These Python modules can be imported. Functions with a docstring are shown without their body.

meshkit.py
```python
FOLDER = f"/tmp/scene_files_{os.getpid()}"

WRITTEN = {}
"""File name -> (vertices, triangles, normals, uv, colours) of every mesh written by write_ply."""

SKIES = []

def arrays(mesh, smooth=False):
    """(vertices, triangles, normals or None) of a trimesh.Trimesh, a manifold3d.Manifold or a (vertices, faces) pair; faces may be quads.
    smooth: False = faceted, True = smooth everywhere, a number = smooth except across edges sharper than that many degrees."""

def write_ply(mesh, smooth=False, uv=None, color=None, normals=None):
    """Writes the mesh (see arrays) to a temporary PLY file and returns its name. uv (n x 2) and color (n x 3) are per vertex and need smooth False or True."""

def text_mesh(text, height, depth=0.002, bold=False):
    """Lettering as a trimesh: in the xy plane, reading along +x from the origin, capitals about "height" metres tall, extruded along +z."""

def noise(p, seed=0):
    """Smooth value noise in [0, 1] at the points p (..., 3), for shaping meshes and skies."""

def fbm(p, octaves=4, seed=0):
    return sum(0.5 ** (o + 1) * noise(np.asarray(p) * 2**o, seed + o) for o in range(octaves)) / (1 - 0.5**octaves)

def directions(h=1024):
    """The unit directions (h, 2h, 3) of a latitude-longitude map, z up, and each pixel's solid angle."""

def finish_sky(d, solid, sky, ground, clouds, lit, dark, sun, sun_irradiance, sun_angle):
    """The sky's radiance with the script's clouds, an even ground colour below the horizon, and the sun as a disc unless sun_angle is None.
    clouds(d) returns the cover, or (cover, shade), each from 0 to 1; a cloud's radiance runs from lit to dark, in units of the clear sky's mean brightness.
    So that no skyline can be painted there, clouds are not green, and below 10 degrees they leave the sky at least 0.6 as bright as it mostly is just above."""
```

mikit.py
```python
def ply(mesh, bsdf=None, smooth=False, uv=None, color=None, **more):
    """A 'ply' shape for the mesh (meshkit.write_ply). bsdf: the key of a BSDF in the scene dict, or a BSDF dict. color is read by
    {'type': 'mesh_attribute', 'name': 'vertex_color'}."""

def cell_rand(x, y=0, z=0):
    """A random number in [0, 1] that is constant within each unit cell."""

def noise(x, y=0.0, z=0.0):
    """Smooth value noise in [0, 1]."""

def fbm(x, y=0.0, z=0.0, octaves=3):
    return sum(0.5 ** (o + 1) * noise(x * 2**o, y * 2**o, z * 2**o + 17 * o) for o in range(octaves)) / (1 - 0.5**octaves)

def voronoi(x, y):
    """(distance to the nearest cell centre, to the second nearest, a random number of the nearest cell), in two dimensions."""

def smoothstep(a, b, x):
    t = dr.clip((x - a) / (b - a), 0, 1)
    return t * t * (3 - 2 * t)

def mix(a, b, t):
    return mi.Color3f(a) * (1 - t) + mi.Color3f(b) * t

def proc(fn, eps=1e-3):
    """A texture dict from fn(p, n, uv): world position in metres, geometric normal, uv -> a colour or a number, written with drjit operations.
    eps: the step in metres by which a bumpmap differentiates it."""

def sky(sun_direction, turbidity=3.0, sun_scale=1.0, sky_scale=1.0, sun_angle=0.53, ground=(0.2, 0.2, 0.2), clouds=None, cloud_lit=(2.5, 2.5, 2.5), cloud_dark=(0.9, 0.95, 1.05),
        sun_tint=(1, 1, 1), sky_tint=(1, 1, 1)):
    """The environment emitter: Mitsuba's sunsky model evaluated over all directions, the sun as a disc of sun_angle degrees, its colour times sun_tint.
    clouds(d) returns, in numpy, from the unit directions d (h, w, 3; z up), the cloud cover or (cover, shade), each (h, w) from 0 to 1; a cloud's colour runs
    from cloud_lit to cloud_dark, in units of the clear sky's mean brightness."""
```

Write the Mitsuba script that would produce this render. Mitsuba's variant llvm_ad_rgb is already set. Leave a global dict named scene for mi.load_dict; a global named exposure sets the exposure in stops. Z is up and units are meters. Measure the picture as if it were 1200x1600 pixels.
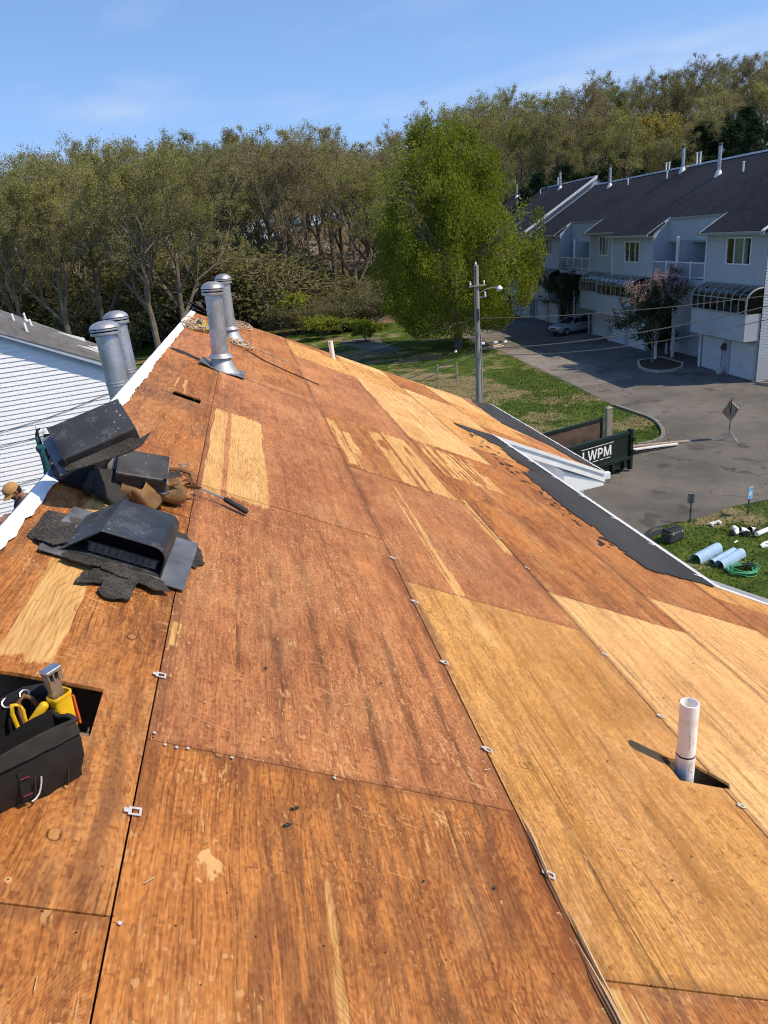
import math, random
import numpy as np
import trimesh
import shapely
from shapely.geometry import Polygon, box as sbox
from shapely import affinity
import manifold3d as m3
import mitsuba as mi
import drjit as dr
import mikit, meshkit
from mikit import noise, fbm, voronoi, cell_rand, smoothstep, mix

T = mi.ScalarTransform4f
scene, labels = {}, {}

# ------------------------------------------------------------------ camera, sky, exposure
# world: x = down the slope (horizontal), y = along the ridge, z = up; the ridge of the stripped roof is x = 0, z = 0
CAM = np.array([1.080, -1.508, 0.962])
FWD = np.array([0.1401, 0.9245, -0.3546])
UP = np.array([0.1463, 0.3355, 0.9306])
scene['camera'] = {'type': 'perspective', 'fov': 56.24, 'fov_axis': 'x', 'near_clip': 0.05, 'far_clip': 3000.0,
                   'to_world': T().look_at(origin=CAM.tolist(), target=(CAM + FWD).tolist(), up=UP.tolist())}
SUN = (0.75, -0.38, 1.0)


def cirrus(d):
    x, y, z = d[..., 0], d[..., 1], np.maximum(d[..., 2], 0.03)
    q = np.stack([x / z * 1.0 + 0.35 * y / z, y / z * 0.42 - 0.2 * x / z, np.zeros_like(x) + 3.3], -1)
    a = meshkit.fbm(q * 1.5, 5, 7)
    b = meshkit.fbm(np.stack([x / z * 0.5, y / z * 0.5, np.ones_like(x)], -1), 3, 19)
    wisps = np.clip((a - 0.42) * 2.0, 0, 1) * np.clip((b - 0.36) * 3.2, 0, 1) * 0.55
    veil = 0.03 + 0.20 * np.exp(-z / 0.30)          # thin haze, thicker towards the horizon all round
    return np.clip(veil + wisps, 0, 1)


scene['sky'] = mikit.sky(SUN, turbidity=3.0, sky_scale=1.2, clouds=cirrus, cloud_lit=(2.0, 2.2, 2.5), ground=(0.12, 0.12, 0.10), sky_tint=(0.80, 1.02, 1.29))
exposure = 1.72

# ------------------------------------------------------------------ helpers
TH = math.atan(0.5)
CT, ST = math.cos(TH), math.sin(TH)
RA = np.array([[CT, 0, ST], [0, 1, 0], [-ST, 0, CT]])  # (down the slope, along the ridge, off the roof) -> world
used = {}
XF = None  # (rotation, pivot) applied to what is added while it is set


def numbered(key):
    n = used.get(key, -1) + 1
    used[key] = n
    return key if n == 0 else f'{key}_{n:03d}'


def thing(name, label, cat, group=None, kind=None):
    key = numbered(name)
    labels[key] = {'label': label, 'category': cat}
    if group:
        labels[key]['group'] = group
    if kind:
        labels[key]['kind'] = kind
    return key


def add(name, mesh, bsdf, parent=None, smooth=False, uv=None, label=None, kind=None, tw=None):
    key = numbered((parent + '__' if parent else '') + name)
    if isinstance(mesh, (list, tuple)) and not isinstance(mesh[0], np.ndarray):
        mesh = cat(mesh)
    if XF is not None:
        mesh = trimesh.Trimesh((np.array(mesh.vertices) - XF[1]) @ XF[0].T + XF[1], mesh.faces, process=False)
    d = mikit.ply(mesh, bsdf, smooth=smooth, uv=uv)
    if tw is not None:
        d['to_world'] = tw
    scene[key] = d
    if label or kind:
        labels[key] = {}
        if label:
            labels[key]['label'] = label
        if kind:
            labels[key]['kind'] = kind
    return key


def cat(ms):
    out_v, out_f, n = [], [], 0
    for m in ms:
        v, f = (m.vertices, m.faces) if hasattr(m, 'vertices') else (m[0], m[1])
        out_v.append(np.asarray(v, float)); out_f.append(np.asarray(f) + n); n += len(v)
    return trimesh.Trimesh(np.vstack(out_v), np.vstack(out_f), process=False)


def box(c, s, R=None):
    m = trimesh.creation.box(s)
    v = np.array(m.vertices)
    if R is not None:
        v = v @ np.asarray(R).T
    return trimesh.Trimesh(v + np.asarray(c, float), m.faces, process=False)


def bx(a, b):
    a, b = np.asarray(a, float), np.asarray(b, float)
    return box((a + b) / 2, np.abs(b - a))


def chamfer(c, s, r, R=None):
    """a box with rounded edges"""
    s = np.asarray(s, float) / 2 - r
    pts = np.array([[x, y, z] for x in (-1, 1) for y in (-1, 1) for z in (-1, 1)]) * s
    sph = np.array(trimesh.creation.icosphere(1, r).vertices)
    v = (pts[:, None] + sph[None]).reshape(-1, 3)
    h = trimesh.convex.convex_hull(v)
    v = np.array(h.vertices)
    if R is not None:
        v = v @ np.asarray(R).T
    return trimesh.Trimesh(v + np.asarray(c, float), h.faces, process=False)


def rot(axis, deg):
    return trimesh.transformations.rotation_matrix(math.radians(deg), axis)[:3, :3]


def moved(m, t=(0, 0, 0), R=None, s=None):
    v = np.array(m.vertices, float)
    if s is not None:
        v = v * s
    if R is not None:
        v = v @ np.asarray(R).T
    return trimesh.Trimesh(v + np.asarray(t, float), m.faces, process=False)


def tube(pts, r, n=8, cap=True, closed=False):
    p = np.asarray(pts, float)
    r = np.broadcast_to(np.asarray(r, float), (len(p),))
    if closed:
        t = np.roll(p, -1, 0) - np.roll(p, 1, 0)
    else:
        t = np.gradient(p, axis=0)
    t /= np.linalg.norm(t, axis=1, keepdims=True) + 1e-12
    a = np.cross(t[0], [0, 0, 1.0])
    if np.linalg.norm(a) < 0.2:
        a = np.cross(t[0], [1.0, 0, 0])
    a /= np.linalg.norm(a)
    As = []
    for k in range(len(p)):
        a = a - t[k] * np.dot(a, t[k]); a /= np.linalg.norm(a) + 1e-12
        As.append(a)
    As = np.array(As); Bs = np.cross(t, As)
    th = np.arange(n) * 2 * np.pi / n
    v = (p[:, None] + r[:, None, None] * (np.cos(th)[None, :, None] * As[:, None] + np.sin(th)[None, :, None] * Bs[:, None])).reshape(-1, 3)
    f, K = [], len(p)
    for i in range(K if closed else K - 1):
        j = (i + 1) % K
        for q in range(n):
            q2 = (q + 1) % n
            f += [[i * n + q, i * n + q2, j * n + q2], [i * n + q, j * n + q2, j * n + q]]
    if cap and not closed:
        v = np.vstack([v, p[0], p[-1]])
        for q in range(n):
            q2 = (q + 1) % n
            f += [[K * n, q2, q], [K * n + 1, (K - 1) * n + q, (K - 1) * n + q2]]
    m = trimesh.Trimesh(v, np.array(f), process=False)
    return m


def lathe(profile, n=24, base=(0, 0, 0), axis=(0, 0, 1)):
    """profile: (radius, height) from bottom to top"""
    pr = np.asarray(profile, float)
    z = np.asarray(axis, float); z /= np.linalg.norm(z)
    x = np.cross([0, 1.0, 0], z)
    if np.linalg.norm(x) < 0.1:
        x = np.cross([1.0, 0, 0], z)
    x /= np.linalg.norm(x); y = np.cross(z, x)
    th = np.arange(n) * 2 * np.pi / n
    ring = np.cos(th)[:, None] * x + np.sin(th)[:, None] * y
    v = (pr[:, 0][:, None, None] * ring[None] + pr[:, 1][:, None, None] * z).reshape(-1, 3) + np.asarray(base, float)
    f = []
    for i in range(len(pr) - 1):
        for q in range(n):
            q2 = (q + 1) % n
            f += [[i * n + q, i * n + q2, (i + 1) * n + q2], [i * n + q, (i + 1) * n + q2, (i + 1) * n + q]]
    return trimesh.Trimesh(v, np.array(f), process=False)


def extrude(poly, h, z0=0.0):
    ms = [trimesh.creation.extrude_polygon(g, h, engine='earcut') for g in getattr(poly, 'geoms', [poly]) if g.area > 1e-8]
    m = cat(ms)
    return moved(m, (0, 0, z0))


def on_roof(m, at=(0, 0, 0)):
    """a mesh in (down-slope, along-ridge, off-roof) coordinates to the world"""
    return trimesh.Trimesh((np.array(m.vertices) + np.asarray(at, float)) @ RA.T, m.faces, process=False)


def rp(w, u, n=0.0):
    return RA @ np.array([w, u, n])


def hull(pts):
    h = trimesh.convex.convex_hull(np.asarray(pts, float))
    return trimesh.Trimesh(h.vertices, h.faces, process=False)


def skin_bones(bones, edge=0.02, it=6):
    """bones: list of ((p, r), (p, r)); hulls of spheres joined into one smooth surface"""
    ms = []
    for a, b in bones:
        s = []
        for p, r in (a, b):
            s.append(m3.Manifold.sphere(r, 14).translate(tuple(map(float, p))))
        ms.append(m3.Manifold.batch_hull(s))
    m = m3.Manifold.batch_boolean(ms, m3.OpType.Add).refine_to_length(edge)
    mm = m.to_mesh()
    t = trimesh.Trimesh(mm.vert_properties[:, :3], mm.tri_verts)
    trimesh.smoothing.filter_taubin(t, iterations=it)
    return t


# ------------------------------------------------------------------ materials
def mat(name, color, rough=0.7, metal=0.0, spec=0.4, bump=None, **more):
    base = mikit.proc(color) if callable(color) else {'type': 'rgb', 'value': list(color)}
    d = {'type': 'principled', 'base_color': base, 'roughness': rough if not callable(rough) else mikit.proc(rough), 'metallic': metal, 'specular': spec, **more}
    if bump:
        d = {'type': 'bumpmap', 'arbitrary': mikit.proc(bump[0], eps=bump[2] if len(bump) > 2 else 2e-3), 'scale': bump[1], 'bsdf': d}
    scene[name] = {'type': 'twosided', 'bsdf': d}
    return name


def vary(c0, c1, f, oct=3, contrast=1.0):
    def fn(p, n, uv):
        t = dr.clip((fbm(p.x * f, p.y * f, p.z * f, oct) - 0.5) * contrast + 0.5, 0, 1)
        return mix(c0, c1, t)
    return fn

# ---- plywood: uv = (metres along the grain + 10 * sheet number, metres across + 10 * tone)
PALE_PATCHES = [  # (w0, w1, u0, u1, strength) where the dark face veneer has come away, in roof coordinates
    (0.715, 0.83, 2.60, 5.00, 1.0), (0.87, 1.135, 2.66, 5.02, 0.95), (0.20, 0.365, 0.56, 2.30, 1.0),
    (1.93, 2.03, 4.60, 6.46, 0.9), (2.05, 2.16, 4.52, 6.0, 0.55), (2.46, 2.62, 4.52, 6.6, 0.8), (2.66, 2.98, 4.50, 6.75, 0.8),
    (2.255, 2.330, 1.55, 2.10, 1.0), (2.245, 2.325, 2.13, 4.30, 0.62), (3.0, 3.11, 3.3, 4.6, 0.5),
    (1.171, 1.193, -0.9, -0.12, 0.95), (0.697, 0.722, 0.83, 1.0, 0.9), (0.30, 0.42, 5.2, 5.9, 0.4), (3.345, 3.365, -0.1, 0.75, 0.9),
    (3.16, 3.5, 7.0, 9.0, 0.5), (3.16, 3.9, 5.5, 6.9, 0.45), (1.915, 1.985, -0.95, -0.33, 0.8)]
TONES = [((0.225, 0.078, 0.025), (0.440, 0.185, 0.068)),   # dusty red brown
         ((0.205, 0.066, 0.013), (0.440, 0.175, 0.042)),   # orange brown
         ((0.345, 0.155, 0.032), (0.610, 0.328, 0.100)),   # amber
         ((0.460, 0.245, 0.080), (0.700, 0.445, 0.185)),   # golden
         ((0.430, 0.250, 0.095), (0.620, 0.400, 0.180))]   # pale


def ply_parts(p, uv):
    sid, tone = dr.floor(uv.x / 10), dr.floor(uv.y / 10)
    U, V = uv.x - 10 * sid, uv.y - 10 * tone
    ox = sid * 7.31
    w, u = p.x * CT - p.z * ST, p.y
    warp = fbm(U * 0.9 + ox, V * 2.4, sid, 3) - 0.5
    wig = fbm(U * 5.5 + ox, V * 24, sid + 1, 2) - 0.5
    # rotary-cut veneer: growth rings opened into long wavy lines; plain figure where the phase runs across, cathedrals where it turns
    fig = smoothstep(0.42, 0.60, noise(U * 0.55 + ox, V * 1.3, sid + 11))
    ph = V * (62 - 40 * fig) + warp * (9 + 26 * fig) + wig * 2.2
    ring = dr.sin(6.2832 * ph)
    Vw = V + 0.05 * warp + 0.006 * wig
    fine = noise((U + ox) * 11.0, Vw * 260, sid + 3)
    fine2 = noise((U + ox) * 26, Vw * 480, sid + 5)
    return sid, tone, U, V, ox, w, u, warp, Vw, fig, fine, fine2, ring


def ply_color(p, n, uv):
    sid, tone, U, V, ox, w, u, warp, Vw, fig, fine, fine2, ring = ply_parts(p, uv)
    c0, c1 = mi.Color3f(0), mi.Color3f(0)
    for k, (a, b) in enumerate(TONES):
        on = dr.abs(tone - k) < 0.5
        c0, c1 = dr.select(on, mi.Color3f(a), c0), dr.select(on, mi.Color3f(b), c1)
    dusty = dr.select(tone < 0.5, 0.30, 1.0)
    blotch = fbm(U * 1.2 + ox, V * 3.0, sid, 4)
    mot = fbm(U * 9 + ox, V * 30, sid + 2, 4)
    spk = noise(u * 95, w * 130, 6.0)
    old = fbm(p.x * 0.8 + 3.1, p.y * 0.55, p.z * 0.8, 3)
    t = 0.52 + 1.0 * (blotch - 0.5) + 0.95 * (mot - 0.5) + 0.62 * (fine - 0.5) + 0.60 * (fine2 - 0.5) + 0.60 * (spk - 0.5) + 0.5 * (old - 0.5)
    broken = smoothstep(0.25, 0.60, fbm(U * 4 + ox, V * 40, sid + 13, 2))
    late = smoothstep(0.30, 0.95, ring) * (0.35 + 0.65 * broken)
    t -= 0.38 * late * dusty
    col = mix(c0, c1, dr.clip(t, 0, 1.3))
    # dry, weathered, dusty fibre standing up in mottled areas
    dry = smoothstep(0.46, 0.70, fbm(U * 2.1 + ox, V * 4.5, sid + 91, 4)) * (0.35 + 0.65 * smoothstep(0.35, 0.65, fbm(u * 16, w * 30, 9, 3)))
    col = mix(col, mix(mi.Color3f(0.44, 0.220, 0.090), mi.Color3f(0.62, 0.37, 0.165), spk) * dr.select(tone < 1.5, 0.82, 1.08), 0.34 * dry)
    # dark pores and drying checks that follow the grain
    pore = smoothstep(0.78, 0.90, fine2) * smoothstep(0.45, 0.7, mot)
    check = smoothstep(0.80, 0.86, noise((U + ox) * 2.6, Vw * 120, sid + 21)) * smoothstep(0.55, 0.70, fbm(U * 1.5, V * 7 + ox, sid + 23, 2))
    col *= 1 - 0.40 * pore - 0.50 * check * dusty
    # stripes of old tar and weathering left by the shingle courses: along the ridge, a hand apart, broken up
    q = w / 0.160 + 0.30 * (noise(u * 0.7, w * 2) - 0.5)
    stripe = smoothstep(0.30, 0.46, dr.abs(q - dr.floor(q) - 0.5)) * smoothstep(0.34, 0.58, fbm(u * 0.45 + 2.3 * dr.floor(q), dr.floor(q) * 3.7, 4, 3)) * smoothstep(0.15, 0.6, fbm(u * 7, w * 40, 2, 2))
    col *= 1 - dr.select(tone < 0.5, 0.20 + 0.30 * (1 - smoothstep(1.0, 1.7, u)), 0.26) * stripe
    # grime, streaky, with its own ragged outline
    grime = smoothstep(0.52, 0.68, fbm(U * 1.5 + ox, V * 5, sid + 31, 4)) * smoothstep(0.30, 0.6, fbm((U + ox) * 7, Vw * 50, sid + 33, 2))
    col = mix(col, mi.Color3f(0.085, 0.034, 0.014), 0.45 * grime * dr.select(tone < 0.5, 0.55, dr.select(tone > 1.5, 0.45, 1.0)))
    pep = smoothstep(0.80, 0.88, noise(u * 70, w * 110, 12.0)) * smoothstep(0.40, 0.62, fbm(u * 2.6, w * 3.4, 14.0, 3))
    col = mix(col, mi.Color3f(0.12, 0.036, 0.012), 0.50 * pep)
    sl = dr.abs(u - 7.22 + 0.16 * (w - 0.9) + 0.05 * (noise(w * 5, u * 5) - 0.5))
    tar = (1 - smoothstep(0.035, 0.06, sl)) * smoothstep(0.86, 0.95, w) * (1 - smoothstep(1.7, 1.95, w)) * smoothstep(0.2, 0.5, noise(w * 30, u * 30))
    col = mix(col, mi.Color3f(0.06, 0.035, 0.025), 0.65 * tar)
    # edges of the sheets took up water: a ragged dark border
    e = dr.minimum(V, 1.216 - V) + 0.030 * (noise(U * 5 + ox, V * 8) - 0.5) + 0.010 * (noise(U * 40, V * 60) - 0.5)
    e2 = dr.minimum(U, 2.436 - U) + 0.04 * (noise(U * 8, V * 5 + ox) - 0.5)
    edge = dr.maximum(1 - smoothstep(0.022, 0.052, e), 0.8 * (1 - smoothstep(0.006, 0.04, e2)))
    edge *= smoothstep(0.3, 0.55, noise(U * 1.3 + ox, V * 1.3, sid + 41))
    col = mix(col, mi.Color3f(0.10, 0.036, 0.014), 0.48 * edge)
    # veneer torn away: pale bare wood with splintered outlines
    pale = mi.Float(0)
    rag = 0.05 * (noise(u * 2.2, w * 55) - 0.5) + 0.03 * (noise(u * 9, w * 120) - 0.5)
    rug = 0.13 * (noise(u * 0.6, w * 70) - 0.5)
    for w0, w1, u0, u1, s in PALE_PATCHES:
        m = smoothstep(-0.003, 0.003, dr.minimum(w - w0, w1 - w) + 0.35 * rag) * smoothstep(-0.01, 0.01, dr.minimum(u - u0, u1 - u) + rug * min(1.0, 0.3 * (u1 - u0)))
        keep = smoothstep(0.62 - 0.45 * s, 0.70 - 0.45 * s, 1 - noise(u * 1.8 + w0 * 9, w * 38))
        pale = dr.maximum(pale, m * (keep if s < 0.95 else dr.maximum(keep, 0.92)))
    bare = mix(mi.Color3f(0.36, 0.185, 0.052), mi.Color3f(0.60, 0.375, 0.140), dr.clip(0.5 + 0.7 * (fine - 0.5) + 0.9 * (blotch - 0.5) + 0.7 * (mot - 0.5) + 0.5 * (fine2 - 0.5) - 0.42 * late, 0, 1))
    col = mix(col, bare, pale)
    # scuffs of the tear-off shovels, and small chips and fibres lifted out of the face
    zone = smoothstep(0.42, 0.64, fbm(u * 1.1, w * 1.4, 8, 3))
    sc = smoothstep(0.80, 0.90, noise(u * 130 + w * 34 + 8 * warp, w * 15, 3)) * smoothstep(0.54, 0.70, fbm(u * 2.3, w * 2.9, 8, 2)) * smoothstep(0.35, 0.6, noise(u * 60, w * 60, 4))
    chip = smoothstep(0.80, 0.88, noise((U + ox) * 38, V * 150, sid + 51)) * smoothstep(0.50, 0.66, fbm(U * 3.1 + ox, V * 5.2, sid + 61, 2))
    chip2 = smoothstep(0.78, 0.90, noise((U + ox) * 90, V * 230, sid + 71)) * zone
    chip3 = smoothstep(0.90, 0.94, noise((U + ox) * 8, V * 40, sid + 81)) * smoothstep(0.50, 0.62, fbm((U + ox) * 34, V * 150, sid + 83, 3))
    col = mix(col, mi.Color3f(0.56, 0.33, 0.135), dr.clip(dr.select(tone > 1.5, 0.62, 0.45) * sc + 0.55 * chip + 0.45 * chip2 + 0.55 * chip3, 0, 0.8))
    # one spot where the face was gouged into splinters
    gq = dr.sqrt(dr.square((u + 0.116) * 0.8) + dr.square(w - 0.875)) + 0.09 * (fbm(u * 22, w * 38, 3, 3) - 0.5)
    gouge = (1 - smoothstep(0.030, 0.038, gq)) * smoothstep(0.40, 0.50, fbm(u * 30, w * 55, 5, 3))
    col = mix(col, mi.Color3f(0.60, 0.37, 0.15), 0.85 * gouge)
    # nail rows over the rafters, and stray nail holes
    ru = (u - 0.305) / 0.6096
    rw = w / 0.152
    du = (ru - dr.floor(ru + 0.5)) * 0.6096 + 0.012 * (cell_rand(dr.floor(ru + 0.5), dr.floor(rw), 1) - 0.5)
    dw = (rw - dr.floor(rw) - 0.5) * 0.152 + 0.05 * (cell_rand(dr.floor(ru + 0.5), dr.floor(rw), 2) - 0.5)
    hole = 1 - smoothstep(0.0022, 0.0040, dr.sqrt(du * du + dw * dw))
    hu, hw = u * 3.1, w * 5
    ku = (hu - dr.floor(hu) - 0.2 - 0.6 * cell_rand(dr.floor(hu), dr.floor(hw), 5)) / 3.1
    kw = (hw - dr.floor(hw) - 0.2 - 0.6 * cell_rand(dr.floor(hu), dr.floor(hw), 6)) / 5
    kk = dr.sqrt(ku * ku + kw * kw)
    rim = (1 - smoothstep(0.004, 0.010, kk + 0.010 * (noise(u * 160, w * 160) - 0.3))) * (cell_rand(dr.floor(hu), dr.floor(hw), 7) > 0.6)
    hole = dr.maximum(hole, 1 - smoothstep(0.0018, 0.0032, kk))
    col = mix(col, mi.Color3f(0.58, 0.36, 0.16), 0.75 * rim)
    col *= 1 - 0.8 * hole
    # knots and football-shaped plugs of the veneer
    nu, nw = (U + ox) * 1.25, V * 2.4
    au, aw = dr.floor(nu), dr.floor(nw)
    bu = (nu - au - 0.25 - 0.5 * cell_rand(au, aw, 8)) / 1.25
    bw = (nw - aw - 0.25 - 0.5 * cell_rand(au, aw, 9)) / 2.4
    kn = dr.sqrt(bu * bu * 0.55 + bw * bw) + 0.008 * (noise(u * 60, w * 60) - 0.5)
    has = cell_rand(au, aw, 10) > 0.72
    knot = dr.select(has, 1 - smoothstep(0.010, 0.015, kn), 0)
    ringk = dr.select(has, smoothstep(0.011, 0.015, kn) * (1 - smoothstep(0.015, 0.019, kn)), 0) * smoothstep(0.35, 0.55, noise(u * 25, w * 25, 3))
    col = mix(col, mix(mi.Color3f(0.20, 0.075, 0.025), mi.Color3f(0.48, 0.25, 0.09), cell_rand(au, aw, 12)), 0.6 * knot)
    col *= 1 - 0.65 * ringk
    return dr.clip(col, 0.004, 0.85)


def ply_bump(p, n, uv):
    sid, tone, U, V, ox, w, u, warp, Vw, fig, fine, fine2, ring = ply_parts(p, uv)
    chip = smoothstep(0.80, 0.88, noise((U + ox) * 38, V * 150, sid + 51))
    return 0.5 * fine + 0.45 * fine2 - 0.25 * smoothstep(0.3, 0.95, ring) - 0.4 * chip + 0.3 * noise(u * 60, w * 90, 2.0)


def ply_rough(p, n, uv):
    return 0.62 + 0.25 * noise(p.x * 9, p.y * 4, p.z * 9)


mat('plywood', ply_color, rough=0.62, spec=0.35, bump=(ply_bump, 0.0014, 1.2e-3))
mat('dark_wood', vary((0.10, 0.055, 0.03), (0.20, 0.12, 0.07), 9), 0.85)
mat('lumber', vary((0.42, 0.29, 0.16), (0.62, 0.46, 0.28), 5), 0.75)
mat('old_rafter', vary((0.13, 0.09, 0.06), (0.22, 0.16, 0.11), 12), 0.9)
mat('grey_lumber', vary((0.22, 0.19, 0.15), (0.36, 0.31, 0.25), 7), 0.85)


def felt_color(p, n, uv):
    t = fbm(p.x * 2.5, p.y * 1.2, p.z * 2.5, 4)
    g = noise(p.x * 160, p.y * 160, p.z * 160)
    return mix((0.012, 0.0125, 0.014), (0.040, 0.041, 0.044), dr.clip(0.5 + 1.3 * (t - 0.5) + 0.7 * (g - 0.5), 0, 1))


mat('felt', felt_color, 0.8, bump=(lambda p, n, uv: noise(p.x * 110, p.y * 110, p.z * 110), 0.002))


def torn_color(p, n, uv):
    g = noise(p.x * 330, p.y * 330, p.z * 330)
    t = fbm(p.x * 12, p.y * 12, p.z * 12, 3)
    return mix((0.012, 0.0115, 0.011), (0.100, 0.094, 0.084), dr.clip(0.30 + 1.5 * (g - 0.5) + 1.0 * (t - 0.5), 0, 1))


mat('torn_shingle', torn_color, 0.9, bump=(lambda p, n, uv: noise(p.x * 260, p.y * 260, p.z * 260), 0.0012))
mat('white_metal', vary((0.70, 0.72, 0.74), (0.84, 0.85, 0.86), 6), 0.42, spec=0.5)
mat('white_wrap', lambda p, n, uv: mix((0.66, 0.70, 0.74), (0.88, 0.90, 0.92), dr.clip(0.5 + 1.4 * (fbm(p.x * 9, p.y * 5, p.z * 9, 4) - 0.4), 0, 1)), 0.5)


def galv(p, n, uv):
    f1, f2, c = voronoi(p.y * 60 + p.x * 44, p.z * 60 + p.x * 17)
    d = fbm(p.x * 5, p.y * 5, p.z * 4, 4)
    col = mix((0.44, 0.46, 0.49), (0.54, 0.56, 0.59), c)
    return mix(col, mi.Color3f(0.34, 0.34, 0.33), 0.55 * smoothstep(0.5, 0.68, d))


mat('galvanised', galv, rough=lambda p, n, uv: 0.42 + 0.12 * fbm(p.x * 8, p.y * 8, p.z * 5, 3), metal=0.75)
mat('dull_zinc', galv, rough=0.55, metal=0.7)
mat('clip_metal', vary((0.50, 0.49, 0.46), (0.72, 0.71, 0.68), 90), 0.5, metal=0.35)


def vent_color(p, n, uv):
    t = fbm(p.x * 7, p.y * 7, p.z * 7, 4)
    s = smoothstep(0.80, 0.86, noise(p.x * 90 + p.y * 20, p.y * 60, p.z * 90)) * smoothstep(0.5, 0.7, t)
    col = mix((0.014, 0.016, 0.019), (0.042, 0.046, 0.052), dr.clip(0.5 + 1.8 * (t - 0.5), 0, 1))
    dust = smoothstep(0.50, 0.72, fbm(p.x * 16 + 5, p.y * 16, p.z * 16, 4)) * smoothstep(0.35, 0.6, noise(p.x * 150, p.y * 150, p.z * 150))
    col = mix(col, mi.Color3f(0.125, 0.128, 0.13), 0.45 * dust)
    return mix(col, mi.Color3f(0.30, 0.31, 0.32), 0.7 * s)


mat('vent_black', vent_color, rough=lambda p, n, uv: 0.33 + 0.3 * fbm(p.x * 11, p.y * 11, p.z * 11, 3), spec=0.6)
mat('vent_inside', (0.012, 0.012, 0.013), 0.8)
mat('flashing', vary((0.10, 0.105, 0.11), (0.28, 0.29, 0.31), 8, 4, 2.0), 0.4, metal=0.5)
mat('black_fabric', lambda p, n, uv: mix((0.005, 0.005, 0.006), (0.016, 0.016, 0.018), dr.clip(0.5 + (fbm(p.x * 14, p.y * 14, p.z * 14, 3) - 0.5) + 0.5 * (noise(p.x * 420, p.y * 420, p.z * 420) - 0.5), 0, 1)),
    0.85, bump=(lambda p, n, uv: noise(p.x * 420, p.y * 420, p.z * 420), 0.0008), sheen=0.3)
mat('grey_trim', vary((0.014, 0.014, 0.012), (0.032, 0.031, 0.027), 30), 0.9)
mat('red_trim', (0.20, 0.02, 0.03), 0.7)
mat('reflective_trim', (0.55, 0.56, 0.56), 0.4)
mat('yellow_plastic', vary((0.62, 0.36, 0.008), (0.78, 0.50, 0.02), 25), 0.4)
mat('orange_plastic', (0.55, 0.10, 0.02), 0.5)
mat('steel', vary((0.40, 0.41, 0.43), (0.62, 0.63, 0.65), 30), 0.32, metal=0.9)
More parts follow.
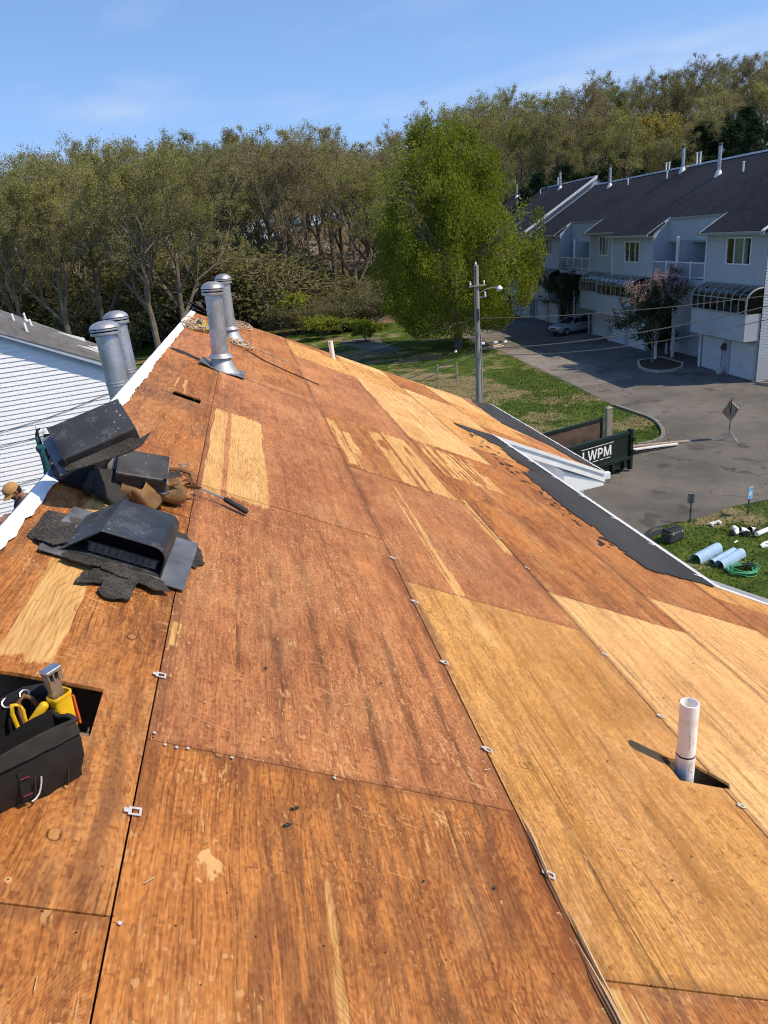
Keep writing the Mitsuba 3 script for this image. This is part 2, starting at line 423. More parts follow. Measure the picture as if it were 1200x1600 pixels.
mat('black_rubber', vary((0.012, 0.012, 0.013), (0.030, 0.030, 0.032), 25), 0.6)
mat('leather', vary((0.085, 0.045, 0.016), (0.26, 0.15, 0.06), 16, 4, 1.8), 0.65, bump=(lambda p, n, uv: fbm(p.x * 90, p.y * 90, p.z * 90, 2), 0.0015))
mat('pvc', lambda p, n, uv: mix((0.82, 0.82, 0.81), (0.66, 0.64, 0.61), smoothstep(0.5, 0.75, fbm(p.x * 9, p.y * 9, p.z * 16, 4))), 0.35, spec=0.5)
mat('pvc_print', (0.36, 0.30, 0.30), 0.5)
mat('rope', vary((0.30, 0.24, 0.15), (0.55, 0.48, 0.36), 40), 0.9)
mat('yellow_rope', (0.60, 0.50, 0.05), 0.8)
mat('blue_cloth', vary((0.03, 0.05, 0.11), (0.06, 0.10, 0.19), 30), 0.9)
mat('attic', vary((0.20, 0.13, 0.08), (0.32, 0.22, 0.14), 3), 0.9)

# ================================================================== the stripped roof and its building
house = thing('house', 'house whose stripped roof of bare orange plywood fills the foreground', 'house')
OUT = Polygon([(0.0, -3.2), (0.0, 13.45), (0.06, 13.5), (1.5, 14.35), (3.08, 14.98), (4.75, 15.45), (6.34, 16.15), (7.64, 16.7), (8.13, 17.6), (8.36, 11.22),
               (5.62, 10.56), (5.95, 4.42), (6.64, 4.36), (8.40, 4.30), (8.40, -3.2)])
HOLES = [Polygon([(0.10, 0.19), (0.532, 0.258), (0.530, 0.488), (0.285, 0.478), (0.10, 0.45)]),     # cut-out beside the tool bag
         Polygon([(0.33, 5.02), (0.575, 5.00), (0.58, 5.19), (0.33, 5.20)]),                   # old vent slot
         Polygon([(2.875, 0.70), (3.16, 0.715), (3.19, 0.76), (3.06, 0.865), (2.875, 0.86)]),       # ragged hole round the plastic pipe
         Polygon([(3.02, 13.80), (3.22, 13.86), (3.02, 13.9)])]
rng = np.random.default_rng(5)
SEAMS = [0.0, 0.682, 1.90, 3.12, 4.34, 5.56, 6.78, 8.0, 8.5]
JOINTS = [[-2.75, -0.30, 2.13, 5.10, 7.55, 10.0, 12.4], [-2.15, 0.29, 2.73, 5.06, 7.5, 9.95, 12.4], [-2.75, -0.31, 2.115, 4.485, 6.80, 9.25, 11.7, 14.1],
          [-2.2, 0.24, 2.67, 4.75, 7.1, 9.5, 11.9, 14.3], [-1.5, 0.86, 3.30, 5.75, 8.2, 10.6, 13.05, 15.5], [-0.8, 1.6, 3.95, 6.4, 8.9, 11.3, 13.8, 16.2],
          [-2.0, 0.4, 2.8, 5.3, 7.7, 10.2, 12.6, 15.1], [-1, 1.4, 3.9, 12.0, 14.4, 16.8]]
TONE = {  # (course, index) -> tone
    (0, 0): 1, (0, 1): 1, (0, 2): 1, (0, 3): 1, (0, 4): 0, (0, 5): 1, (0, 6): 1,
    (1, 0): 1, (1, 1): 0, (1, 2): 0, (1, 3): 0, (1, 4): 1, (1, 5): 1, (1, 6): 1,
    (2, 0): 1, (2, 1): 2, (2, 2): 0, (2, 3): 1, (2, 4): 0, (2, 5): 0, (2, 6): 2, (2, 7): 1,
    (3, 0): 2, (3, 1): 3, (3, 2): 1, (3, 3): 1, (3, 4): 3, (3, 5): 3, (3, 6): 2, (3, 7): 3,
    (4, 0): 2, (4, 1): 3, (4, 2): 1, (4, 3): 1, (4, 4): 2, (4, 5): 3, (4, 6): 1, (4, 7): 2}
TONE.update({(5, k): (1, 1, 2, 1, 1, 2, 3, 1, 2)[k] for k in range(9)})
sheet_id = 0
for ci in range(len(SEAMS) - 1):
    w0, w1 = SEAMS[ci], SEAMS[ci + 1]
    us = JOINTS[ci] + [20.0]
    us = ([-5.0] if us[0] > -3.2 else []) + us
    off = len(us) - len(JOINTS[ci]) - 1
    for k in range(len(us) - 1):
        u0, u1 = us[k], us[k + 1]
        g = 0.0022
        rect = sbox(w0 + g, u0 + g, w1 - g, u1 - g).intersection(OUT)
        for h in HOLES:
            rect = rect.difference(h)
        rect = shapely.set_precision(rect, 1e-5)
        for piece in getattr(rect, 'geoms', [rect]):
            if piece.area < 0.004:
                continue
            m = extrude(piece, 0.0125, -0.0125)
            m = trimesh.Trimesh(m.vertices, m.faces)
            m = m.subdivide_to_size(0.32, max_iter=12)
            v = np.array(m.vertices)
            tone = TONE.get((ci, k - off), int(rng.integers(0, 4)))
            uvs = np.column_stack([np.clip(v[:, 1] - u0, 0, 9.5) + 10 * sheet_id, np.clip(v[:, 0] - w0, 0, 9.5) + 10 * tone])
            a = rng.normal(0, 1, 4)
            lift = 0.0018 * meshkit.noise(np.column_stack([v[:, 0] * 1.7, v[:, 1] * 1.7, np.full(len(v), sheet_id * 3.0)]), 2)
            lift += 0.0012 * a[0] + 0.0016 * a[1] * (v[:, 0] - w0) / 1.2 + 0.0012 * a[2] * (v[:, 1] - u0) / 2.4
            lift += 0.006 * abs(a[3]) * np.clip((np.abs(v[:, 1] - (u0 + u1) / 2) - 1.0) / 0.25, 0, 1) ** 2 * np.clip(np.abs(v[:, 0] - (w0 + w1) / 2) - 0.45, 0, 1)
            v[:, 2] += lift - 0.002
            add('plywood_sheet', on_roof(trimesh.Trimesh(v, m.faces, process=False)), 'plywood', house, uv=uvs)
            sheet_id += 1

# rafters under the sheets, two feet apart, seen in the cut-out
for k in range(-4, 24):
    u = 0.268 + 0.6096 * k
    if k in (0, 1):
        add('rafter', on_roof(bx((0.02, u - 0.019, -0.22), (5.5, u + 0.019, -0.017))), 'old_rafter', house)
add('attic_floor', on_roof(extrude(OUT.buffer(-0.5), 0.02, -1.3)), 'attic', house)
# walls and attic: a closed body under the roof
B = lambda w, n: (RA @ np.array([w, 0, n]))
zf = -8.5


def wall_prism(pts_wu, drop0, bsdf, name, **k):
    """vertical walls under a roof outline given as (w, u) corners"""
    v, f = [], []
    for (w, u) in pts_wu:
        a = rp(w, u, -drop0)
        v += [[a[0], a[1], a[2]], [a[0], a[1], zf - 0.05]]
    for i in range(len(pts_wu) - 1):
        f += [[2 * i, 2 * i + 1, 2 * i + 3], [2 * i, 2 * i + 3, 2 * i + 2]]
    return add(name, trimesh.Trimesh(np.array(v), np.array(f), process=False), bsdf, house, **k)


def siding_white(p, n, uv):
    t = fbm(p.x * 0.9, p.y * 0.9, p.z * 0.5, 4)
    return mix((0.72, 0.75, 0.79), (0.82, 0.84, 0.87), dr.clip(0.5 + 1.2 * (t - 0.5), 0, 1))


mat('siding_white', siding_white, 0.5, spec=0.4)
wall_prism([(8.1, 11.55), (5.35, 11.0), (5.55, 4.8), (8.0, 4.7), (8.0, -3.1), (0.06, -3.1)], 0.02, 'siding_white', 'wall')
wall_prism([(0.06, -3.1), (0.06, 13.5), (1.5, 14.3), (4.75, 15.3), (7.9, 17.2), (8.1, 11.55)], 0.02, 'siding_white', 'wall')

# tar paper left along the two lower edges, with torn upper outlines


def ragged(pts, amp, n=7, seed=0):
    r = np.random.default_rng(seed); out = []
    for a, b in zip(pts[:-1], pts[1:]):
        for k in range(n):
            t = k / n; d = r.normal(0, amp, 2) * (1 + 1.5 * (r.random() < 0.2))
            out.append((a[0] + (b[0] - a[0]) * t + d[0], a[1] + (b[1] - a[1]) * t + d[1]))
    return out + [pts[-1]]


up1 = ragged([(5.80, 4.4), (5.27, 4.24), (4.95, 4.2), (4.92, 4.32), (4.93, 5.1), (4.94, 5.65), (4.86, 5.95), (4.88, 6.8), (4.96, 7.45), (5.26, 7.9), (5.11, 8.5), (5.30, 9.2), (5.11, 9.6), (4.72, 10.0)], 0.026, 14, 3)
near_felt = Polygon(up1 + [(4.70, 10.25), (5.3, 10.35), (5.63, 10.52), (5.93, 4.44)]).buffer(0)
up2 = ragged([(7.75, 11.25), (7.70, 11.9), (7.62, 12.4), (7.2, 12.7), (6.85, 13.2), (6.90, 14.8), (7.15, 16.5)], 0.02, 7, 4)
far_felt = Polygon(up2 + [(7.62, 16.75), (8.11, 17.5), (8.34, 11.24)]).buffer(0)
for poly, lab in ((near_felt, 'black tar paper left along the nearer eave'), (far_felt, 'black tar paper left along the farther eave')):
    add('tar_paper', on_roof(extrude(poly, 0.004, 0.006)), 'felt', house, label=lab)
r_ = np.random.default_rng(8)
ms = []
for k in range(60):  # scraps of tar paper still nailed down near the torn edge
    w, u = r_.uniform(4.62, 4.95), r_.uniform(4.4, 10.2)
    a = r_.uniform(0, 6.28, 7); a.sort()
    rr = r_.uniform(0.012, 0.05)
    q = Polygon([(w + rr * math.cos(x) * r_.uniform(0.5, 1), u + 1.8 * rr * math.sin(x) * r_.uniform(0.5, 1)) for x in a]).buffer(0)
    if q.area > 1e-4:
        ms.append(extrude(q, 0.003, 0.006))
add('paper_scraps', on_roof(cat(ms)), 'felt', house, kind='stuff')

# white drip edge and gutter with its straps
for (a, b), n, lab in ((((5.95, 4.42), (5.62, 10.56)), 8, None), (((8.36, 11.22), (8.13, 17.55)), 8, None)):
    A_, B_ = np.array(a), np.array(b)
    d = (B_ - A_) / np.linalg.norm(B_ - A_)
    o = np.array([-d[1], d[0]]) if (np.array([-d[1], d[0]])[0] > 0) else np.array([d[1], -d[0]])
    prof = []
    pa, pb = A_ + o * 0.02, B_ + o * 0.02
    lip = Polygon([tuple(A_ - o * 0.035), tuple(B_ - o * 0.035), tuple(B_ + o * 0.015), tuple(A_ + o * 0.015)])
    add('drip_edge', on_roof(extrude(lip, 0.003, 0.0115)), 'white_metal', house)
    for s0, s1, z0, z1 in ((0.02, 0.032, -0.13, 0.006), (0.032, 0.12, -0.13, -0.12), (0.12, 0.132, -0.13, 0.0)):
        q = Polygon([tuple(A_ + o * s0), tuple(B_ + o * s0), tuple(B_ + o * s1), tuple(A_ + o * s1)])
        add('gutter', on_roof(extrude(q, z1 - z0, z0)), 'white_metal', house)
    for k in range(n):
        c = A_ + (B_ - A_) * (0.03 + 0.95 * k / (n - 1))
        q = Polygon([tuple(c - o * 0.15 - d * 0.010), tuple(c - o * 0.15 + d * 0.010), tuple(c + o * 0.02 + d * 0.010), tuple(c + o * 0.02 - d * 0.010)])
        add('gutter_strap', on_roof(extrude(q, 0.003, 0.016)), 'white_metal', house)
# white trim along the jog in front
q = Polygon([(5.93, 4.405), (6.64, 4.345), (8.40, 4.285), (8.40, 4.325), (6.64, 4.385), (5.93, 4.445)])
add('drip_edge', on_roof(extrude(q, 0.012, 0.002)), 'white_metal', house)

# rake of the lower wing: fascia, soffit and boxed return
def slab(c4, t, bsdf, name, **k):
    """a board from four world corners, thickened by t along its normal"""
    c4 = np.asarray(c4, float); nn = np.cross(c4[1] - c4[0], c4[2] - c4[0]); nn /= np.linalg.norm(nn)
    add(name, hull(np.vstack([c4, c4 + nn * t])), bsdf, house, **k)


ra0, ra1 = rp(5.62, 10.53, 0.0), rp(8.40, 11.19, 0.0)
dn = np.array([0, 0, -1.0])
slab([ra0 + dn * 0.02, ra1 + dn * 0.02, ra1 + dn * 0.21, ra0 + dn * 0.21], 0.022, 'white_metal', 'rake_board')
slab([ra0 + dn * 0.0 + [0, -.03, .012], ra1 + [0, -.03, .012], ra1 + dn * 0.055 + [0, -.03, 0], ra0 + dn * 0.055 + [0, -.03, 0]], 0.02, 'white_metal', 'rake_trim')
wa = np.array([0, 0.36, 0])
slab([ra0 + dn * 0.215, ra1 + dn * 0.215, ra1 + dn * 0.215 + wa, ra0 + dn * 0.215 + wa], 0.012, 'siding_white', 'soffit')
x0, x1 = ra1[0] - 0.95, ra1[0] - 0.02
yb = ra1[1]
ztop = ra1[2] - 0.215
v = hull([[x0, yb - 0.19, ztop - 0.07], [x1, yb + 0.01, ztop - 0.07], [x1, yb + 0.37, ztop - 0.07], [x0, yb + 0.30, ztop - 0.07],
          [x0, yb - 0.19, ztop + 0.40], [x1, yb + 0.01, ztop - 0.0], [x1, yb + 0.37, ztop - 0.0], [x0, yb + 0.30, ztop + 0.40]])
add('eave_return', v, 'siding_white', house)
add('gutter_end', box(ra1 + np.array([0.06, 0.06, -0.10]), (0.13, 0.10, 0.13)), 'white_metal', house)
add('corner_post', bx((x0 - 0.18, yb - 0.1, zf), (x0 - 0.03, yb + 0.06, ztop + 0.1)), 'white_metal', house)

# ridge: white flashing wrap folded over the top edge, wavy and torn
us = np.arange(-3.2, 13.4, 0.06)
r_ = np.random.default_rng(3)
wr = 0.030 + 0.014 * (meshkit.fbm(np.column_stack([us * 1.1, us * 0, us * 0]), 3, 3) - 0.5) * 2 + 0.010 * r_.normal(0, 0.5, len(us))
wr = np.where(us > 3.0, wr + 0.028, wr)
rows = []
for off in ('drop', 'out', 'top0', 'top1', 'edge'):
    if off == 'drop':
        rows.append(np.column_stack([np.full(len(us), -0.050), us, np.full(len(us), -0.20)]))
    elif off == 'out':
        rows.append(np.column_stack([-0.047 + 0 * us, us, -0.008 + 0.006 * meshkit.noise(np.column_stack([us * 3, us * 0, us * 0]), 5)]))
    elif off == 'top0':
        rows.append(np.column_stack([-0.030 + 0 * us, us, 0.006 + 0.008 * meshkit.noise(np.column_stack([us * 4, us * 0, us * 0]), 6)]))
    elif off == 'top1':
        rows.append(np.column_stack([wr * 0.3, us, 0.012 + 0.008 * meshkit.noise(np.column_stack([us * 5, us * 0, us * 0]), 7)]))
    else:
        rows.append(np.column_stack([wr, us, 0.006 + 0.008 * meshkit.noise(np.column_stack([us * 9, us * 0, us * 0]), 8)]))
V_ = np.vstack(rows); n_ = len(us); F_ = []
for k in range(len(rows) - 1):
    for i in range(n_ - 1):
        F_ += [[k * n_ + i, k * n_ + i + 1, (k + 1) * n_ + i + 1], [k * n_ + i, (k + 1) * n_ + i + 1, (k + 1) * n_ + i]]
add('ridge_flashing', on_roof(trimesh.Trimesh(V_, np.array(F_), process=False)), 'white_wrap', house, smooth=True, label='white flashing wrap folded over the ridge')

# plywood clips bridging the long seams between rafters


def h_clip(w, u, ang, open_down=True):
    o = sbox(-0.019, -0.016, 0.019, 0.016).difference(sbox(-0.009, -0.009, 0.012, 0.009)).union(sbox(-0.032, -0.008, -0.018, 0.008))
    o = affinity.scale(o, 0.85, 0.85, origin=(0, 0))
    m = extrude(affinity.rotate(o, ang, origin=(0, 0)), 0.0022, 0.004)
    v = np.array(m.vertices); v[:, 2] += np.clip(-v[:, 0] - 0.012, 0, 1) * 0.12
    add('plywood_clip', on_roof(trimesh.Trimesh(v, m.faces, process=False), (w, u, 0)), 'clip_metal', house)


r_ = np.random.default_rng(12)
for w, us_ in ((0.682, (0.0, 0.6096)), (1.90, (0.0, 0.6096, 1.219, 1.829, 2.44)), (3.12, (0.61, 1.22, 1.83, 3.05, 3.66))):
    for u in us_:
        h_clip(w + 0.006, u + r_.normal(0, 0.012), r_.normal(-8, 9))

# the edge of one long seam has split into pale splinters and buckled near the front
r_ = np.random.default_rng(44)
for k, (w, u0, u1, h) in enumerate(((1.889, -0.62, -0.20, 0.010), (1.881, -0.48, -0.28, 0.007), (1.909, -0.42, -0.10, 0.006), (1.893, -0.15, 0.22, 0.008), (1.907, 0.02, 0.26, 0.005))):
    s_ = np.linspace(0, 1, 7)
    mid = np.column_stack([w + 0.004 * np.sin(s_ * 5 + k) + r_.normal(0, 0.0008, 7), u0 + (u1 - u0) * s_, 0.003 + h * np.sin(s_ * math.pi) ** 0.7])
    add('split_edge', on_roof(tube(mid, np.array([0.0008, 0.0030, 0.0038, 0.0042, 0.0036, 0.0026, 0.0008]), 5)), 'lumber' if k % 2 == 0 else 'old_rafter', house)

# splinters and crumbs lying on the deck
ms = []
for k in range(190):
    w, u = (r_.uniform(0.3, 4.8), r_.uniform(-0.6, 5.0) if k < 120 else r_.uniform(3, 11))
    L_ = r_.uniform(0.008, 0.035); a = r_.normal(90, 55)
    m = moved(box((0, 0, 0.003), (L_, r_.uniform(0.0012, 0.003), 0.002)), R=rot([0, 0, 1], a))
    ms.append(moved(m, (w, u, 0.004)))
add('wood_splinters', on_roof(cat(ms)), 'lumber', house, kind='stuff')
ms = []
for k in range(150):
    w, u = r_.uniform(0.2, 4.6), r_.uniform(-0.5, 9.0)
    a = r_.uniform(0, 6.28, 5); a.sort()
    s_ = r_.uniform(0.002, 0.007)
    q = [(s_ * math.cos(x), s_ * math.sin(x)) for x in a]
    h = Polygon(q).convex_hull
    if h.area > 4e-6:
        ms.append(moved(extrude(h, 0.003, 0.003), (w, u, 0.002)))
for w, u in ((1.117, 0.112), (1.105, 0.104), (1.088, 0.042), (1.080, 0.036)):
    ms.append(moved(extrude(sbox(-.006, -.002, .007, .003), 0.004, 0.003), (w, u, 0.002)))
nails = [moved(lathe([(0.0045, 0.0), (0.0048, 0.002), (0.0001, 0.0026)], 10), (w, u, 0.006)) for w, u in ((0.735, 0.272), (0.768, 0.270), (0.80, 0.275), (0.93, 0.272), (0.70, 0.315), (1.25, 0.27), (2.2, 2.10), (2.5, 2.10), (0.70, -0.32))]
add('nail_heads', on_roof(cat(nails)), 'clip_metal', house, kind='stuff')
add('shingle_crumbs', on_roof(cat(ms)), 'torn_shingle', house, kind='stuff')

# ================================================================== things standing and lying on the roof
def flue(base, h, r, lab, group=None, band=True, cone=True, lean=(0, 0)):
    """galvanised flue: pipe, storm collar, flashing cone and a louvred round cap; base is where the axis meets the roof or deck"""
    t = thing('flue_pipe', lab, 'flue', group)
    ax = np.array([lean[0], lean[1], 1.0]); ax /= np.linalg.norm(ax)
    b = np.asarray(base, float)
    pr = [(r, -0.05), (r, h * 0.47)]
    if band:
        z = h * 0.47
        pr += [(r, z), (r * 1.05, z + 0.004), (r * 1.05, z + 0.018), (r * 1.01, z + 0.022), (r * 1.01, z + 0.032), (r * 1.05, z + 0.036), (r * 1.05, z + 0.048), (r, z + 0.052)]
    pr += [(r, h - 0.10), (r * 1.03, h - 0.098), (r * 1.03, h - 0.075), (r, h - 0.07), (r * 0.99, h - 0.02)]
    add('pipe', lathe(pr, 28, b, ax), 'galvanised', t, smooth=35)
    R = r * 1.33
    add('cap_band', lathe([(r * 1.0, h - 0.055), (R, h - 0.05), (R * 1.02, h - 0.044), (R * 1.02, h - 0.022), (R, h - 0.02), (r * 1.0, h - 0.024)], 28, b, ax), 'galvanised', t, smooth=30)
    add('cap_neck', lathe([(r * 1.1, h - 0.03), (r * 1.1, h + 0.02)], 24, b, ax), 'vent_inside', t)
    add('cap_band', lathe([(r * 1.0, h - 0.008), (R, h - 0.006), (R * 1.02, h - 0.002), (R * 1.02, h + 0.012), (R, h + 0.014), (r * 1.0, h + 0.01)], 28, b, ax), 'galvanised', t, smooth=30)
    add('cap', lathe([(r * 1.1, h + 0.024), (R * 1.03, h + 0.022), (R * 1.03, h + 0.030), (R * 0.93, h + 0.055), (R * 0.68, h + 0.082), (R * 0.35, h + 0.097), (0.0005, h + 0.10)], 28, b, ax), 'galvanised', t, smooth=50)
    if cone:
        z = 0.17
        add('storm_collar', lathe([(r * 1.02, z + 0.02), (r * 1.06, z + 0.018), (r * 1.55, z - 0.028), (r * 1.5, z - 0.03), (r * 1.02, z + 0.01)], 28, b, ax), 'galvanised', t, smooth=30)
    return t


c1 = rp(0.715, 7.32)
t = flue(c1, 0.90, 0.098, 'tall galvanised flue with loose bent flashing at its foot, nearest on the bare deck', 'flues on the bare deck', band=False, lean=(0.05, 0.0))
# flashing skirt: a cone down to a bent square plate
cone = lathe([(0.105, 0.155), (0.15, 0.03), (0.21, -0.06)], 28, c1, (0.05, 0, 1))
add('flashing_cone', cone, 'dull_zinc', t, smooth=40)
g = np.array([[0.44, 7.07], [0.98, 7.06], [0.99, 7.52], [0.47, 7.56]])
gx, gy = np.meshgrid(np.linspace(0, 1, 13), np.linspace(0, 1, 13), indexing='ij')
P_ = ((1 - gx) * (1 - gy))[..., None] * g[0] + (gx * (1 - gy))[..., None] * g[1] + (gx * gy)[..., None] * g[2] + ((1 - gx) * gy)[..., None] * g[3]
hgt = 0.012 + 0.11 * np.clip(gx - 0.72, 0, 1) * np.clip(gy + 0.2, 0, 1) + 0.06 * np.clip(0.25 - gx, 0, 1) * 2 + 0.008 * np.sin(gx * 9 + gy * 4)
V_ = np.column_stack([P_.reshape(-1, 2), hgt.reshape(-1)])
F_ = np.array([[i * 13 + j, (i + 1) * 13 + j, (i + 1) * 13 + j + 1, i * 13 + j + 1] for i in range(12) for j in range(12)])
add('flashing_plate', on_roof(trimesh.Trimesh(V_, np.vstack([F_[:, [0, 1, 2]], F_[:, [0, 2, 3]]]), process=False)), 'flashing', t, smooth=True, label='bent grey metal flashing plate')
c2 = rp(0.775, 10.85)
t = flue(c2, 0.91, 0.098, 'galvanised flue farther up the bare deck, partly hidden by the nearest flue', 'flues on the bare deck', band=False, lean=(0.02, 0.0))
add('flashing_cone', lathe([(0.105, 0.155), (0.15, 0.03), (0.20, -0.06)], 28, c2), 'dull_zinc', t, smooth=40)
flue([-0.485, 6.90, -0.85], 1.15, 0.117, 'left galvanised flue of the pair rising behind the ridge', 'flues behind the ridge', cone=False, lean=(-0.02, 0.03))
flue([-0.475, 7.66, -0.85], 1.20, 0.105, 'right galvanised flue of the pair rising behind the ridge, the farther one', 'flues behind the ridge', cone=False, lean=(-0.02, 0.03))

# plastic vent pipes
t = thing('vent_pipe', 'white plastic vent pipe standing in a ragged hole in the near deck', 'pipe')
b = rp(2.965, 0.795)
ax = (0.02, 0.02, 1)
add('pipe', lathe([(0.0395, -0.25), (0.0395, 0.325), (0.0395, 0.34), (0.0385, 0.341), (0.0345, 0.341), (0.0335, 0.338), (0.0335, -0.2)], 32, b, ax), 'pvc', t, smooth=30)
add('joint', lathe([(0.0400, 0.078), (0.0404, 0.080), (0.0404, 0.084), (0.0400, 0.086)], 32, b, ax), 'black_rubber', t)
add('pipe_sleeve', lathe([(0.0402, -0.24), (0.0408, 0.074), (0.0400, 0.077)], 32, b, ax), 'pvc', t, smooth=30)
# faded maker's print: small broken strokes running up the pipe
r_ = np.random.default_rng(2)
ms = []
for col_, (a0, z0, z1) in enumerate(((-112, 0.13, 0.24), (-103, 0.12, 0.20), (-96, 0.005, 0.065), (-82, 0.14, 0.19), (-80, 0.01, 0.06))):
    z = z0
    while z < z1:
        L_ = r_.uniform(0.003, 0.008)
        if r_.random() < 0.7:
            a = math.radians(a0 + r_.normal(0, 2.0))
            rr = 0.0398 if z > 0.09 else 0.0412
            c = np.array(b) + np.array([rr * math.cos(a), rr * math.sin(a), z]) + np.array([0.02, 0.02, 0]) * z
            ms.append(box(c, (0.0006, r_.uniform(0.002, 0.006), L_), rot([0, 0, 1], math.degrees(a))))
        z += L_ * r_.uniform(1.1, 2.2)
add('print', cat(ms), 'pvc_print', t)
t = thing('vent_pipe', 'short white plastic vent pipe near the far edge of the deck', 'pipe')
b = rp(2.94, 13.86)
add('pipe', lathe([(0.05, -0.1), (0.05, 0.37), (0.044, 0.37), (0.043, 0.0)], 20, b, (-0.04, 0, 1)), 'pvc', t, smooth=30)

# --- three black slant-back roof vents


def hood_mesh(w, L, h, slope, rr, flange):
    """profile across w: rises along a slope, flat top, rounded shoulder; length L"""
    pr = [(0, 0), (slope, h)]
    for a in np.linspace(90, 0, 8):
        pr.append((w - rr + rr * math.cos(math.radians(a)), h - rr + rr * math.sin(math.radians(a))))
    pr.append((w, 0))
    th = 0.006
    outer = Polygon(pr)
    inner = outer.buffer(-th).intersection(sbox(-1, -1, 2, h))
    inner = inner.union(affinity.scale(outer.buffer(-th), 1, 1).intersection(sbox(-1, -1, 2, 0.02)))
    return outer, inner, pr


def slant_vent(lab, to_roof, w=0.40, L=0.40, h=0.13, slope=0.15, rr=0.055, flange=0.07, group='black roof vents lifted off the deck', mesh_grille=True):
    """to_roof: function from local (w, u, n) arrays to roof coordinates"""
    t = thing('roof_vent', lab, 'roof vent', group)
    outer, inner, pr = hood_mesh(w, L, h, slope, rr, flange)
    put = lambda m: on_roof(trimesh.Trimesh(to_roof(np.array(m.vertices)), m.faces, process=False))

    def ex(poly, u0, u1):  # extrude a (w, n) polygon along u
        m = extrude(poly, u1 - u0)
        v = np.array(m.vertices)
        return trimesh.Trimesh(np.column_stack([v[:, 0], u0 + v[:, 2], v[:, 1]]), m.faces[:, ::-1], process=False)
    shell = outer.difference(outer.buffer(-0.006))
    add('hood', put(cat([ex(shell, 0.0, L), ex(outer, L - 0.006, L)])), 'vent_black', t)
    # rolled front lip
    lip = np.array([(x, -0.003, y) for x, y in pr])
    add('lip', put(tube(lip, 0.0045, 6)), 'vent_black', t)
    add('inner_wall', put(ex(outer.buffer(-0.007), L * 0.42, L * 0.44)), 'vent_inside', t)
    if mesh_grille:
        x0, x1 = slope * 0.75, w - 0.03
        for k in range(11):
            x = x0 + (x1 - x0) * k / 10
            add('grille_bar', put(bx((x - 0.0018, 0.022, 0.014), (x + 0.0018, 0.028, 0.058))), 'vent_black', t)
        add('grille_rail', put(bx((x0 - 0.01, 0.020, 0.056), (x1 + 0.01, 0.030, 0.061))), 'vent_black', t)
        add('grille_screen', put(bx((x0, 0.034, 0.014), (x1, 0.036, 0.056))), 'flashing', t)
    a = -flange
    add('flange', put(bx((a, -0.05, -0.004), (w + flange * 1.5, L + flange, 0.0))), 'flashing', t, label='grey metal flange of the vent')
    return t, put


def quad_map(o, ew, eu):
    o, ew, eu = np.asarray(o, float), np.asarray(ew, float), np.asarray(eu, float)
    ew = ew / np.linalg.norm(ew)
    eu = eu - ew * np.dot(eu, ew); eu /= np.linalg.norm(eu)
    en = np.cross(ew, eu)
    return lambda v: o + v[:, :1] * ew + v[:, 1:2] * eu + v[:, 2:3] * en


tv, putv = slant_vent('black slant vent with open grilled front, nearest of three, flat on the deck', quad_map((0.205, 1.325, 0.018), (1, -0.06, 0), (0.06, 1, 0)), w=0.405, L=0.41, h=0.128, slope=0.135, rr=0.06)
# torn shingles still stuck to its flange
r_ = np.random.default_rng(21)


def torn(parent, pts, n=0.010, tilt=(0, 0), t=0.0038, seed=0):
    r = np.random.default_rng(seed); out = []
    for a, b in zip(pts, pts[1:] + pts[:1]):
        for k in range(4):
            s = k / 4
            out.append((a[0] + (b[0] - a[0]) * s + r.normal(0, 0.0036), a[1] + (b[1] - a[1]) * s + r.normal(0, 0.0055)))
    p = Polygon(out).buffer(0)
    m = extrude(p, t)
    m = trimesh.Trimesh(m.vertices, m.faces).subdivide_to_size(0.05, max_iter=8)
    v = np.array(m.vertices); c = v.mean(0)
    v[:, 2] += n + tilt[0] * (v[:, 0] - c[0]) + tilt[1] * (v[:, 1] - c[1]) + 0.007 * (meshkit.noise(np.column_stack([v[:, :2] * 14, np.full(len(v), seed)]), 3) - 0.3)
    add('torn_shingle', on_roof(trimesh.Trimesh(v, m.faces, process=False)), 'torn_shingle', parent)


torn(tv, [(0.065, 1.40), (0.075, 1.69), (0.19, 1.70), (0.25, 1.66), (0.23, 1.40), (0.15, 1.34)], 0.008, (0.05, 0.02), seed=1)
torn(tv, [(0.10, 1.36), (0.11, 1.56), (0.21, 1.60), (0.24, 1.40), (0.18, 1.31)], 0.024, (0.08, -0.04), seed=2)
torn(tv, [(0.13, 1.31), (0.125, 1.40), (0.21, 1.42), (0.235, 1.34), (0.20, 1.27)], 0.008, seed=3)
torn(tv, [(0.225, 1.245), (0.235, 1.325), (0.37, 1.36), (0.40, 1.30), (0.37, 1.235), (0.29, 1.225)], 0.020, (0, -0.1), seed=4)
torn(tv, [(0.315, 1.10), (0.325, 1.20), (0.40, 1.28), (0.52, 1.275), (0.50, 1.17), (0.44, 1.14)], 0.010, seed=5)
torn(tv, [(0.41, 1.04), (0.40, 1.17), (0.53, 1.20), (0.525, 1.06), (0.46, 1.03)], 0.016, (0.03, 0.05), seed=6)
torn(tv, [(0.38, 1.235), (0.385, 1.31), (0.63, 1.26), (0.66, 1.19), (0.60, 1.165), (0.52, 1.20)], 0.024, (0, 0.0), seed=7)
torn(tv, [(0.68, 1.52), (0.70, 1.80), (0.76, 1.72), (0.785, 1.58), (0.74, 1.50)], 0.006, seed=8)
torn(tv, [(0.61, 1.74), (0.60, 1.84), (0.68, 1.86), (0.71, 1.78)], 0.008, seed=9)
ob = quad_map((0.575, 1.255, 0.012), (0.95, 0.12, 0.02), (-0.10, 1, 0))
mm = bx((0, 0, 0), (0.085, 0.45, 0.003))
mm = trimesh.Trimesh(mm.vertices, mm.faces).subdivide_to_size(0.06, max_iter=8)
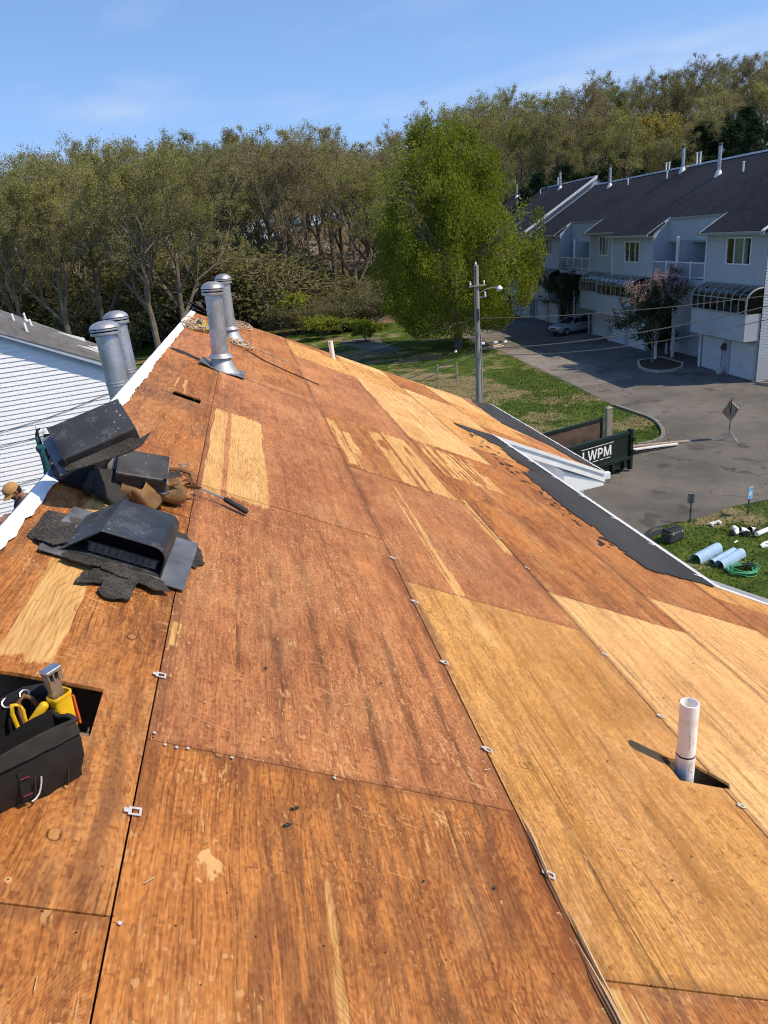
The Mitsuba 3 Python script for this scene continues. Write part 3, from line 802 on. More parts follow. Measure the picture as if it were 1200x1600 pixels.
v = ob(np.array(mm.vertices)); v[:, 2] += 0.03 * np.clip(v[:, 0] - 0.63, 0, 1) ** 0.8
add('flange_strip', on_roof(trimesh.Trimesh(v, mm.faces, process=False)), 'flashing', tv, label='bright bent metal edge of the flange')

# the second vent lies tilted on the heap of bags, the third beside it


def place_by_top(p0, p_u, p_w, slope, h):
    """map whose flat top has its front far corner at p0 and runs towards p_u (length) and p_w (across)"""
    p0, p_u, p_w = (np.asarray(x, float) for x in (p0, p_u, p_w))
    eu = p_u - p0; eu /= np.linalg.norm(eu)
    ew = p_w - p0; ew -= eu * np.dot(ew, eu); ew /= np.linalg.norm(ew)
    en = np.cross(ew, eu)
    o = p0 - slope * ew - h * en
    return lambda v: o + v[:, :1] * ew + v[:, 1:2] * eu + v[:, 2:3] * en


q0, q1, q2 = (-0.032, 1.849, 0.329), (0.191, 1.941, 0.520), (0.052, 1.691, 0.242)
tv2, _ = slant_vent('large black slant vent tipped up on the heap beside the ridge', place_by_top(q0, q1, q2, 0.02, 0.075), w=0.225, L=0.325, h=0.075, slope=0.02, rr=0.012, flange=0.008, mesh_grille=False)
mm = extrude(Polygon([(-0.05, -0.03), (0.16, -0.05), (0.33, -0.02), (0.40, 0.03), (0.47, 0.02), (0.40, 0.06), (0.33, 0.07), (0.1, 0.05), (-0.02, 0.03)]), 0.006)
mp = place_by_top(q0, q1, q2, 0.02, 0.075)
v = np.array(mm.vertices)
add('torn_shingle', on_roof(trimesh.Trimesh(mp(np.column_stack([0.222 + v[:, 1] * 0.7, v[:, 0] * 0.80, 0.026 + v[:, 2] - 0.5 * v[:, 1]])), mm.faces, process=False)), 'torn_shingle', tv2)
q0, q1, q2 = (0.262, 2.170, 0.240), (0.464, 2.190, 0.262), (0.250, 2.030, 0.165)
tv3, _ = slant_vent('smaller black slant vent behind the brown leather pouches', place_by_top(q0, q1, q2, 0.05, 0.08), w=0.225, L=0.235, h=0.08, slope=0.05, rr=0.012, flange=0.01, mesh_grille=False)
add('torn_shingle', on_roof(hull([(0.50, 2.02, 0.20), (0.58, 2.06, 0.225), (0.56, 2.12, 0.235), (0.50, 2.08, 0.205), (0.50, 2.02, 0.195), (0.56, 2.1, 0.23)])), 'torn_shingle', tv3)


# --- soft bags: a shape from a few cross-sections with folds
def soft(sections, n=28, fold=0.012, seed=0, f=22):
    """sections: list of (centre, half-width vector, half-depth vector, squareness); a closed lumpy skin"""
    rows = []
    for c, a, b, sq in sections:
        th = np.arange(n) * 2 * np.pi / n
        ct, st = np.cos(th), np.sin(th)
        k = 2.0 / sq
        x, y = np.sign(ct) * np.abs(ct) ** k, np.sign(st) * np.abs(st) ** k
        rows.append(np.asarray(c) + x[:, None] * np.asarray(a) + y[:, None] * np.asarray(b))
    rows = np.array(rows)
    # refine along the length
    K = len(rows); tt = np.linspace(0, K - 1, 4 * K)
    from scipy.interpolate import CubicSpline
    rows = CubicSpline(np.arange(K), rows, axis=0)(tt) if K > 2 else rows
    K = len(rows)
    v = rows.reshape(-1, 3)
    cen = np.repeat(rows.mean(1), n, axis=0)
    d = v - cen; d /= np.linalg.norm(d, axis=1, keepdims=True) + 1e-9
    q = meshkit.noise(v * np.array([f, f * 0.45, f * 0.6]), seed) + 0.5 * meshkit.noise(v * f * 1.9, seed + 9)
    v = v + d * (fold * (q - 0.75))[:, None]
    f_ = []
    for i in range(K - 1):
        for j in range(n):
            j2 = (j + 1) % n
            f_ += [[i * n + j, i * n + j2, (i + 1) * n + j2], [i * n + j, (i + 1) * n + j2, (i + 1) * n + j]]
    v = np.vstack([v, rows[0].mean(0), rows[-1].mean(0)])
    for j in range(n):
        j2 = (j + 1) % n
        f_ += [[K * n, j2, j], [K * n + 1, (K - 1) * n + j, (K - 1) * n + j2]]
    return trimesh.Trimesh(v, np.array(f_), process=False)


t = thing('backpack', 'black fabric bag squashed under the tipped vent beside the ridge', 'bag')
add('body', on_roof(soft([((0.10, 2.10, 0.10), (0.11, 0.0, 0), (0, 0.02, 0.09), 3), ((0.12, 2.25, 0.12), (0.14, 0, 0), (0, 0.02, 0.12), 3), ((0.15, 2.5, 0.13), (0.15, 0, 0), (0, 0, 0.13), 3), ((0.18, 2.72, 0.08), (0.10, 0, 0), (0, 0, 0.08), 3)], fold=0.03, seed=4, f=14)), 'black_fabric', t, smooth=True)
add('strap', on_roof(tube([(0.02, 2.13, 0.20), (-0.02, 2.10, 0.22), (-0.05, 2.12, 0.20), (-0.07, 2.16, 0.12), (-0.04, 2.2, 0.05)], 0.007, 6)), 'grey_trim', t)
t = thing('jacket', 'grey black crumpled jacket between the vents', 'jacket')
add('body', on_roof(soft([((0.19, 2.02, 0.05), (0.03, 0.02, 0), (0, 0.01, 0.04), 2.2), ((0.22, 2.10, 0.07), (0.07, 0.03, 0), (0, 0.02, 0.06), 2.4), ((0.27, 2.08, 0.07), (0.07, 0.06, 0), (0, 0.03, 0.065), 2.4), ((0.33, 2.04, 0.05), (0.05, 0.05, 0), (0, 0.03, 0.05), 2.2), ((0.37, 2.02, 0.03), (0.02, 0.03, 0), (0, 0.02, 0.025), 2)], fold=0.028, seed=9, f=26)), 'felt', t, smooth=True)
t = thing('cloth_piece', 'small piece of blue cloth on the ridge flashing beside the heap', 'cloth')
add('body', on_roof(soft([((0.0, 2.12, 0.02), (0.03, 0, 0), (0, 0.0, 0.025), 2.5), ((0.03, 2.2, 0.03), (0.05, 0, 0), (0, 0, 0.03), 2.5), ((0.05, 2.32, 0.03), (0.04, 0, 0), (0, 0, 0.03), 2.5)], fold=0.02, seed=14, f=24)), 'blue_cloth', t, smooth=True)
t = thing('battery_case', 'black case with three pale dots on its side, perched on the ridge', 'case')
cR = rot([0, 0, 1], 20) @ rot([0, 1, 0], -10)
cc = np.array([-0.035, 2.22, 0.085])
add('body', on_roof(chamfer(cc, (0.055, 0.16, 0.075), 0.008, cR)), 'vent_black', t)
for k in range(3):
    p_ = cc + cR @ np.array([0.0 + 0.018 * (k - 1), -0.081, 0.008 * (k - 1)])
    add('dot', on_roof(lathe([(0.0005, 0.003), (0.006, 0.002), (0.006, 0)], 12, p_, cR @ np.array([0, -1.0, 0.0]))), 'reflective_trim', t)

# --- leather tool pouches and the long handled bar
def pouch(o, ax, up, wd, ht, dp, seed):
    """an open leather pouch: outer skin, inner skin, rim; ax across, up along its height"""
    o, ax, up = (np.asarray(x, float) for x in (o, ax, up))
    ax /= np.linalg.norm(ax); up = up - ax * np.dot(up, ax); up /= np.linalg.norm(up); nn = np.cross(ax, up)
    ms = []
    n = 28
    th = np.arange(n) * 2 * np.pi / n
    rows = []
    for z, k in ((0.0, 0.35), (0.03, 0.8), (0.25, 1.0), (0.6, 1.02), (0.85, 1.04), (1.0, 1.10), (1.0, 1.03), (0.8, 0.96), (0.2, 0.9), (0.06, 0.3)):
        x = np.sign(np.cos(th)) * np.abs(np.cos(th)) ** 0.75 * wd / 2 * k
        y = np.sign(np.sin(th)) * np.abs(np.sin(th)) ** 0.75 * dp / 2 * k
        sag = 0.012 * np.sin(th * 3 + seed) * z
        rows.append(o + x[:, None] * ax + y[:, None] * nn + (z * ht + sag)[:, None] * up)
    rows = np.array(rows); K = len(rows)
    v = rows.reshape(-1, 3)
    v += 0.006 * (meshkit.noise(v * 30, seed)[:, None] - 0.5) * nn
    f_ = []
    for i in range(K - 1):
        for j in range(n):
            j2 = (j + 1) % n
            f_ += [[i * n + j, i * n + j2, (i + 1) * n + j2], [i * n + j, (i + 1) * n + j2, (i + 1) * n + j]]
    for ring in (0, K - 1):
        c = len(v); v = np.vstack([v, rows[ring].mean(0)])
        for j in range(n):
            f_ += [[c, ring * n + (j + 1) % n, ring * n + j] if ring == 0 else [c, ring * n + j, ring * n + (j + 1) % n]]
    return trimesh.Trimesh(v, np.array(f_), process=False)


t = thing('tool_pouch', 'worn brown leather tool pouches lying between the vents', 'tool pouch')
add('pocket', on_roof(pouch((0.60, 2.36, 0.055), (-0.35, 0.9, 0.1), (-0.9, -0.3, 0.16), 0.30, 0.21, 0.11, 1)), 'leather', t, smooth=True)
add('pocket', on_roof(pouch((0.52, 2.13, 0.06), (0.25, 0.9, 0.35), (-0.80, 0.25, 0.30), 0.25, 0.19, 0.10, 2)), 'leather', t, smooth=True)
add('pocket', on_roof(pouch((0.51, 2.02, 0.045), (0.25, 0.9, 0.2), (-0.7, 0.2, 0.55), 0.14, 0.13, 0.06, 5)), 'leather', t, smooth=True)
add('belt', on_roof(tube([(0.33, 2.02, 0.02), (0.34, 2.08, 0.09), (0.40, 2.16, 0.15), (0.47, 2.30, 0.16), (0.56, 2.44, 0.14), (0.62, 2.50, 0.12), (0.645, 2.48, 0.09)], [0.010, 0.012, 0.012, 0.012, 0.012, 0.012, 0.010], 6)), 'leather', t)
r_ = np.random.default_rng(19)
for k in range(7):
    p0 = np.array([0.44 + 0.028 * k, 2.03 + 0.055 * k, 0.10 + 0.012 * r_.normal()])
    d0 = np.array([r_.normal(0.05, 0.05), r_.normal(0.11, 0.03), r_.normal(0.0, 0.02)])
    n0 = np.array([0.018, -0.004, 0.012])
    add('strap', on_roof(hull([p0 - n0, p0 + n0, p0 + d0 - n0, p0 + d0 + n0, p0 + d0 * 0.5 + n0 + [0, 0, 0.012], p0 + d0 * 0.5 - n0 + [0, 0, 0.012], p0 + [0, 0, -0.004], p0 + d0 + [0, 0, -0.004]])), 'leather', t)
for k, (w, u, h) in enumerate(((0.455, 2.06, 0.10), (0.475, 2.11, 0.115), (0.50, 2.16, 0.12), (0.64, 2.42, 0.10), (0.66, 2.37, 0.09))):
    add('tool_loop', on_roof(tube([(w, u, h - 0.02), (w - 0.02, u + 0.015, h + 0.015), (w - 0.05, u + 0.03, h + 0.02), (w - 0.08, u + 0.03, h - 0.01)], 0.0055, 6)), 'leather', t, smooth=True)
add('buckle', on_roof(tube([(0.55, 2.50, 0.15), (0.58, 2.53, 0.155), (0.60, 2.49, 0.155), (0.57, 2.465, 0.15)], 0.004, 6, closed=True)), 'steel', t)
add('hammer_loop', on_roof(tube([(0.53, 2.05, 0.115), (0.545, 2.08, 0.125), (0.555, 2.05, 0.115)], 0.004, 6)), 'steel', t)

t = thing('pry_bar', 'long thin steel bar with a black grip beside the leather pouches', 'pry bar')
a0, a1, a2 = np.array([0.70, 2.50, 0.05]), np.array([0.845, 2.47, 0.042]), np.array([0.985, 2.405, 0.026])
add('shaft', on_roof(tube([a0, a1], 0.0062, 8)), 'steel', t)
add('hook', on_roof(tube([a0, a0 + [-0.015, 0.006, 0.0], a0 + [-0.022, 0.0, -0.012], a0 + [-0.020, -0.012, -0.04]], [0.006, 0.007, 0.007, 0.004], 8)), 'steel', t)
add('grip', on_roof(tube([a1 - (a2 - a1) * 0.02, a1 + (a2 - a1) * 0.05, a1 + (a2 - a1) * 0.5, a2 - (a2 - a1) * 0.06, a2], [0.009, 0.0155, 0.0165, 0.0175, 0.012], 14)), 'black_rubber', t, smooth=40)

# --- black tool bag with hand tools, half out of the frame
t = thing('tool_bag', 'black fabric tool bag with red stitching beside the cut-out', 'tool bag')


def bagpt(s, d, h):
    """bag coordinates: s along its front (0 = right end, grows left), d back from the front, h up; world z is up"""
    f0, f1 = rp(0.545, 0.095, 0.0), rp(0.395, -0.075, 0.0)
    e = f1 - f0; L_ = np.linalg.norm(e); e /= L_
    z = np.array([0.0, 0.0, 1.0])
    bk = np.cross(z, e); bk /= np.linalg.norm(bk)
    if np.dot(bk, [-1, 1, 0]) < 0:
        bk = -bk
    return f0 + e * s + bk * d + z * h - bk * 0.16 * h


def bag_panel(fn, ns, nh, bsdf, name, seed, th=0.0, amp=0.006, label=None):
    S_, H_ = np.meshgrid(np.linspace(0, 1, ns), np.linspace(0, 1, nh), indexing='ij')
    v = np.array([fn(a, b) for a, b in zip(S_.ravel(), H_.ravel())])
    q = meshkit.fbm(v * np.array([18, 18, 9]), 3, seed) - 0.5
    nrm = np.cross(v[nh] - v[0], v[1] - v[0]); nrm /= np.linalg.norm(nrm) + 1e-9
    v = v + nrm * (amp * q)[:, None]
    f_ = []
    for i in range(ns - 1):
        for j in range(nh - 1):
            f_ += [[i * nh + j, (i + 1) * nh + j, (i + 1) * nh + j + 1], [i * nh + j, (i + 1) * nh + j + 1, i * nh + j + 1]]
    add(name, trimesh.Trimesh(v, np.array(f_), process=False), bsdf, t, smooth=True, label=label)


LB = 0.42   # bag length, most of it outside the frame
HT = lambda s: max(0.09, 0.180 - 0.13 * s) + 0.005 * math.sin(s * 16)


def front(a, b):
    s = a * LB
    return bagpt(s, 0.012 * math.sin(3.1 * b) * -1.4 - 0.012 * math.sin(math.pi * min(1, a * 2)), b * HT(s) + 0.004)


bag_panel(front, 60, 26, 'black_fabric', 'front_panel', 2, amp=0.026)
bag_panel(lambda a, b: bagpt(0.0 - 0.012 * math.sin(math.pi * a) * math.sin(math.pi * b), a * 0.155, b * (HT(0) - 0.01 * a) + 0.004), 20, 22, 'black_fabric', 'side_panel', 3, amp=0.014)
bag_panel(lambda a, b: bagpt(a * LB, 0.155 + 0.01 * math.sin(3 * b), b * (0.20 - 0.05 * a) + 0.004), 40, 18, 'black_fabric', 'back_panel', 4, amp=0.012)
bag_panel(lambda a, b: bagpt(a * LB, 0.005 + 0.15 * b, 0.05), 12, 6, 'black_fabric', 'floor_panel', 4, amp=0.004)
# folded inner divider and rim band
bag_panel(lambda a, b: bagpt(0.012 + a * LB, 0.06 + 0.02 * a + 0.01 * math.sin(5 * a), 0.05 + b * (0.150 - 0.125 * a + 0.006 * math.sin(14 * a))), 40, 12, 'black_fabric', 'divider', 6, amp=0.016)
bag_panel(lambda a, b: front(a, 0.80 + 0.22 * b) + np.array([0.006, -0.008, 0.002]), 60, 6, 'grey_trim', 'rim_band', 2, amp=0.024)
bag_panel(lambda a, b: bagpt(-0.006, a * 0.15, HT(0) - 0.036 + b * 0.038 - 0.008 * a), 16, 5, 'grey_trim', 'rim_band', 8, amp=0.010)
add('rim_roll', tube([bagpt(s, -0.008, HT(s) + 0.003) for s in np.linspace(0, LB, 40)], 0.006, 8), 'grey_trim', t, smooth=True)
add('rim_roll', tube([bagpt(-0.003, d, HT(0) + 0.003 - 0.06 * d + 0.005 * math.sin(d * 90)) for d in np.linspace(-0.008, 0.155, 16)], 0.007, 8), 'grey_trim', t, smooth=True)
for s in (0.045, 0.135):
    add('piping', tube([bagpt(s + 0.012 * q, -0.016 - 0.008 * math.sin(3 * q), (HT(s) - 0.04) * (1 - q) + 0.008) for q in np.linspace(0, 1, 14)], 0.0026, 6), 'grey_trim', t)
bag_panel(lambda a, b: bagpt(0.155 + 0.024 * a, -0.024, 0.025 + 0.085 * b), 4, 10, 'black_fabric', 'webbing', 11, amp=0.003)
for h_ in (0.040, 0.090):
    add('red_stitch', tube([bagpt(0.156 + 0.022 * q, -0.030, h_) for q in np.linspace(0, 1, 5)], 0.0014, 5), 'red_trim', t)
add('silver_cord', tube([bagpt(s, -0.030, h) for s, h in ((0.128, 0.075), (0.130, 0.06), (0.134, 0.045), (0.140, 0.031), (0.150, 0.020), (0.162, 0.016))], 0.0022, 6), 'reflective_trim', t, smooth=True)
add('red_stitch', tube([bagpt(s, 0.05, 0.165 + 0.02 * s) for s in (0.185, 0.21, 0.24)], 0.002, 5), 'red_trim', t)
add('red_stitch', tube([rp(*q) for q in ((0.352, 0.150, 0.135), (0.335, 0.15, 0.115), (0.315, 0.14, 0.09), (0.30, 0.13, 0.07))], 0.0035, 6), 'red_trim', t)
# padded carrying strap arching behind with two steel eyelets
arch = [rp(*q) for q in ((0.455, 0.21, 0.06), (0.425, 0.21, 0.12), (0.385, 0.20, 0.150), (0.351, 0.185, 0.140), (0.318, 0.185, 0.105), (0.295, 0.17, 0.06), (0.27, 0.15, 0.0))]
add('carrying_strap', moved(tube(arch, 0.020, 10)), 'black_fabric', t, smooth=True)
for q, r0 in ((arch[3], 0.012), (arch[4], 0.014)):
    c = q + (CAM - q) / np.linalg.norm(CAM - q) * 0.019
    ax_ = (CAM - q) / np.linalg.norm(CAM - q) + np.array([0, 0, 0.5])
    add('eyelet', lathe([(r0 * 0.72, 0.0), (r0 * 0.76, 0.002), (r0, 0.0025), (r0 * 1.05, 0.0), (r0 * 1.05, -0.004)], 18, c, ax_), 'steel', t, smooth=40)

# the tools: each a thing held by the bag
t = thing('tool_holster', 'yellow plastic holster standing at the right end of the tool bag', 'holster')


def hol(s, d, h):
    return bagpt(s, d, h)


hx = (hol(0.04, 0.085, 0) - hol(0.12, 0.085, 0)); hx /= np.linalg.norm(hx)
hz_ = np.array([0.02, -0.02, 1.0]); hz_ /= np.linalg.norm(hz_)
hy = np.cross(hz_, hx); hx = np.cross(hy, hz_)
hc = rp(0.432, 0.151, 0.182) - 0.175 * hz_
rows = []
n = 28
th = np.arange(n) * 2 * np.pi / n
for z, k in ((0.0, 0.72), (0.10, 0.9), (0.155, 0.97), (0.168, 1.0), (0.170, 1.10), (0.178, 1.12), (0.180, 1.04), (0.178, 0.93), (0.10, 0.86), (0.02, 0.6)):
    x = np.sign(np.cos(th)) * np.abs(np.cos(th)) ** 0.5 * 0.027 * k
    y = np.sign(np.sin(th)) * np.abs(np.sin(th)) ** 0.5 * 0.019 * k
    rows.append(hc + x[:, None] * hx + y[:, None] * hy + z * hz_)
rows = np.array(rows)
f_ = []
for i in range(len(rows) - 1):
    for j in range(n):
        j2 = (j + 1) % n
        f_ += [[i * n + j, i * n + j2, (i + 1) * n + j2], [i * n + j, (i + 1) * n + j2, (i + 1) * n + j]]
add('body', trimesh.Trimesh(rows.reshape(-1, 3), np.array(f_), process=False), 'yellow_plastic', t, smooth=40)
add('orange_plate', box(hc + 0.030 * hx + 0.115 * hz_, (0.005, 0.030, 0.085), np.column_stack([hx, hy, hz_])), 'orange_plastic', t)
t = thing('hammer', 'silver hammer head and shank standing up out of the yellow holster', 'hammer')
HR = np.column_stack([hx, hy, hz_])
add('shank', hull(np.vstack([hc + HR @ np.array([a * 0.0125 - 0.004, b * 0.008, 0.13]) for a in (-1, 1) for b in (-1, 1)] + [hc + HR @ np.array([a * 0.0165 - 0.006, b * 0.010, 0.225]) for a in (-1, 1) for b in (-1, 1)])), 'steel', t)
for k, x in enumerate((-0.021, -0.008, 0.006)):
    add('head_prong', hull(np.vstack([hc + HR @ np.array([x + a * 0.0022, b * 0.012 - 0.002, 0.222]) for a in (-1, 1) for b in (-1, 1)] + [hc + HR @ np.array([x * 1.15 + a * 0.0022, b * 0.013 - 0.002, 0.245]) for a in (-1, 1) for b in (-1, 1)])), 'steel', t)
add('head_face', hull(np.vstack([hc + HR @ np.array([0.011 + a * 0.006, b * 0.013, z]) for a in (-1, 1) for b in (-1, 1) for z in (0.22, 0.248)])), 'steel', t)
add('head', chamfer(hc + HR @ np.array([-0.004, 0, 0.251]), (0.047, 0.032, 0.012), 0.004, HR), 'steel', t)
add('head_core', box(hc + HR @ np.array([-0.007, 0.004, 0.233]), (0.026, 0.012, 0.024), HR), 'vent_inside', t)
t = thing('utility_knife', 'yellow handled knife leaning in the middle of the tool bag', 'knife')
k0, k1 = rp(0.382, 0.115, 0.080), rp(0.410, 0.128, 0.168)
add('handle', tube([k0, k0 + (k1 - k0) * 0.3, k0 + (k1 - k0) * 0.7, k1 - (k1 - k0) * 0.06, k1], [0.011, 0.011, 0.012, 0.0115, 0.006], 12), 'yellow_plastic', t, smooth=50)
t = thing('pliers', 'yellow and brown looped pliers handles at the left of the tool bag', 'pliers')
q0 = rp(0.382, 0.128, 0.075)
for dx, bs, nm in ((0.0, 'yellow_plastic', 'yellow_handle'), (-0.018, 'leather', 'brown_handle')):
    e_s = (hol(0.10, 0, 0) - hol(0.2, 0, 0)); e_s /= np.linalg.norm(e_s)
    pts = [q0 + e_s * (x - dx) + np.array([0, 0, z]) for x, z in ((-0.012, 0.0), (-0.016, 0.05), (-0.012, 0.085), (0.006, 0.098), (0.024, 0.085), (0.034, 0.05), (0.036, 0.0))]
    if dx == 0:
        pts = [q0 + e_s * x + np.array([0, 0, z]) for x, z in ((-0.014, 0.0), (-0.018, 0.06), (-0.012, 0.082), (0.004, 0.078), (0.010, 0.06), (0.006, 0.0))]
    add(nm, tube(pts, 0.0058, 8), bs, t, smooth=True)
t = thing('tin_snips', 'red handled snips with a yellow tip, between the knife and the holster', 'snips')
add('handle', tube([rp(0.410, 0.125, 0.10), rp(0.418, 0.125, 0.128), rp(0.424, 0.128, 0.138)], [0.006, 0.007, 0.005], 8), 'red_trim', t)
add('yellow_tip', tube([rp(0.425, 0.125, 0.125), rp(0.434, 0.128, 0.145), rp(0.441, 0.13, 0.150)], [0.006, 0.008, 0.004], 8), 'yellow_plastic', t, smooth=True)

# --- rope heap and coils by the far end of the ridge
r_ = np.random.default_rng(6)


def rope_heap(parent, c, sx, sy, loops, r, bs, name, flat=0.03, seed=0):
    rr_ = np.random.default_rng(seed)
    for k in range(loops):
        ph, n = rr_.uniform(0, 6.28), 26
        th = np.linspace(0, 2 * np.pi * rr_.uniform(0.7, 1.1), n) + ph
        a, b = sx * rr_.uniform(0.5, 1.0), sy * rr_.uniform(0.5, 1.0)
        o = rr_.normal(0, 0.16, 2) * np.array([sx, sy])
        pts = np.column_stack([c[0] + o[0] + a * np.cos(th) + 0.02 * rr_.normal(0, 1, n), c[1] + o[1] + b * np.sin(th) + 0.02 * rr_.normal(0, 1, n), c[2] + r + flat * np.abs(np.sin(th * rr_.uniform(0.6, 1.6) + ph)) * rr_.uniform(0.3, 1.4)])
        for q in range(2):
            pts[1:-1] = (pts[:-2] + 2 * pts[1:-1] + pts[2:]) / 4
        add(name, on_roof(tube(pts, r, 6)), bs, parent, smooth=True)


t = thing('rope_heap', 'tangled heap of tan and yellow rope lying on the ridge behind the nearest flue', 'rope')
rope_heap(t, (0.22, 10.6, 0.0), 0.22, 0.62, 11, 0.009, 'rope', 'rope_loop', 0.08, 3)
rope_heap(t, (0.34, 10.6, 0.02), 0.10, 0.30, 3, 0.010, 'yellow_rope', 'yellow_rope_loop', 0.1, 5)
t = thing('rope_coil', 'pale rope coil at the foot of the farther flue on the deck', 'rope')
rope_heap(t, (0.93, 10.35, 0.0), 0.16, 0.36, 5, 0.010, 'rope', 'rope_loop', 0.05, 8)
add('rope_tail', on_roof(tube([(1.05, 10.4, 0.02), (1.25, 10.5, 0.012), (1.5, 10.35, 0.012), (1.75, 10.2, 0.012)], 0.008, 6)), 'rope', t)
add('rope_tail', on_roof(tube([(1.0, 9.9, 0.02), (1.3, 9.4, 0.012), (1.7, 9.1, 0.012), (2.1, 8.9, 0.012)], 0.008, 6)), 'torn_shingle', t)
t = thing('rope_heap', 'thin loose rope strewn along the far rake of the roof', 'rope')
rope_heap(t, (0.9, 13.35, 0.0), 0.30, 0.45, 7, 0.008, 'rope', 'rope_loop', 0.10, 12)
t = thing('shingle_bundle', 'black lump of old shingles at the far end of the ridge', 'shingles')
for k in range(5):
    a = rot([0, 0, 1], r_.normal(20, 14)) @ rot([0, 1, 0], 10 + 6 * k)
    add('shingle', on_roof(box((0.05 + 0.09 * k, 13.1 + 0.05 * k, 0.05 + 0.022 * k), (0.42, 0.5, 0.02), a)), 'torn_shingle', t)

# ================================================================== the two workers on the lower roof behind the ridge
mat('skin', vary((0.24, 0.125, 0.08), (0.34, 0.19, 0.125), 30), 0.55)
mat('tan_cap', vary((0.36, 0.20, 0.07), (0.46, 0.27, 0.10), 30), 0.85)
mat('dark_shirt', vary((0.030, 0.026, 0.034), (0.060, 0.052, 0.065), 20), 0.9)
mat('grey_shirt', vary((0.10, 0.09, 0.10), (0.17, 0.155, 0.17), 20), 0.9)
mat('teal_shirt', vary((0.015, 0.085, 0.085), (0.03, 0.14, 0.135), 20), 0.85)
mat('jeans', vary((0.03, 0.045, 0.085), (0.06, 0.085, 0.14), 25), 0.9)
mat('work_shoe', (0.05, 0.035, 0.025), 0.7)
mat('white_plastic', vary((0.70, 0.71, 0.72), (0.82, 0.83, 0.83), 9), 0.4)
mat('black_glove', (0.02, 0.02, 0.022), 0.8)
mat('dark_hair', (0.02, 0.014, 0.010), 0.7)
mat('shingle_grey', lambda p, n, uv: mix((0.060, 0.061, 0.064), (0.135, 0.135, 0.138), dr.clip(0.5 + 1.2 * (fbm(p.x * 5, p.y * 5, p.z * 5, 4) - 0.5) + 0.5 * (noise(p.x * 70, p.y * 70, p.z * 70) - 0.5), 0, 1)), 0.9)

add('lower_roof', bx((-3.6, -3.0, -3.66), (-0.02, 17.0, -3.48)), 'shingle_grey', house, label='lower flat roof behind the ridge')
add('lower_wall', bx((-3.55, -2.9, -8.5), (-3.4, 16.9, -3.66)), 'siding_white', house)
add('flue_chase', bx((-0.75, 6.6, -3.48), (-0.32, 7.95, -0.86)), 'siding_white', house)


def hand(w, d, side, grip=0.6):
    """bones of a hand from the wrist w along d: palm, four fingers of different length, thumb"""
    w, d = np.asarray(w, float), np.asarray(d, float); d /= np.linalg.norm(d)
    s = np.cross(d, [0, 0, 1.0]); s /= np.linalg.norm(s) + 1e-9
    n = np.cross(s, d)
    out = [((w, 0.026), (w + d * 0.045 + s * 0.012, 0.024)), ((w, 0.026), (w + d * 0.045 - s * 0.016, 0.024)), ((w + d * 0.04 + s * 0.014, 0.022), (w + d * 0.075 + s * 0.022, 0.014)), ((w + d * 0.04 - s * 0.014, 0.022), (w + d * 0.075 - s * 0.022, 0.014))]
    for k, L in enumerate((0.062, 0.075, 0.070, 0.055)):
        b = w + d * 0.078 + s * (0.030 - 0.020 * k)
        m = b + (d * math.cos(grip * 0.6) - n * math.sin(grip * 0.6)) * L * 0.5
        e = m + (d * math.cos(grip * 1.6) - n * math.sin(grip * 1.6)) * L * 0.5
        out += [((b, 0.0098), (m, 0.009)), ((m, 0.009), (e, 0.0078))]
    b = w + d * 0.03 + s * 0.028 * side
    m = b + (d * 0.6 + s * 0.7 * side - n * 0.2) * 0.035
    e = m + (d * 0.9 + s * 0.1 * side - n * 0.4) * 0.03
    return out + [((b, 0.014), (m, 0.0105)), ((m, 0.0105), (e, 0.009))]


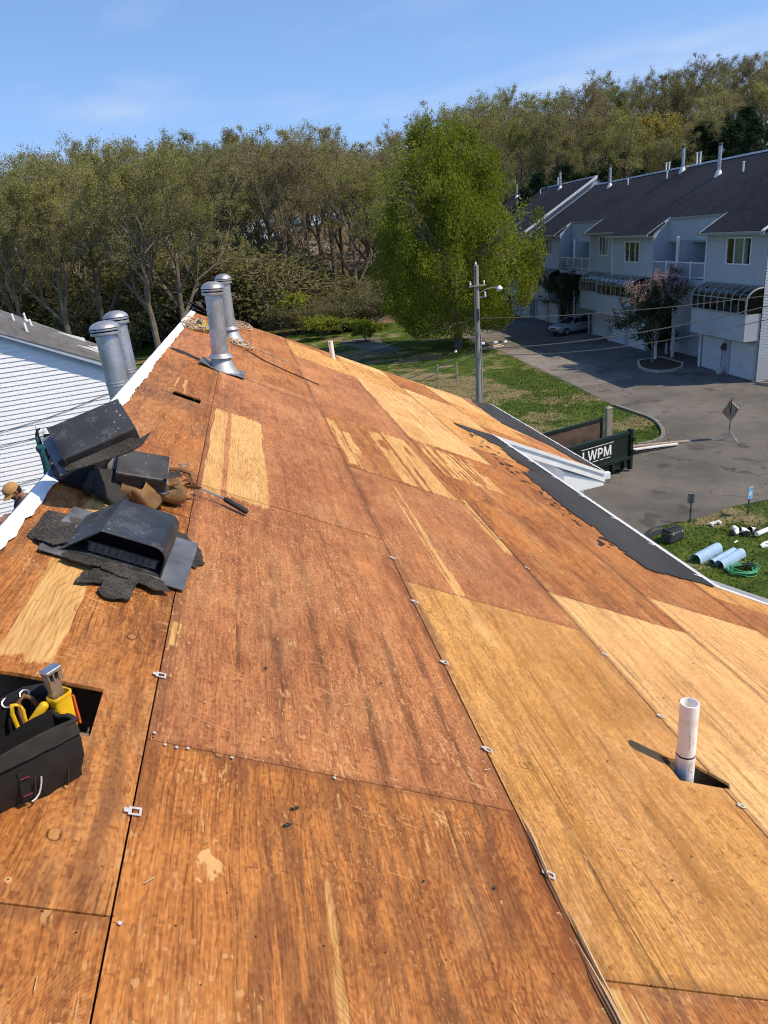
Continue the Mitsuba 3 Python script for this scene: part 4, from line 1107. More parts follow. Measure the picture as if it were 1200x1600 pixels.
def person(at, yaw, lab, sh, el, wr_, hands, shirt, legs, head_yaw=0.0, head_pitch=0.25, hat=None, vest=None, lean=0.0):
    """local axes: x to the figure's right, y forward, z up; at = feet"""
    t = thing('person', lab, 'person')
    R = rot([0, 0, 1], yaw) @ rot([1, 0, 0], -lean)
    W = lambda m: moved(m, at, R)
    hip, chest, neck = np.array([0, -0.02, 0.93]), np.array([0, 0.02, 1.30]), np.array([0, 0.03, 1.48])
    HR_ = rot([0, 0, 1], head_yaw) @ rot([1, 0, 0], -math.degrees(head_pitch))
    hd_ = neck + np.array([0, 0.03, 0.03]) + HR_ @ np.array([0, 0.02, 0.125])
    H = lambda p: hd_ + HR_ @ np.asarray(p, float)
    skin = [((neck - [0, 0, 0.06], 0.060), (neck + [0, 0.02, 0.05], 0.054)), ((neck + [0, 0.02, 0.05], 0.054), (H((0, -0.01, -0.06)), 0.062)),
            ((H((0, -0.015, 0.035)), 0.088), (H((0, 0.012, -0.015)), 0.078)), ((H((0, 0.02, -0.035)), 0.066), (H((0, 0.045, -0.090)), 0.036)),
            ((H((0, 0.085, 0.02)), 0.011), (H((0, 0.112, -0.022)), 0.015)),
            ((H((-0.035, 0.068, 0.032)), 0.018), (H((0.035, 0.068, 0.032)), 0.018)), ((H((-0.022, 0.078, -0.052)), 0.010), (H((0.022, 0.078, -0.052)), 0.010)), ((H((-0.018, 0.074, -0.066)), 0.010), (H((0.018, 0.074, -0.066)), 0.010))]
    for s in (-1, 1):
        skin.append(((H((0.084 * s, -0.012, 0.018)), 0.017), (H((0.084 * s, -0.006, -0.022)), 0.012)))
    for s, e, w, hd2, side in ((sh[0], el[0], wr_[0], hands[0], 1), (sh[1], el[1], wr_[1], hands[1], -1)):
        skin += [((np.array(s), 0.050), (np.array(e), 0.040)), ((np.array(e), 0.041), (np.array(w), 0.028))] + hand(w, hd2, side)
    skin += [((chest, 0.13), (neck - [0, 0, 0.08], 0.08)), ((chest + [0.06, 0, 0], 0.12), (hip + [0.05, 0, 0], 0.12)), ((chest - [0.06, 0, 0], 0.12), (hip - [0.05, 0, 0], 0.12))]
    skin += [((np.array(sh[0]), 0.06), (chest + [0.08, 0, 0.08], 0.09)), ((np.array(sh[1]), 0.06), (chest + [-0.08, 0, 0.08], 0.09))]
    for s in (-1, 1):
        k, a = np.array([0.12 * s, 0.04, 0.50]), np.array([0.13 * s, -0.02, 0.08])
        skin += [((hip + [0.09 * s, 0, -0.02], 0.095), (k, 0.058)), ((k, 0.058), (a, 0.042)), ((a, 0.042), (a + [0.01 * s, 0.10, -0.045], 0.03))]
    add('body', W(skin_bones(skin, 0.016, 5)), 'skin', t, smooth=True)
    cl = [((chest + [0.06, 0, 0.0], 0.148), (hip + [0.05, 0, 0.02], 0.140)), ((chest - [0.06, 0, 0], 0.148), (hip - [0.05, 0, -0.02], 0.140)), ((chest + [0, 0, 0.08], 0.12), (neck - [0, 0.01, 0.05], 0.085))]
    for s, e, w in ((sh[0], el[0], wr_[0]), (sh[1], el[1], wr_[1])):
        s, e, w = np.array(s), np.array(e), np.array(w)
        cl += [((chest + [np.sign(s[0]) * 0.07, 0, 0.09], 0.105), (s, 0.074)), ((s, 0.074), (e, 0.058)), ((e, 0.058), (e + (w - e) * 0.92, 0.042))]
    m = skin_bones(cl, 0.022, 4)
    m = trimesh.Trimesh(np.array(m.vertices) + np.array(m.vertex_normals) * (0.010 * (meshkit.noise(np.array(m.vertices) * 17, 4)[:, None] - 0.4)), m.faces, process=False)
    add('shirt', W(m), shirt, t, smooth=True)
    if vest:
        vv = [((chest + [0.065, 0, 0.05], 0.150), (hip + [0.05, 0, 0.03], 0.152)), ((chest - [0.065, 0, -0.05], 0.150), (hip - [0.05, 0, -0.03], 0.152)), ((chest + [0.085, -0.01, 0.1], 0.10), (neck + [0.06, -0.03, -0.05], 0.06)), ((chest + [-0.085, -0.01, 0.1], 0.10), (neck + [-0.06, -0.03, -0.05], 0.06))]
        add('vest', W(skin_bones(vv, 0.022, 4)), vest, t, smooth=True)
    tr = []
    for s in (-1, 1):
        k, a = np.array([0.12 * s, 0.04, 0.50]), np.array([0.13 * s, -0.02, 0.09])
        tr += [((hip + [0.07 * s, 0, 0.05], 0.135), (hip + [0.09 * s, 0, -0.05], 0.118)), ((hip + [0.09 * s, 0, -0.05], 0.118), (k, 0.078)), ((k, 0.078), (a, 0.068))]
    add('trousers', W(skin_bones(tr, 0.024, 4)), legs, t, smooth=True)
    for s in (-1, 1):
        a = np.array([0.13 * s, -0.02, 0.05])
        add('shoe', W(skin_bones([((a, 0.055), (a + [0, 0.12, -0.012], 0.045)), ((a + [0, 0.12, -0.012], 0.045), (a + [0, 0.17, -0.018], 0.036)), ((a, 0.05), (a + [0, -0.03, -0.01], 0.045))], 0.02, 3)), 'work_shoe', t, smooth=True)
    add('hair', W(skin_bones([((H((0, -0.03, 0.030)), 0.089), (H((0, -0.045, -0.02)), 0.078)), ((H((0, -0.005, 0.055)), 0.082), (H((0, -0.03, 0.05)), 0.085))], 0.02, 4)), 'dark_hair', t, smooth=True)
    if hat:
        bs, kind = hat
        pr = [(0.104, 0.0), (0.103, 0.035), (0.092, 0.068), (0.065, 0.093), (0.03, 0.104), (0.0005, 0.106)]
        crown = lathe(pr, 26)
        v = np.array(crown.vertices); v[:, 1] *= 1.10
        dome = trimesh.Trimesh(v @ HR_.T + H((0, -0.008, 0.030)), crown.faces, process=False)
        add('crown' if kind == 'cap' else 'helmet_shell', W(dome), bs, t, smooth=60)
        if kind == 'cap':
            a = np.linspace(-1.15, 1.15, 15)
            inn = np.column_stack([0.098 * np.sin(a), 0.108 * np.cos(a) - 0.008, np.full(15, 0.036)])
            out = np.column_stack([0.100 * np.sin(a), 0.108 * np.cos(a) + 0.068 * np.cos(a * 1.3), np.full(15, 0.022) - 0.02 * np.abs(np.sin(a))])
            vv = np.vstack([inn, out, inn - [0, 0, .004], out - [0, 0, .004]])
            ff = []
            for i in range(14):
                ff += [[i, 15 + i, 16 + i], [i, 16 + i, i + 1], [30 + i, 46 + i, 45 + i], [30 + i, 31 + i, 46 + i], [15 + i, 45 + i, 46 + i], [15 + i, 46 + i, 16 + i]]
            add('cap_brim', W(trimesh.Trimesh(vv @ HR_.T + hd_, np.array(ff), process=False)), bs, t)
        else:
            rim = lathe([(0.100, 0.026), (0.125, 0.022), (0.127, 0.027), (0.102, 0.034)], 26)
            v = np.array(rim.vertices); v[:, 1] = v[:, 1] * 1.15 + 0.01
            add('helmet_rim', W(trimesh.Trimesh(v @ HR_.T + hd_, rim.faces, process=False)), bs, t, smooth=40)
    return t, W


p1, W1 = person((-2.33, 9.05, -3.48), 125, 'man in a tan cap and dark vest looking down behind the ridge',
                ((0.20, 0.02, 1.40), (-0.20, 0.02, 1.40)), ((0.27, 0.14, 1.17), (-0.25, 0.16, 1.17)), ((0.09, 0.34, 1.28), (-0.06, 0.36, 1.27)), ((-0.7, 0.7, 0.1), (0.7, 0.7, 0.1)),
                'grey_shirt', 'jeans', head_pitch=0.5, head_yaw=10, hat=('tan_cap', 'cap'), vest='dark_shirt', lean=6)
t = thing('phone', 'small pale object held in the hands of the man in the tan cap', 'phone')
add('body', W1(chamfer((0.015, 0.46, 1.31), (0.075, 0.012, 0.13), 0.005, rot([1, 0, 0], -35))), 'grey_shirt', t)
t = thing('bucket', 'white plastic bucket behind the back of the man in the tan cap', 'bucket')
add('body', lathe([(0.0005, 0), (0.125, 0.0), (0.15, 0.36), (0.158, 0.362), (0.158, 0.375), (0.145, 0.375), (0.12, 0.01), (0.0005, 0.008)], 28, (-2.55, 9.75, -2.52)), 'white_plastic', t, smooth=35)
add('handle', tube([np.array([-2.55, 9.75, -2.19]) + np.array([0.16 * math.cos(a), 0.02, -0.16 * math.sin(a)]) for a in np.linspace(0.0, math.pi, 14)], 0.004, 6), 'steel', t)
t = thing('trestle', 'grey trestle table on the lower roof behind the ridge', 'trestle')
add('top', bx((-2.95, 9.3, -2.56), (-2.2, 10.2, -2.52)), 'grey_lumber', t)
for x in (-2.9, -2.25):
    for y in (9.36, 10.14):
        add('leg', bx((x - 0.03, y - 0.03, -3.48), (x + 0.03, y + 0.03, -2.56)), 'grey_lumber', t)
p2, W2 = person((-2.90, 12.15, -3.48), -15, 'worker in white helmet and teal shirt raising a black glove behind the tipped vent',
                ((0.20, 0.02, 1.40), (-0.20, 0.03, 1.41)), ((0.26, 0.16, 1.20), (-0.29, 0.20, 1.30)), ((0.18, 0.36, 1.25), (-0.30, 0.21, 1.60)), ((-0.2, 0.9, 0.1), (0.1, 0.1, 0.9)),
                'teal_shirt', 'jeans', head_pitch=0.2, hat=('white_plastic', 'helmet'))
add('glove', W2(skin_bones([((np.array([-0.30, 0.21, 1.56]), 0.036), (np.array([-0.30, 0.21, 1.62]), 0.036))] + [((a[0], a[1] + 0.006), (b[0], b[1] + 0.006)) for a, b in hand((-0.30, 0.21, 1.60), (0.1, 0.1, 0.9), -1)], 0.012, 4)), 'black_glove', p2, smooth=True)

# ================================================================== neighbour's gable behind the ridge
XF = (rot([0, 0, 1], 18), np.array([-2.95, 19.67, 0.0]))
nb = thing('neighbour_house', 'neighbouring house with a white clapboard gable wall and grey roof', 'house')


def clapboards(poly, place, exposure, depth):
    """lapped boards over a polygon in (s, z); place(s, z, out) -> world points"""
    s0, z0, s1, z1 = poly.bounds
    V, F = [], []
    z = z0
    while z < z1 - 1e-6:
        band = poly.intersection(sbox(s0 - 1, z, s1 + 1, z + exposure))
        for g in getattr(band, 'geoms', [band]):
            if g.geom_type != 'Polygon' or g.area < 1e-5:
                continue
            v2, f = trimesh.creation.triangulate_polygon(g, engine='earcut')
            out = depth * (1 - (v2[:, 1] - z) / exposure) + 0.002
            n = sum(len(x) for x in V)
            V.append(place(v2[:, 0], v2[:, 1], out)); F.append(np.asarray(f) + n)
            lo = g.intersection(shapely.LineString([(s0 - 1, z + 1e-5), (s1 + 1, z + 1e-5)]))
            for ln in getattr(lo, 'geoms', [lo]):
                if ln.geom_type == 'LineString' and ln.length > 1e-3:
                    a, b = ln.coords[0][0], ln.coords[-1][0]
                    n = sum(len(x) for x in V)
                    s = np.array([a, b, b, a])
                    V.append(place(s, np.full(4, z), np.array([0.0, 0.0, depth + 0.002, depth + 0.002]))); F.append(np.array([[0, 1, 2], [0, 2, 3]]) + n)
        z += exposure
    return trimesh.Trimesh(np.vstack(V), np.vstack(F), process=False)


YW = 19.67
zr = lambda x: -1.80 - 0.49 * (x + 2.95)   # underside of the rake
gable = Polygon([(-9.5, zf), (-2.95, zf), (-2.95, zr(-2.95)), (-7.3, zr(-7.3)), (-9.5, zr(-7.3) - 1.3)])
add('clapboard_siding', clapboards(gable, lambda s, z, o: np.column_stack([s, YW - o, z]), 0.122, 0.026), 'siding_white', nb, kind='stuff', label='white lapped clapboards of the gable wall')
add('corner_board', bx((-3.0, YW - 0.045, zf), (-2.91, YW + 0.06, zr(-2.95) + 0.02)), 'white_metal', nb)
add('side_wall', bx((-3.02, YW + 0.06, zf), (-2.95, 21.6, zr(-2.95) - 0.05)), 'siding_white', nb)
a, b = np.array([-7.3, 0, zr(-7.3)]), np.array([-2.62, 0, zr(-2.62)])
for (y0, y1, d0, d1, bs, nm) in ((YW - 0.14, YW - 0.09, -0.02, 0.12, 'rake_blue', 'rake_board'), (YW - 0.24, YW - 0.20, 0.07, 0.17, 'rake_blue', 'rake_trim'), (YW - 0.20, YW - 0.0, 0.075, 0.09, 'rake_blue', 'rake_soffit')):
    if nm == 'rake_board':
        mat('rake_blue', vary((0.34, 0.40, 0.50), (0.42, 0.48, 0.57), 3), 0.5)
    add(nm, hull([[p[0], y, p[2] + d] for p in (a, b) for y in (y0, y1) for d in (d0, d1)]), bs, nb)


def zt(x, y):
    f = (y - 19.42) / 2.25
    return (1 - f) * (-1.57 - 0.47 * (x + 2.99)) + f * (-1.21 - 0.55 * (x + 2.98))


add('roof', hull([[x, y, zt(x, y) + d] for x in (-7.3, -2.55) for y in (YW - 0.25, 21.7) for d in (-0.03, 0.0)]), 'shingle_grey', nb, label='grey shingle roof of the neighbouring house')
add('roof_strip', hull([[x, y, zt(x, y) + d] for x in (-7.3, -2.6) for y in (20.84, 20.92) for d in (0.004, 0.02)]), 'white_metal', nb, label='long white metal strip running down the roof')
for x, y, h in ((-5.02, 20.75, 0.26), (-4.70, 21.45, 0.22), (-4.62, 20.95, 0.22), (-4.80, 20.12, 0.28)):
    add('vent_stub', lathe([(0.032, -0.1), (0.032, h), (0.026, h), (0.026, 0)], 12, (x, y, zt(x, y)), (-0.08, 0, 1)), 'white_metal', nb)
    add('vent_boot', lathe([(0.10, -0.04), (0.05, 0.03), (0.034, 0.05)], 12, (x, y, zt(x, y))), 'white_metal', nb)
for x0, x1, y in ((-3.95, -3.30, 21.35), (-3.86, -3.02, 20.35), (-3.15, -2.90, 20.95)):
    tq = thing('gutter_length', {21.35: 'loose white gutter length on the far side of the grey neighbouring roof', 20.35: 'loose white gutter length on the near side of the grey neighbouring roof', 20.95: 'short white gutter piece beside the flues on the grey roof'}[y], 'gutter')
    add('channel', hull([[x, y + k, zt(x, y) + d] for x, sc in ((x0, 0.2), (x1, 1.0)) for k in (-0.07 * sc, 0.07 * sc) for d in (0.01, 0.01 + 0.10 * sc)]), 'white_metal', tq)
tq = thing('pipe_fittings', 'jumble of small white pipe elbows at the low end of the grey roof', 'pipe fittings')
r_ = np.random.default_rng(4)
for k in range(5):
    c = np.array([-2.85 + r_.normal(0, 0.10), 20.4 + r_.normal(0, 0.14), zt(-2.85, 20.4) + 0.08])
    d = r_.normal(0, 1, 3); d[2] = abs(d[2]) * 0.5; d /= np.linalg.norm(d)
    e = np.cross(d, r_.normal(0, 1, 3)); e /= np.linalg.norm(e)
    add('elbow', tube([c, c + d * 0.05, c + d * 0.08 + e * 0.03, c + d * 0.09 + e * 0.09], 0.032, 9), 'white_metal', tq)
add('small_flue', lathe([(0.09, -0.25), (0.09, 0.22), (0.13, 0.22), (0.13, 0.27), (0.09, 0.30), (0.001, 0.31)], 18, (-2.72, 21.0, zt(-2.72, 21.0))), 'galvanised', nb)
# cable lines stapled across the gable
for z0, z1, sag in ((-3.0, -2.35, 0.12), (-3.35, -2.9, 0.10), (-4.5, -3.85, 0.15)):
    xs = np.linspace(-6.6, -2.95, 16)
    tt = (xs + 6.6) / 3.65
    add('cable', tube(np.column_stack([xs, np.full(16, YW - 0.045), z0 + (z1 - z0) * tt - sag * np.sin(tt * math.pi) ** 2 * 0.6]), 0.008, 5), 'black_rubber', nb)
XF = None

# ================================================================== ground, pavement, lawns
ZG = -8.5


def hill(x, y):
    x, y = np.asarray(x, float), np.asarray(y, float)
    s = lambda a, b, t: np.clip((t - a) / (b - a), 0, 1) ** 2 * (3 - 2 * np.clip((t - a) / (b - a), 0, 1))
    h = 15.0 * s(46, 125, x + 0.10 * (y - 40)) * s(-20, 40, y) + 9.0 * s(105, 210, y) + 5.0 * s(-20, -120, x) * s(30, 90, y)
    h = h + 1.2 * (meshkit.fbm(np.stack([x * 0.02, y * 0.02, 0 * x], -1), 3, 5) - 0.5) * s(60, 110, np.maximum(y, x + 20))
    return ZG + h


def lawn_color(p, n, uv):
    big = fbm(p.x * 0.33, p.y * 0.33, 2.0, 4)
    mid = fbm(p.x * 1.9, p.y * 1.9, 5.0, 3)
    fin = noise(p.x * 17, p.y * 17, 1.0)
    fin2 = noise(p.x * 55, p.y * 55, 1.0)
    g = mix((0.022, 0.046, 0.008), (0.085, 0.125, 0.024), dr.clip(0.5 + 1.1 * (mid - 0.5) + 0.8 * (fin - 0.5) + 0.5 * (fin2 - 0.5), 0, 1))
    d = mix((0.13, 0.105, 0.055), (0.25, 0.205, 0.115), dr.clip(0.5 + 0.9 * (fin - 0.5) + 0.7 * (mid - 0.5), 0, 1))
    dry = smoothstep(0.53, 0.66, big - 0.07 * (1 - smoothstep(20, 24, p.y)) + 0.25 * (mid - 0.5) + 0.12 * (fin - 0.5)) * 0.85
    # leaf litter and bare soil where the woods begin
    woods = smoothstep(84, 98, p.y + 0.25 * p.x + 14 * (big - 0.5)) + smoothstep(44, 56, p.x + 9 * (big - 0.5))
    lit = mix((0.075, 0.050, 0.030), (0.20, 0.145, 0.09), dr.clip(0.5 + 1.3 * (mid - 0.5) + 0.8 * (fin - 0.5), 0, 1))
    return mix(mix(g, d, dry), lit, dr.clip(woods, 0, 1) * 0.92)


mat('lawn', lawn_color, 0.95, spec=0.1, bump=(lambda p, n, uv: noise(p.x * 30, p.y * 30, 1.0) + 0.6 * noise(p.x * 9, p.y * 9, 2.0), 0.03, 0.01))
ax_ = np.concatenate([np.arange(-420, -60, 20), np.arange(-60, 140, 5), np.arange(140, 520, 20)])
ay_ = np.concatenate([np.arange(-300, -20, 20), np.arange(-20, 220, 5), np.arange(220, 700, 24)])
X_, Y_ = np.meshgrid(ax_, ay_, indexing='ij')
V_ = np.column_stack([X_.ravel(), Y_.ravel(), hill(X_, Y_).ravel()])
n_ = len(ay_)
F_ = [[i * n_ + j, (i + 1) * n_ + j, (i + 1) * n_ + j + 1, i * n_ + j + 1] for i in range(len(ax_) - 1) for j in range(n_ - 1)]
F_ = np.array(F_)
scene['ground'] = mikit.ply(trimesh.Trimesh(V_, np.vstack([F_[:, [0, 1, 2]], F_[:, [0, 2, 3]]]), process=False), 'lawn', smooth=True)
labels['ground'] = {'label': 'grassy ground rising to wooded hills', 'category': 'ground', 'kind': 'structure'}


def asphalt_color(p, n, uv):
    t = fbm(p.x * 0.35, p.y * 0.35, 1.0, 4)
    m = fbm(p.x * 1.6, p.y * 1.6, 4.0, 4)
    f = noise(p.x * 26, p.y * 26, 2.0)
    s = smoothstep(0.68, 0.80, fbm(p.x * 1.1, p.y * 1.1, 9.0, 3))
    col = mix((0.082, 0.078, 0.070), (0.150, 0.140, 0.124), dr.clip(0.5 + 1.2 * (t - 0.5) + 0.7 * (m - 0.5) + 0.45 * (f - 0.5), 0, 1))
    col = mix(col, mi.Color3f(0.045, 0.043, 0.041), 0.6 * s)
    f1, f2, c = voronoi(p.x * 0.22 + 0.35 * m, p.y * 0.22 + 0.35 * t)
    crack = 1 - smoothstep(0.004, 0.014, f2 - f1)
    return col * (1 - 0.45 * crack)


mat('asphalt', asphalt_color, 0.9, spec=0.2, bump=(lambda p, n, uv: noise(p.x * 60, p.y * 60, 1.0), 0.006, 0.006))
mat('fresh_asphalt', lambda p, n, uv: asphalt_color(p, n, uv) * 1.35, 0.9, spec=0.2)


def sheet(name, pts, z, bsdf, lab, catg, hgt=0.012):
    p = Polygon(pts).buffer(0)
    scene[numbered(name)] = mikit.ply(extrude(p, hgt, z), bsdf)
    labels[name] = {'label': lab, 'category': catg, 'kind': 'structure'}


EDGE = [(20.4, 63), (20.5, 57.4), (20.6, 55.2), (20.1, 46.9), (19.8, 39.3), (19.4, 33.7), (19.6, 31), (19.5, 29.7), (18.9, 28.1), (18.0, 26.9), (16.6, 26.7)]
NEAR = [(12.0, 17.3), (12.6, 18.0), (13.0, 18.2), (14.0, 18.3), (15.2, 18.5), (15.8, 18.8), (17.3, 18.9), (22, 19.1), (26, 19.4)]
sheet('parking_lot', EDGE + [(2, 26.6), (2, 17.0)] + NEAR + [(70, 19.5), (70, 33.5), (30, 34.6), (31, 44), (33, 62), (35, 80), (37, 96), (24, 96), (21, 78)], ZG + 0.004, 'asphalt', 'grey asphalt court and road in front of the townhouses', 'asphalt')
sheet('pavement', [(20.75, 55.6), (22.9, 55.0), (23.9, 40.3), (23.5, 39.6), (20.0, 39.2), (20.3, 46.9)], ZG + 0.016, 'fresh_asphalt', 'paler resurfaced patch beside the lawn', 'pavement', 0.004)
sheet('driveway', [(9.2, 71), (12.0, 62), (13.6, 62.5), (13.2, 70), (16.5, 88), (24, 112), (20, 113), (13, 90)], ZG + 0.004, 'asphalt', 'narrow grey drive running back under the big tree', 'driveway')
sheet('far_road', [(-8, 150), (40, 158), (40, 164), (-8, 156)], ZG + 2.9, 'asphalt', 'grey road behind the trees', 'road')
mat('kerb_stone', vary((0.13, 0.125, 0.11), (0.22, 0.21, 0.19), 3), 0.85)
kb = thing('kerb', 'low kerb curving round the corner of the lawn', 'kerb')
ring = np.array(EDGE[5:])
from scipy.interpolate import CubicSpline
tt = np.linspace(0, len(ring) - 1, 40)
cs = CubicSpline(np.arange(len(ring)), ring)(tt)
prof = []
dv = np.gradient(cs, axis=0); dv /= np.linalg.norm(dv, axis=1, keepdims=True); nv = np.column_stack([-dv[:, 1], dv[:, 0]])
for i in range(0, 38, 2):
    q = [cs[i], cs[i + 1] if i % 2 else cs[min(i + 2, 39)]]
    a, b = cs[i] + dv[i] * 0.01, cs[i + 2] - dv[i + 2] * 0.01
    add('kerb_stone', hull([[p[0] + s * n2[0], p[1] + s * n2[1], z] for p, n2 in ((a, nv[i]), (b, nv[i + 2])) for s in (-0.08, 0.08) for z in (ZG, ZG + 0.11)]), 'kerb_stone', kb)

# grass tufts on the lawns nearest the house, far too many to count
r_ = np.random.default_rng(31)
lawn_polys = [Polygon(NEAR + [(26, 2), (8, 2), (10, 15)]).buffer(-0.05), Polygon(EDGE[3:] + [(12.5, 26.5), (10.5, 47)]).buffer(-0.05)]
mat('grass_blade', vary((0.035, 0.075, 0.010), (0.11, 0.165, 0.030), 1.2, 4, 1.6), 0.8, spec=0.2)
mat('dry_blade', vary((0.20, 0.17, 0.08), (0.34, 0.28, 0.15), 1.5), 0.9)
for kind, N_ in (('grass_blade', 26000), ('dry_blade', 9000)):
    P_ = []
    for poly, frac in zip(lawn_polys, (0.62, 0.38)):
        x0, y0, x1, y1 = poly.bounds
        c = np.column_stack([r_.uniform(x0, x1, N_ * 3), r_.uniform(y0, y1, N_ * 3)])
        c = c[shapely.contains_xy(poly, c[:, 0], c[:, 1])]
        dryness = meshkit.fbm(np.column_stack([c * 0.33, np.full(len(c), 2.0)]), 4, 0)
        c = c[(dryness > 0.56) if kind == 'dry_blade' else (dryness < 0.56)]
        P_.append(c[:int(N_ * frac)])
    c = np.vstack(P_); n = len(c)
    a = r_.uniform(0, 6.28, n); w_ = r_.uniform(0.012, 0.03, n); h_ = r_.uniform(0.03, 0.10, n)
    lx, ly = r_.normal(0, 0.04, n), r_.normal(0, 0.04, n)
    v = np.stack([np.column_stack([c[:, 0] - w_ * np.cos(a), c[:, 1] - w_ * np.sin(a), np.full(n, ZG)]), np.column_stack([c[:, 0] + w_ * np.cos(a), c[:, 1] + w_ * np.sin(a), np.full(n, ZG)]), np.column_stack([c[:, 0] + lx, c[:, 1] + ly, ZG + h_])], 1).reshape(-1, 3)
    key = 'grass' if kind == 'grass_blade' else 'dry_grass'
    scene[key] = mikit.ply(trimesh.Trimesh(v, np.arange(3 * n).reshape(-1, 3), process=False), kind)
    labels[key] = {'label': 'short green grass on the lawns' if key == 'grass' else 'dry straw coloured grass in the bare lawn patches', 'category': 'grass', 'kind': 'stuff'}

# ================================================================== townhouse row across the court
aY = math.atan(0.05)
TL, TN, TO = np.array([math.sin(aY), math.cos(aY), 0]), np.array([math.cos(aY), -math.sin(aY), 0]), np.array([28.7, 40.0, 0])


def tp(l, d, z):
    return TO + TL * np.asarray(l, float)[..., None] + TN * np.asarray(d, float)[..., None] + np.asarray(z, float)[..., None] * np.array([0, 0, 1.0])


def tb(l0, l1, d0, d1, z0, z1):
    m = bx((l0, d0, z0), (l1, d1, z1))
    v = np.array(m.vertices)
    return trimesh.Trimesh(tp(v[:, 0], v[:, 1], v[:, 2]), m.faces[:, ::-1], process=False)


def tmesh(v, f=None):
    v = np.asarray(v, float)
    w = tp(v[:, 0], v[:, 1], v[:, 2])
    return hull(w) if f is None else trimesh.Trimesh(w, f, process=False)


def town_siding(p, n, uv):
    t = fbm(p.x * 0.5, p.y * 0.5, p.z * 0.35, 4)
    s = noise(p.y * 7, p.z * 0.6, 2.0)
    return mix((0.35, 0.385, 0.42), (0.43, 0.465, 0.50), dr.clip(0.5 + 1.3 * (t - 0.5) + 0.3 * (s - 0.5), 0, 1))


mat('town_siding', town_siding, 0.55, spec=0.3)
mat('town_white', vary((0.64, 0.66, 0.68), (0.74, 0.76, 0.78), 1.2), 0.5)


def town_roof(p, n, uv):
    course = p.z / 0.068
    ci = dr.floor(course)
    tab = cell_rand(dr.floor(p.y / 0.30 + 0.5 * cell_rand(ci, 1, 2)), ci, 5)
    t = fbm(p.x * 0.3, p.y * 0.22, 3.0, 4)
    f = noise(p.x * 19, p.y * 19, p.z * 19)
    col = mix((0.011, 0.014, 0.020), (0.029, 0.034, 0.044), dr.clip(0.5 + 0.9 * (t - 0.5) + 0.55 * (tab - 0.5) + 0.5 * (f - 0.5), 0, 1))
    return col


mat('town_shingle', town_roof, 0.92, spec=0.15)
scene['window_glass'] = {'type': 'thindielectric', 'int_ior': 1.5, 'specular_transmittance': {'type': 'rgb', 'value': [0.72, 0.76, 0.74]}}
scene['sunroom_pane'] = {'type': 'thindielectric', 'int_ior': 1.3, 'specular_transmittance': {'type': 'rgb', 'value': [0.34, 0.33, 0.30]}}
mat('curtain', vary((0.30, 0.32, 0.28), (0.46, 0.47, 0.42), 4), 0.9)
mat('room_wall', vary((0.22, 0.21, 0.19), (0.32, 0.30, 0.27), 1.0), 0.9)
mat('sunroom_frame', (0.27, 0.29, 0.27), 0.5)
mat('garage_door', vary((0.50, 0.53, 0.57), (0.58, 0.61, 0.65), 1.5), 0.5)
mat('grey_blue_trim', vary((0.22, 0.25, 0.29), (0.28, 0.31, 0.35), 1.0), 0.6)


def window(bld, l0, l1, z0, z1, d, mull=(0.26, 0.74), curt=(0.3, 0.8), fr='town_white'):
    """a slider window: frame, mullions, pane, curtain and the dark room behind (d = wall face; the wall has an opening there)"""
    w = 0.07
    k = add('window', [tb(l0, l1, d - 0.045, d + 0.05, z0, z0 + w), tb(l0, l1, d - 0.045, d + 0.05, z1 - w, z1), tb(l0, l0 + w, d - 0.043, d + 0.05, z0 + w, z1 - w), tb(l1 - w, l1, d - 0.043, d + 0.05, z0 + w, z1 - w)], fr, bld)
    for m in mull:
        c = l0 + (l1 - l0) * m
        add('mullion', tb(c - 0.03, c + 0.03, d - 0.02, d + 0.03, z0 + w, z1 - w), fr, k)
    g = tb(l0 + w, l1 - w, d + 0.032, d + 0.036, z0 + w, z1 - w)
    q = tp(np.array([l0 + w, l1 - w, l1 - w, l0 + w]), np.full(4, d + 0.034), np.array([z0 + w, z0 + w, z1 - w, z1 - w]))
    add('pane', trimesh.Trimesh(q, [[0, 1, 2], [0, 2, 3]], process=False), 'window_glass', k)
    if curt:
        a, b = l0 + (l1 - l0) * curt[0], l0 + (l1 - l0) * curt[1]
        n = 24
        ll = np.linspace(a, b, n); dd = d + 0.13 + 0.025 * np.sin(np.arange(n) * 1.9)
        v = np.vstack([tp(ll, dd, np.full(n, z0 + w)), tp(ll, dd, np.full(n, z1 - w))])
        f = [x for i in range(n - 1) for x in ([i, i + 1, n + i + 1], [i, n + i + 1, n + i])]
        add('curtain', trimesh.Trimesh(v, np.array(f), process=False), 'curtain', k)
    add('room', [tb(l0 - 0.6, l1 + 0.6, d + 3.0, d + 3.02, z0 - 0.8, z1 + 0.3), tb(l0 - 0.62, l0 - 0.6, d + 0.06, d + 3.0, z0 - 0.8, z1 + 0.3), tb(l1 + 0.6, l1 + 0.62, d + 0.06, d + 3.0, z0 - 0.8, z1 + 0.3), tb(l0 - 0.6, l1 + 0.6, d + 0.06, d + 3.0, z1 + 0.3, z1 + 0.32), tb(l0 - 0.6, l1 + 0.6, d + 0.06, d + 3.0, z0 - 0.82, z0 - 0.8)], 'room_wall', k)


def front_wall(bld, l0, l1, z0, z1, d, holes=(), exposure=0.15, name='wall', bsdf='town_siding'):
    p = sbox(l0, z0, l1, z1)
    for h in holes:
        p = p.difference(sbox(*h))
    m = clapboards(p, lambda s, z, o: tp(s, d - o, z), exposure, 0.02)
    add(name, m, bsdf, bld)


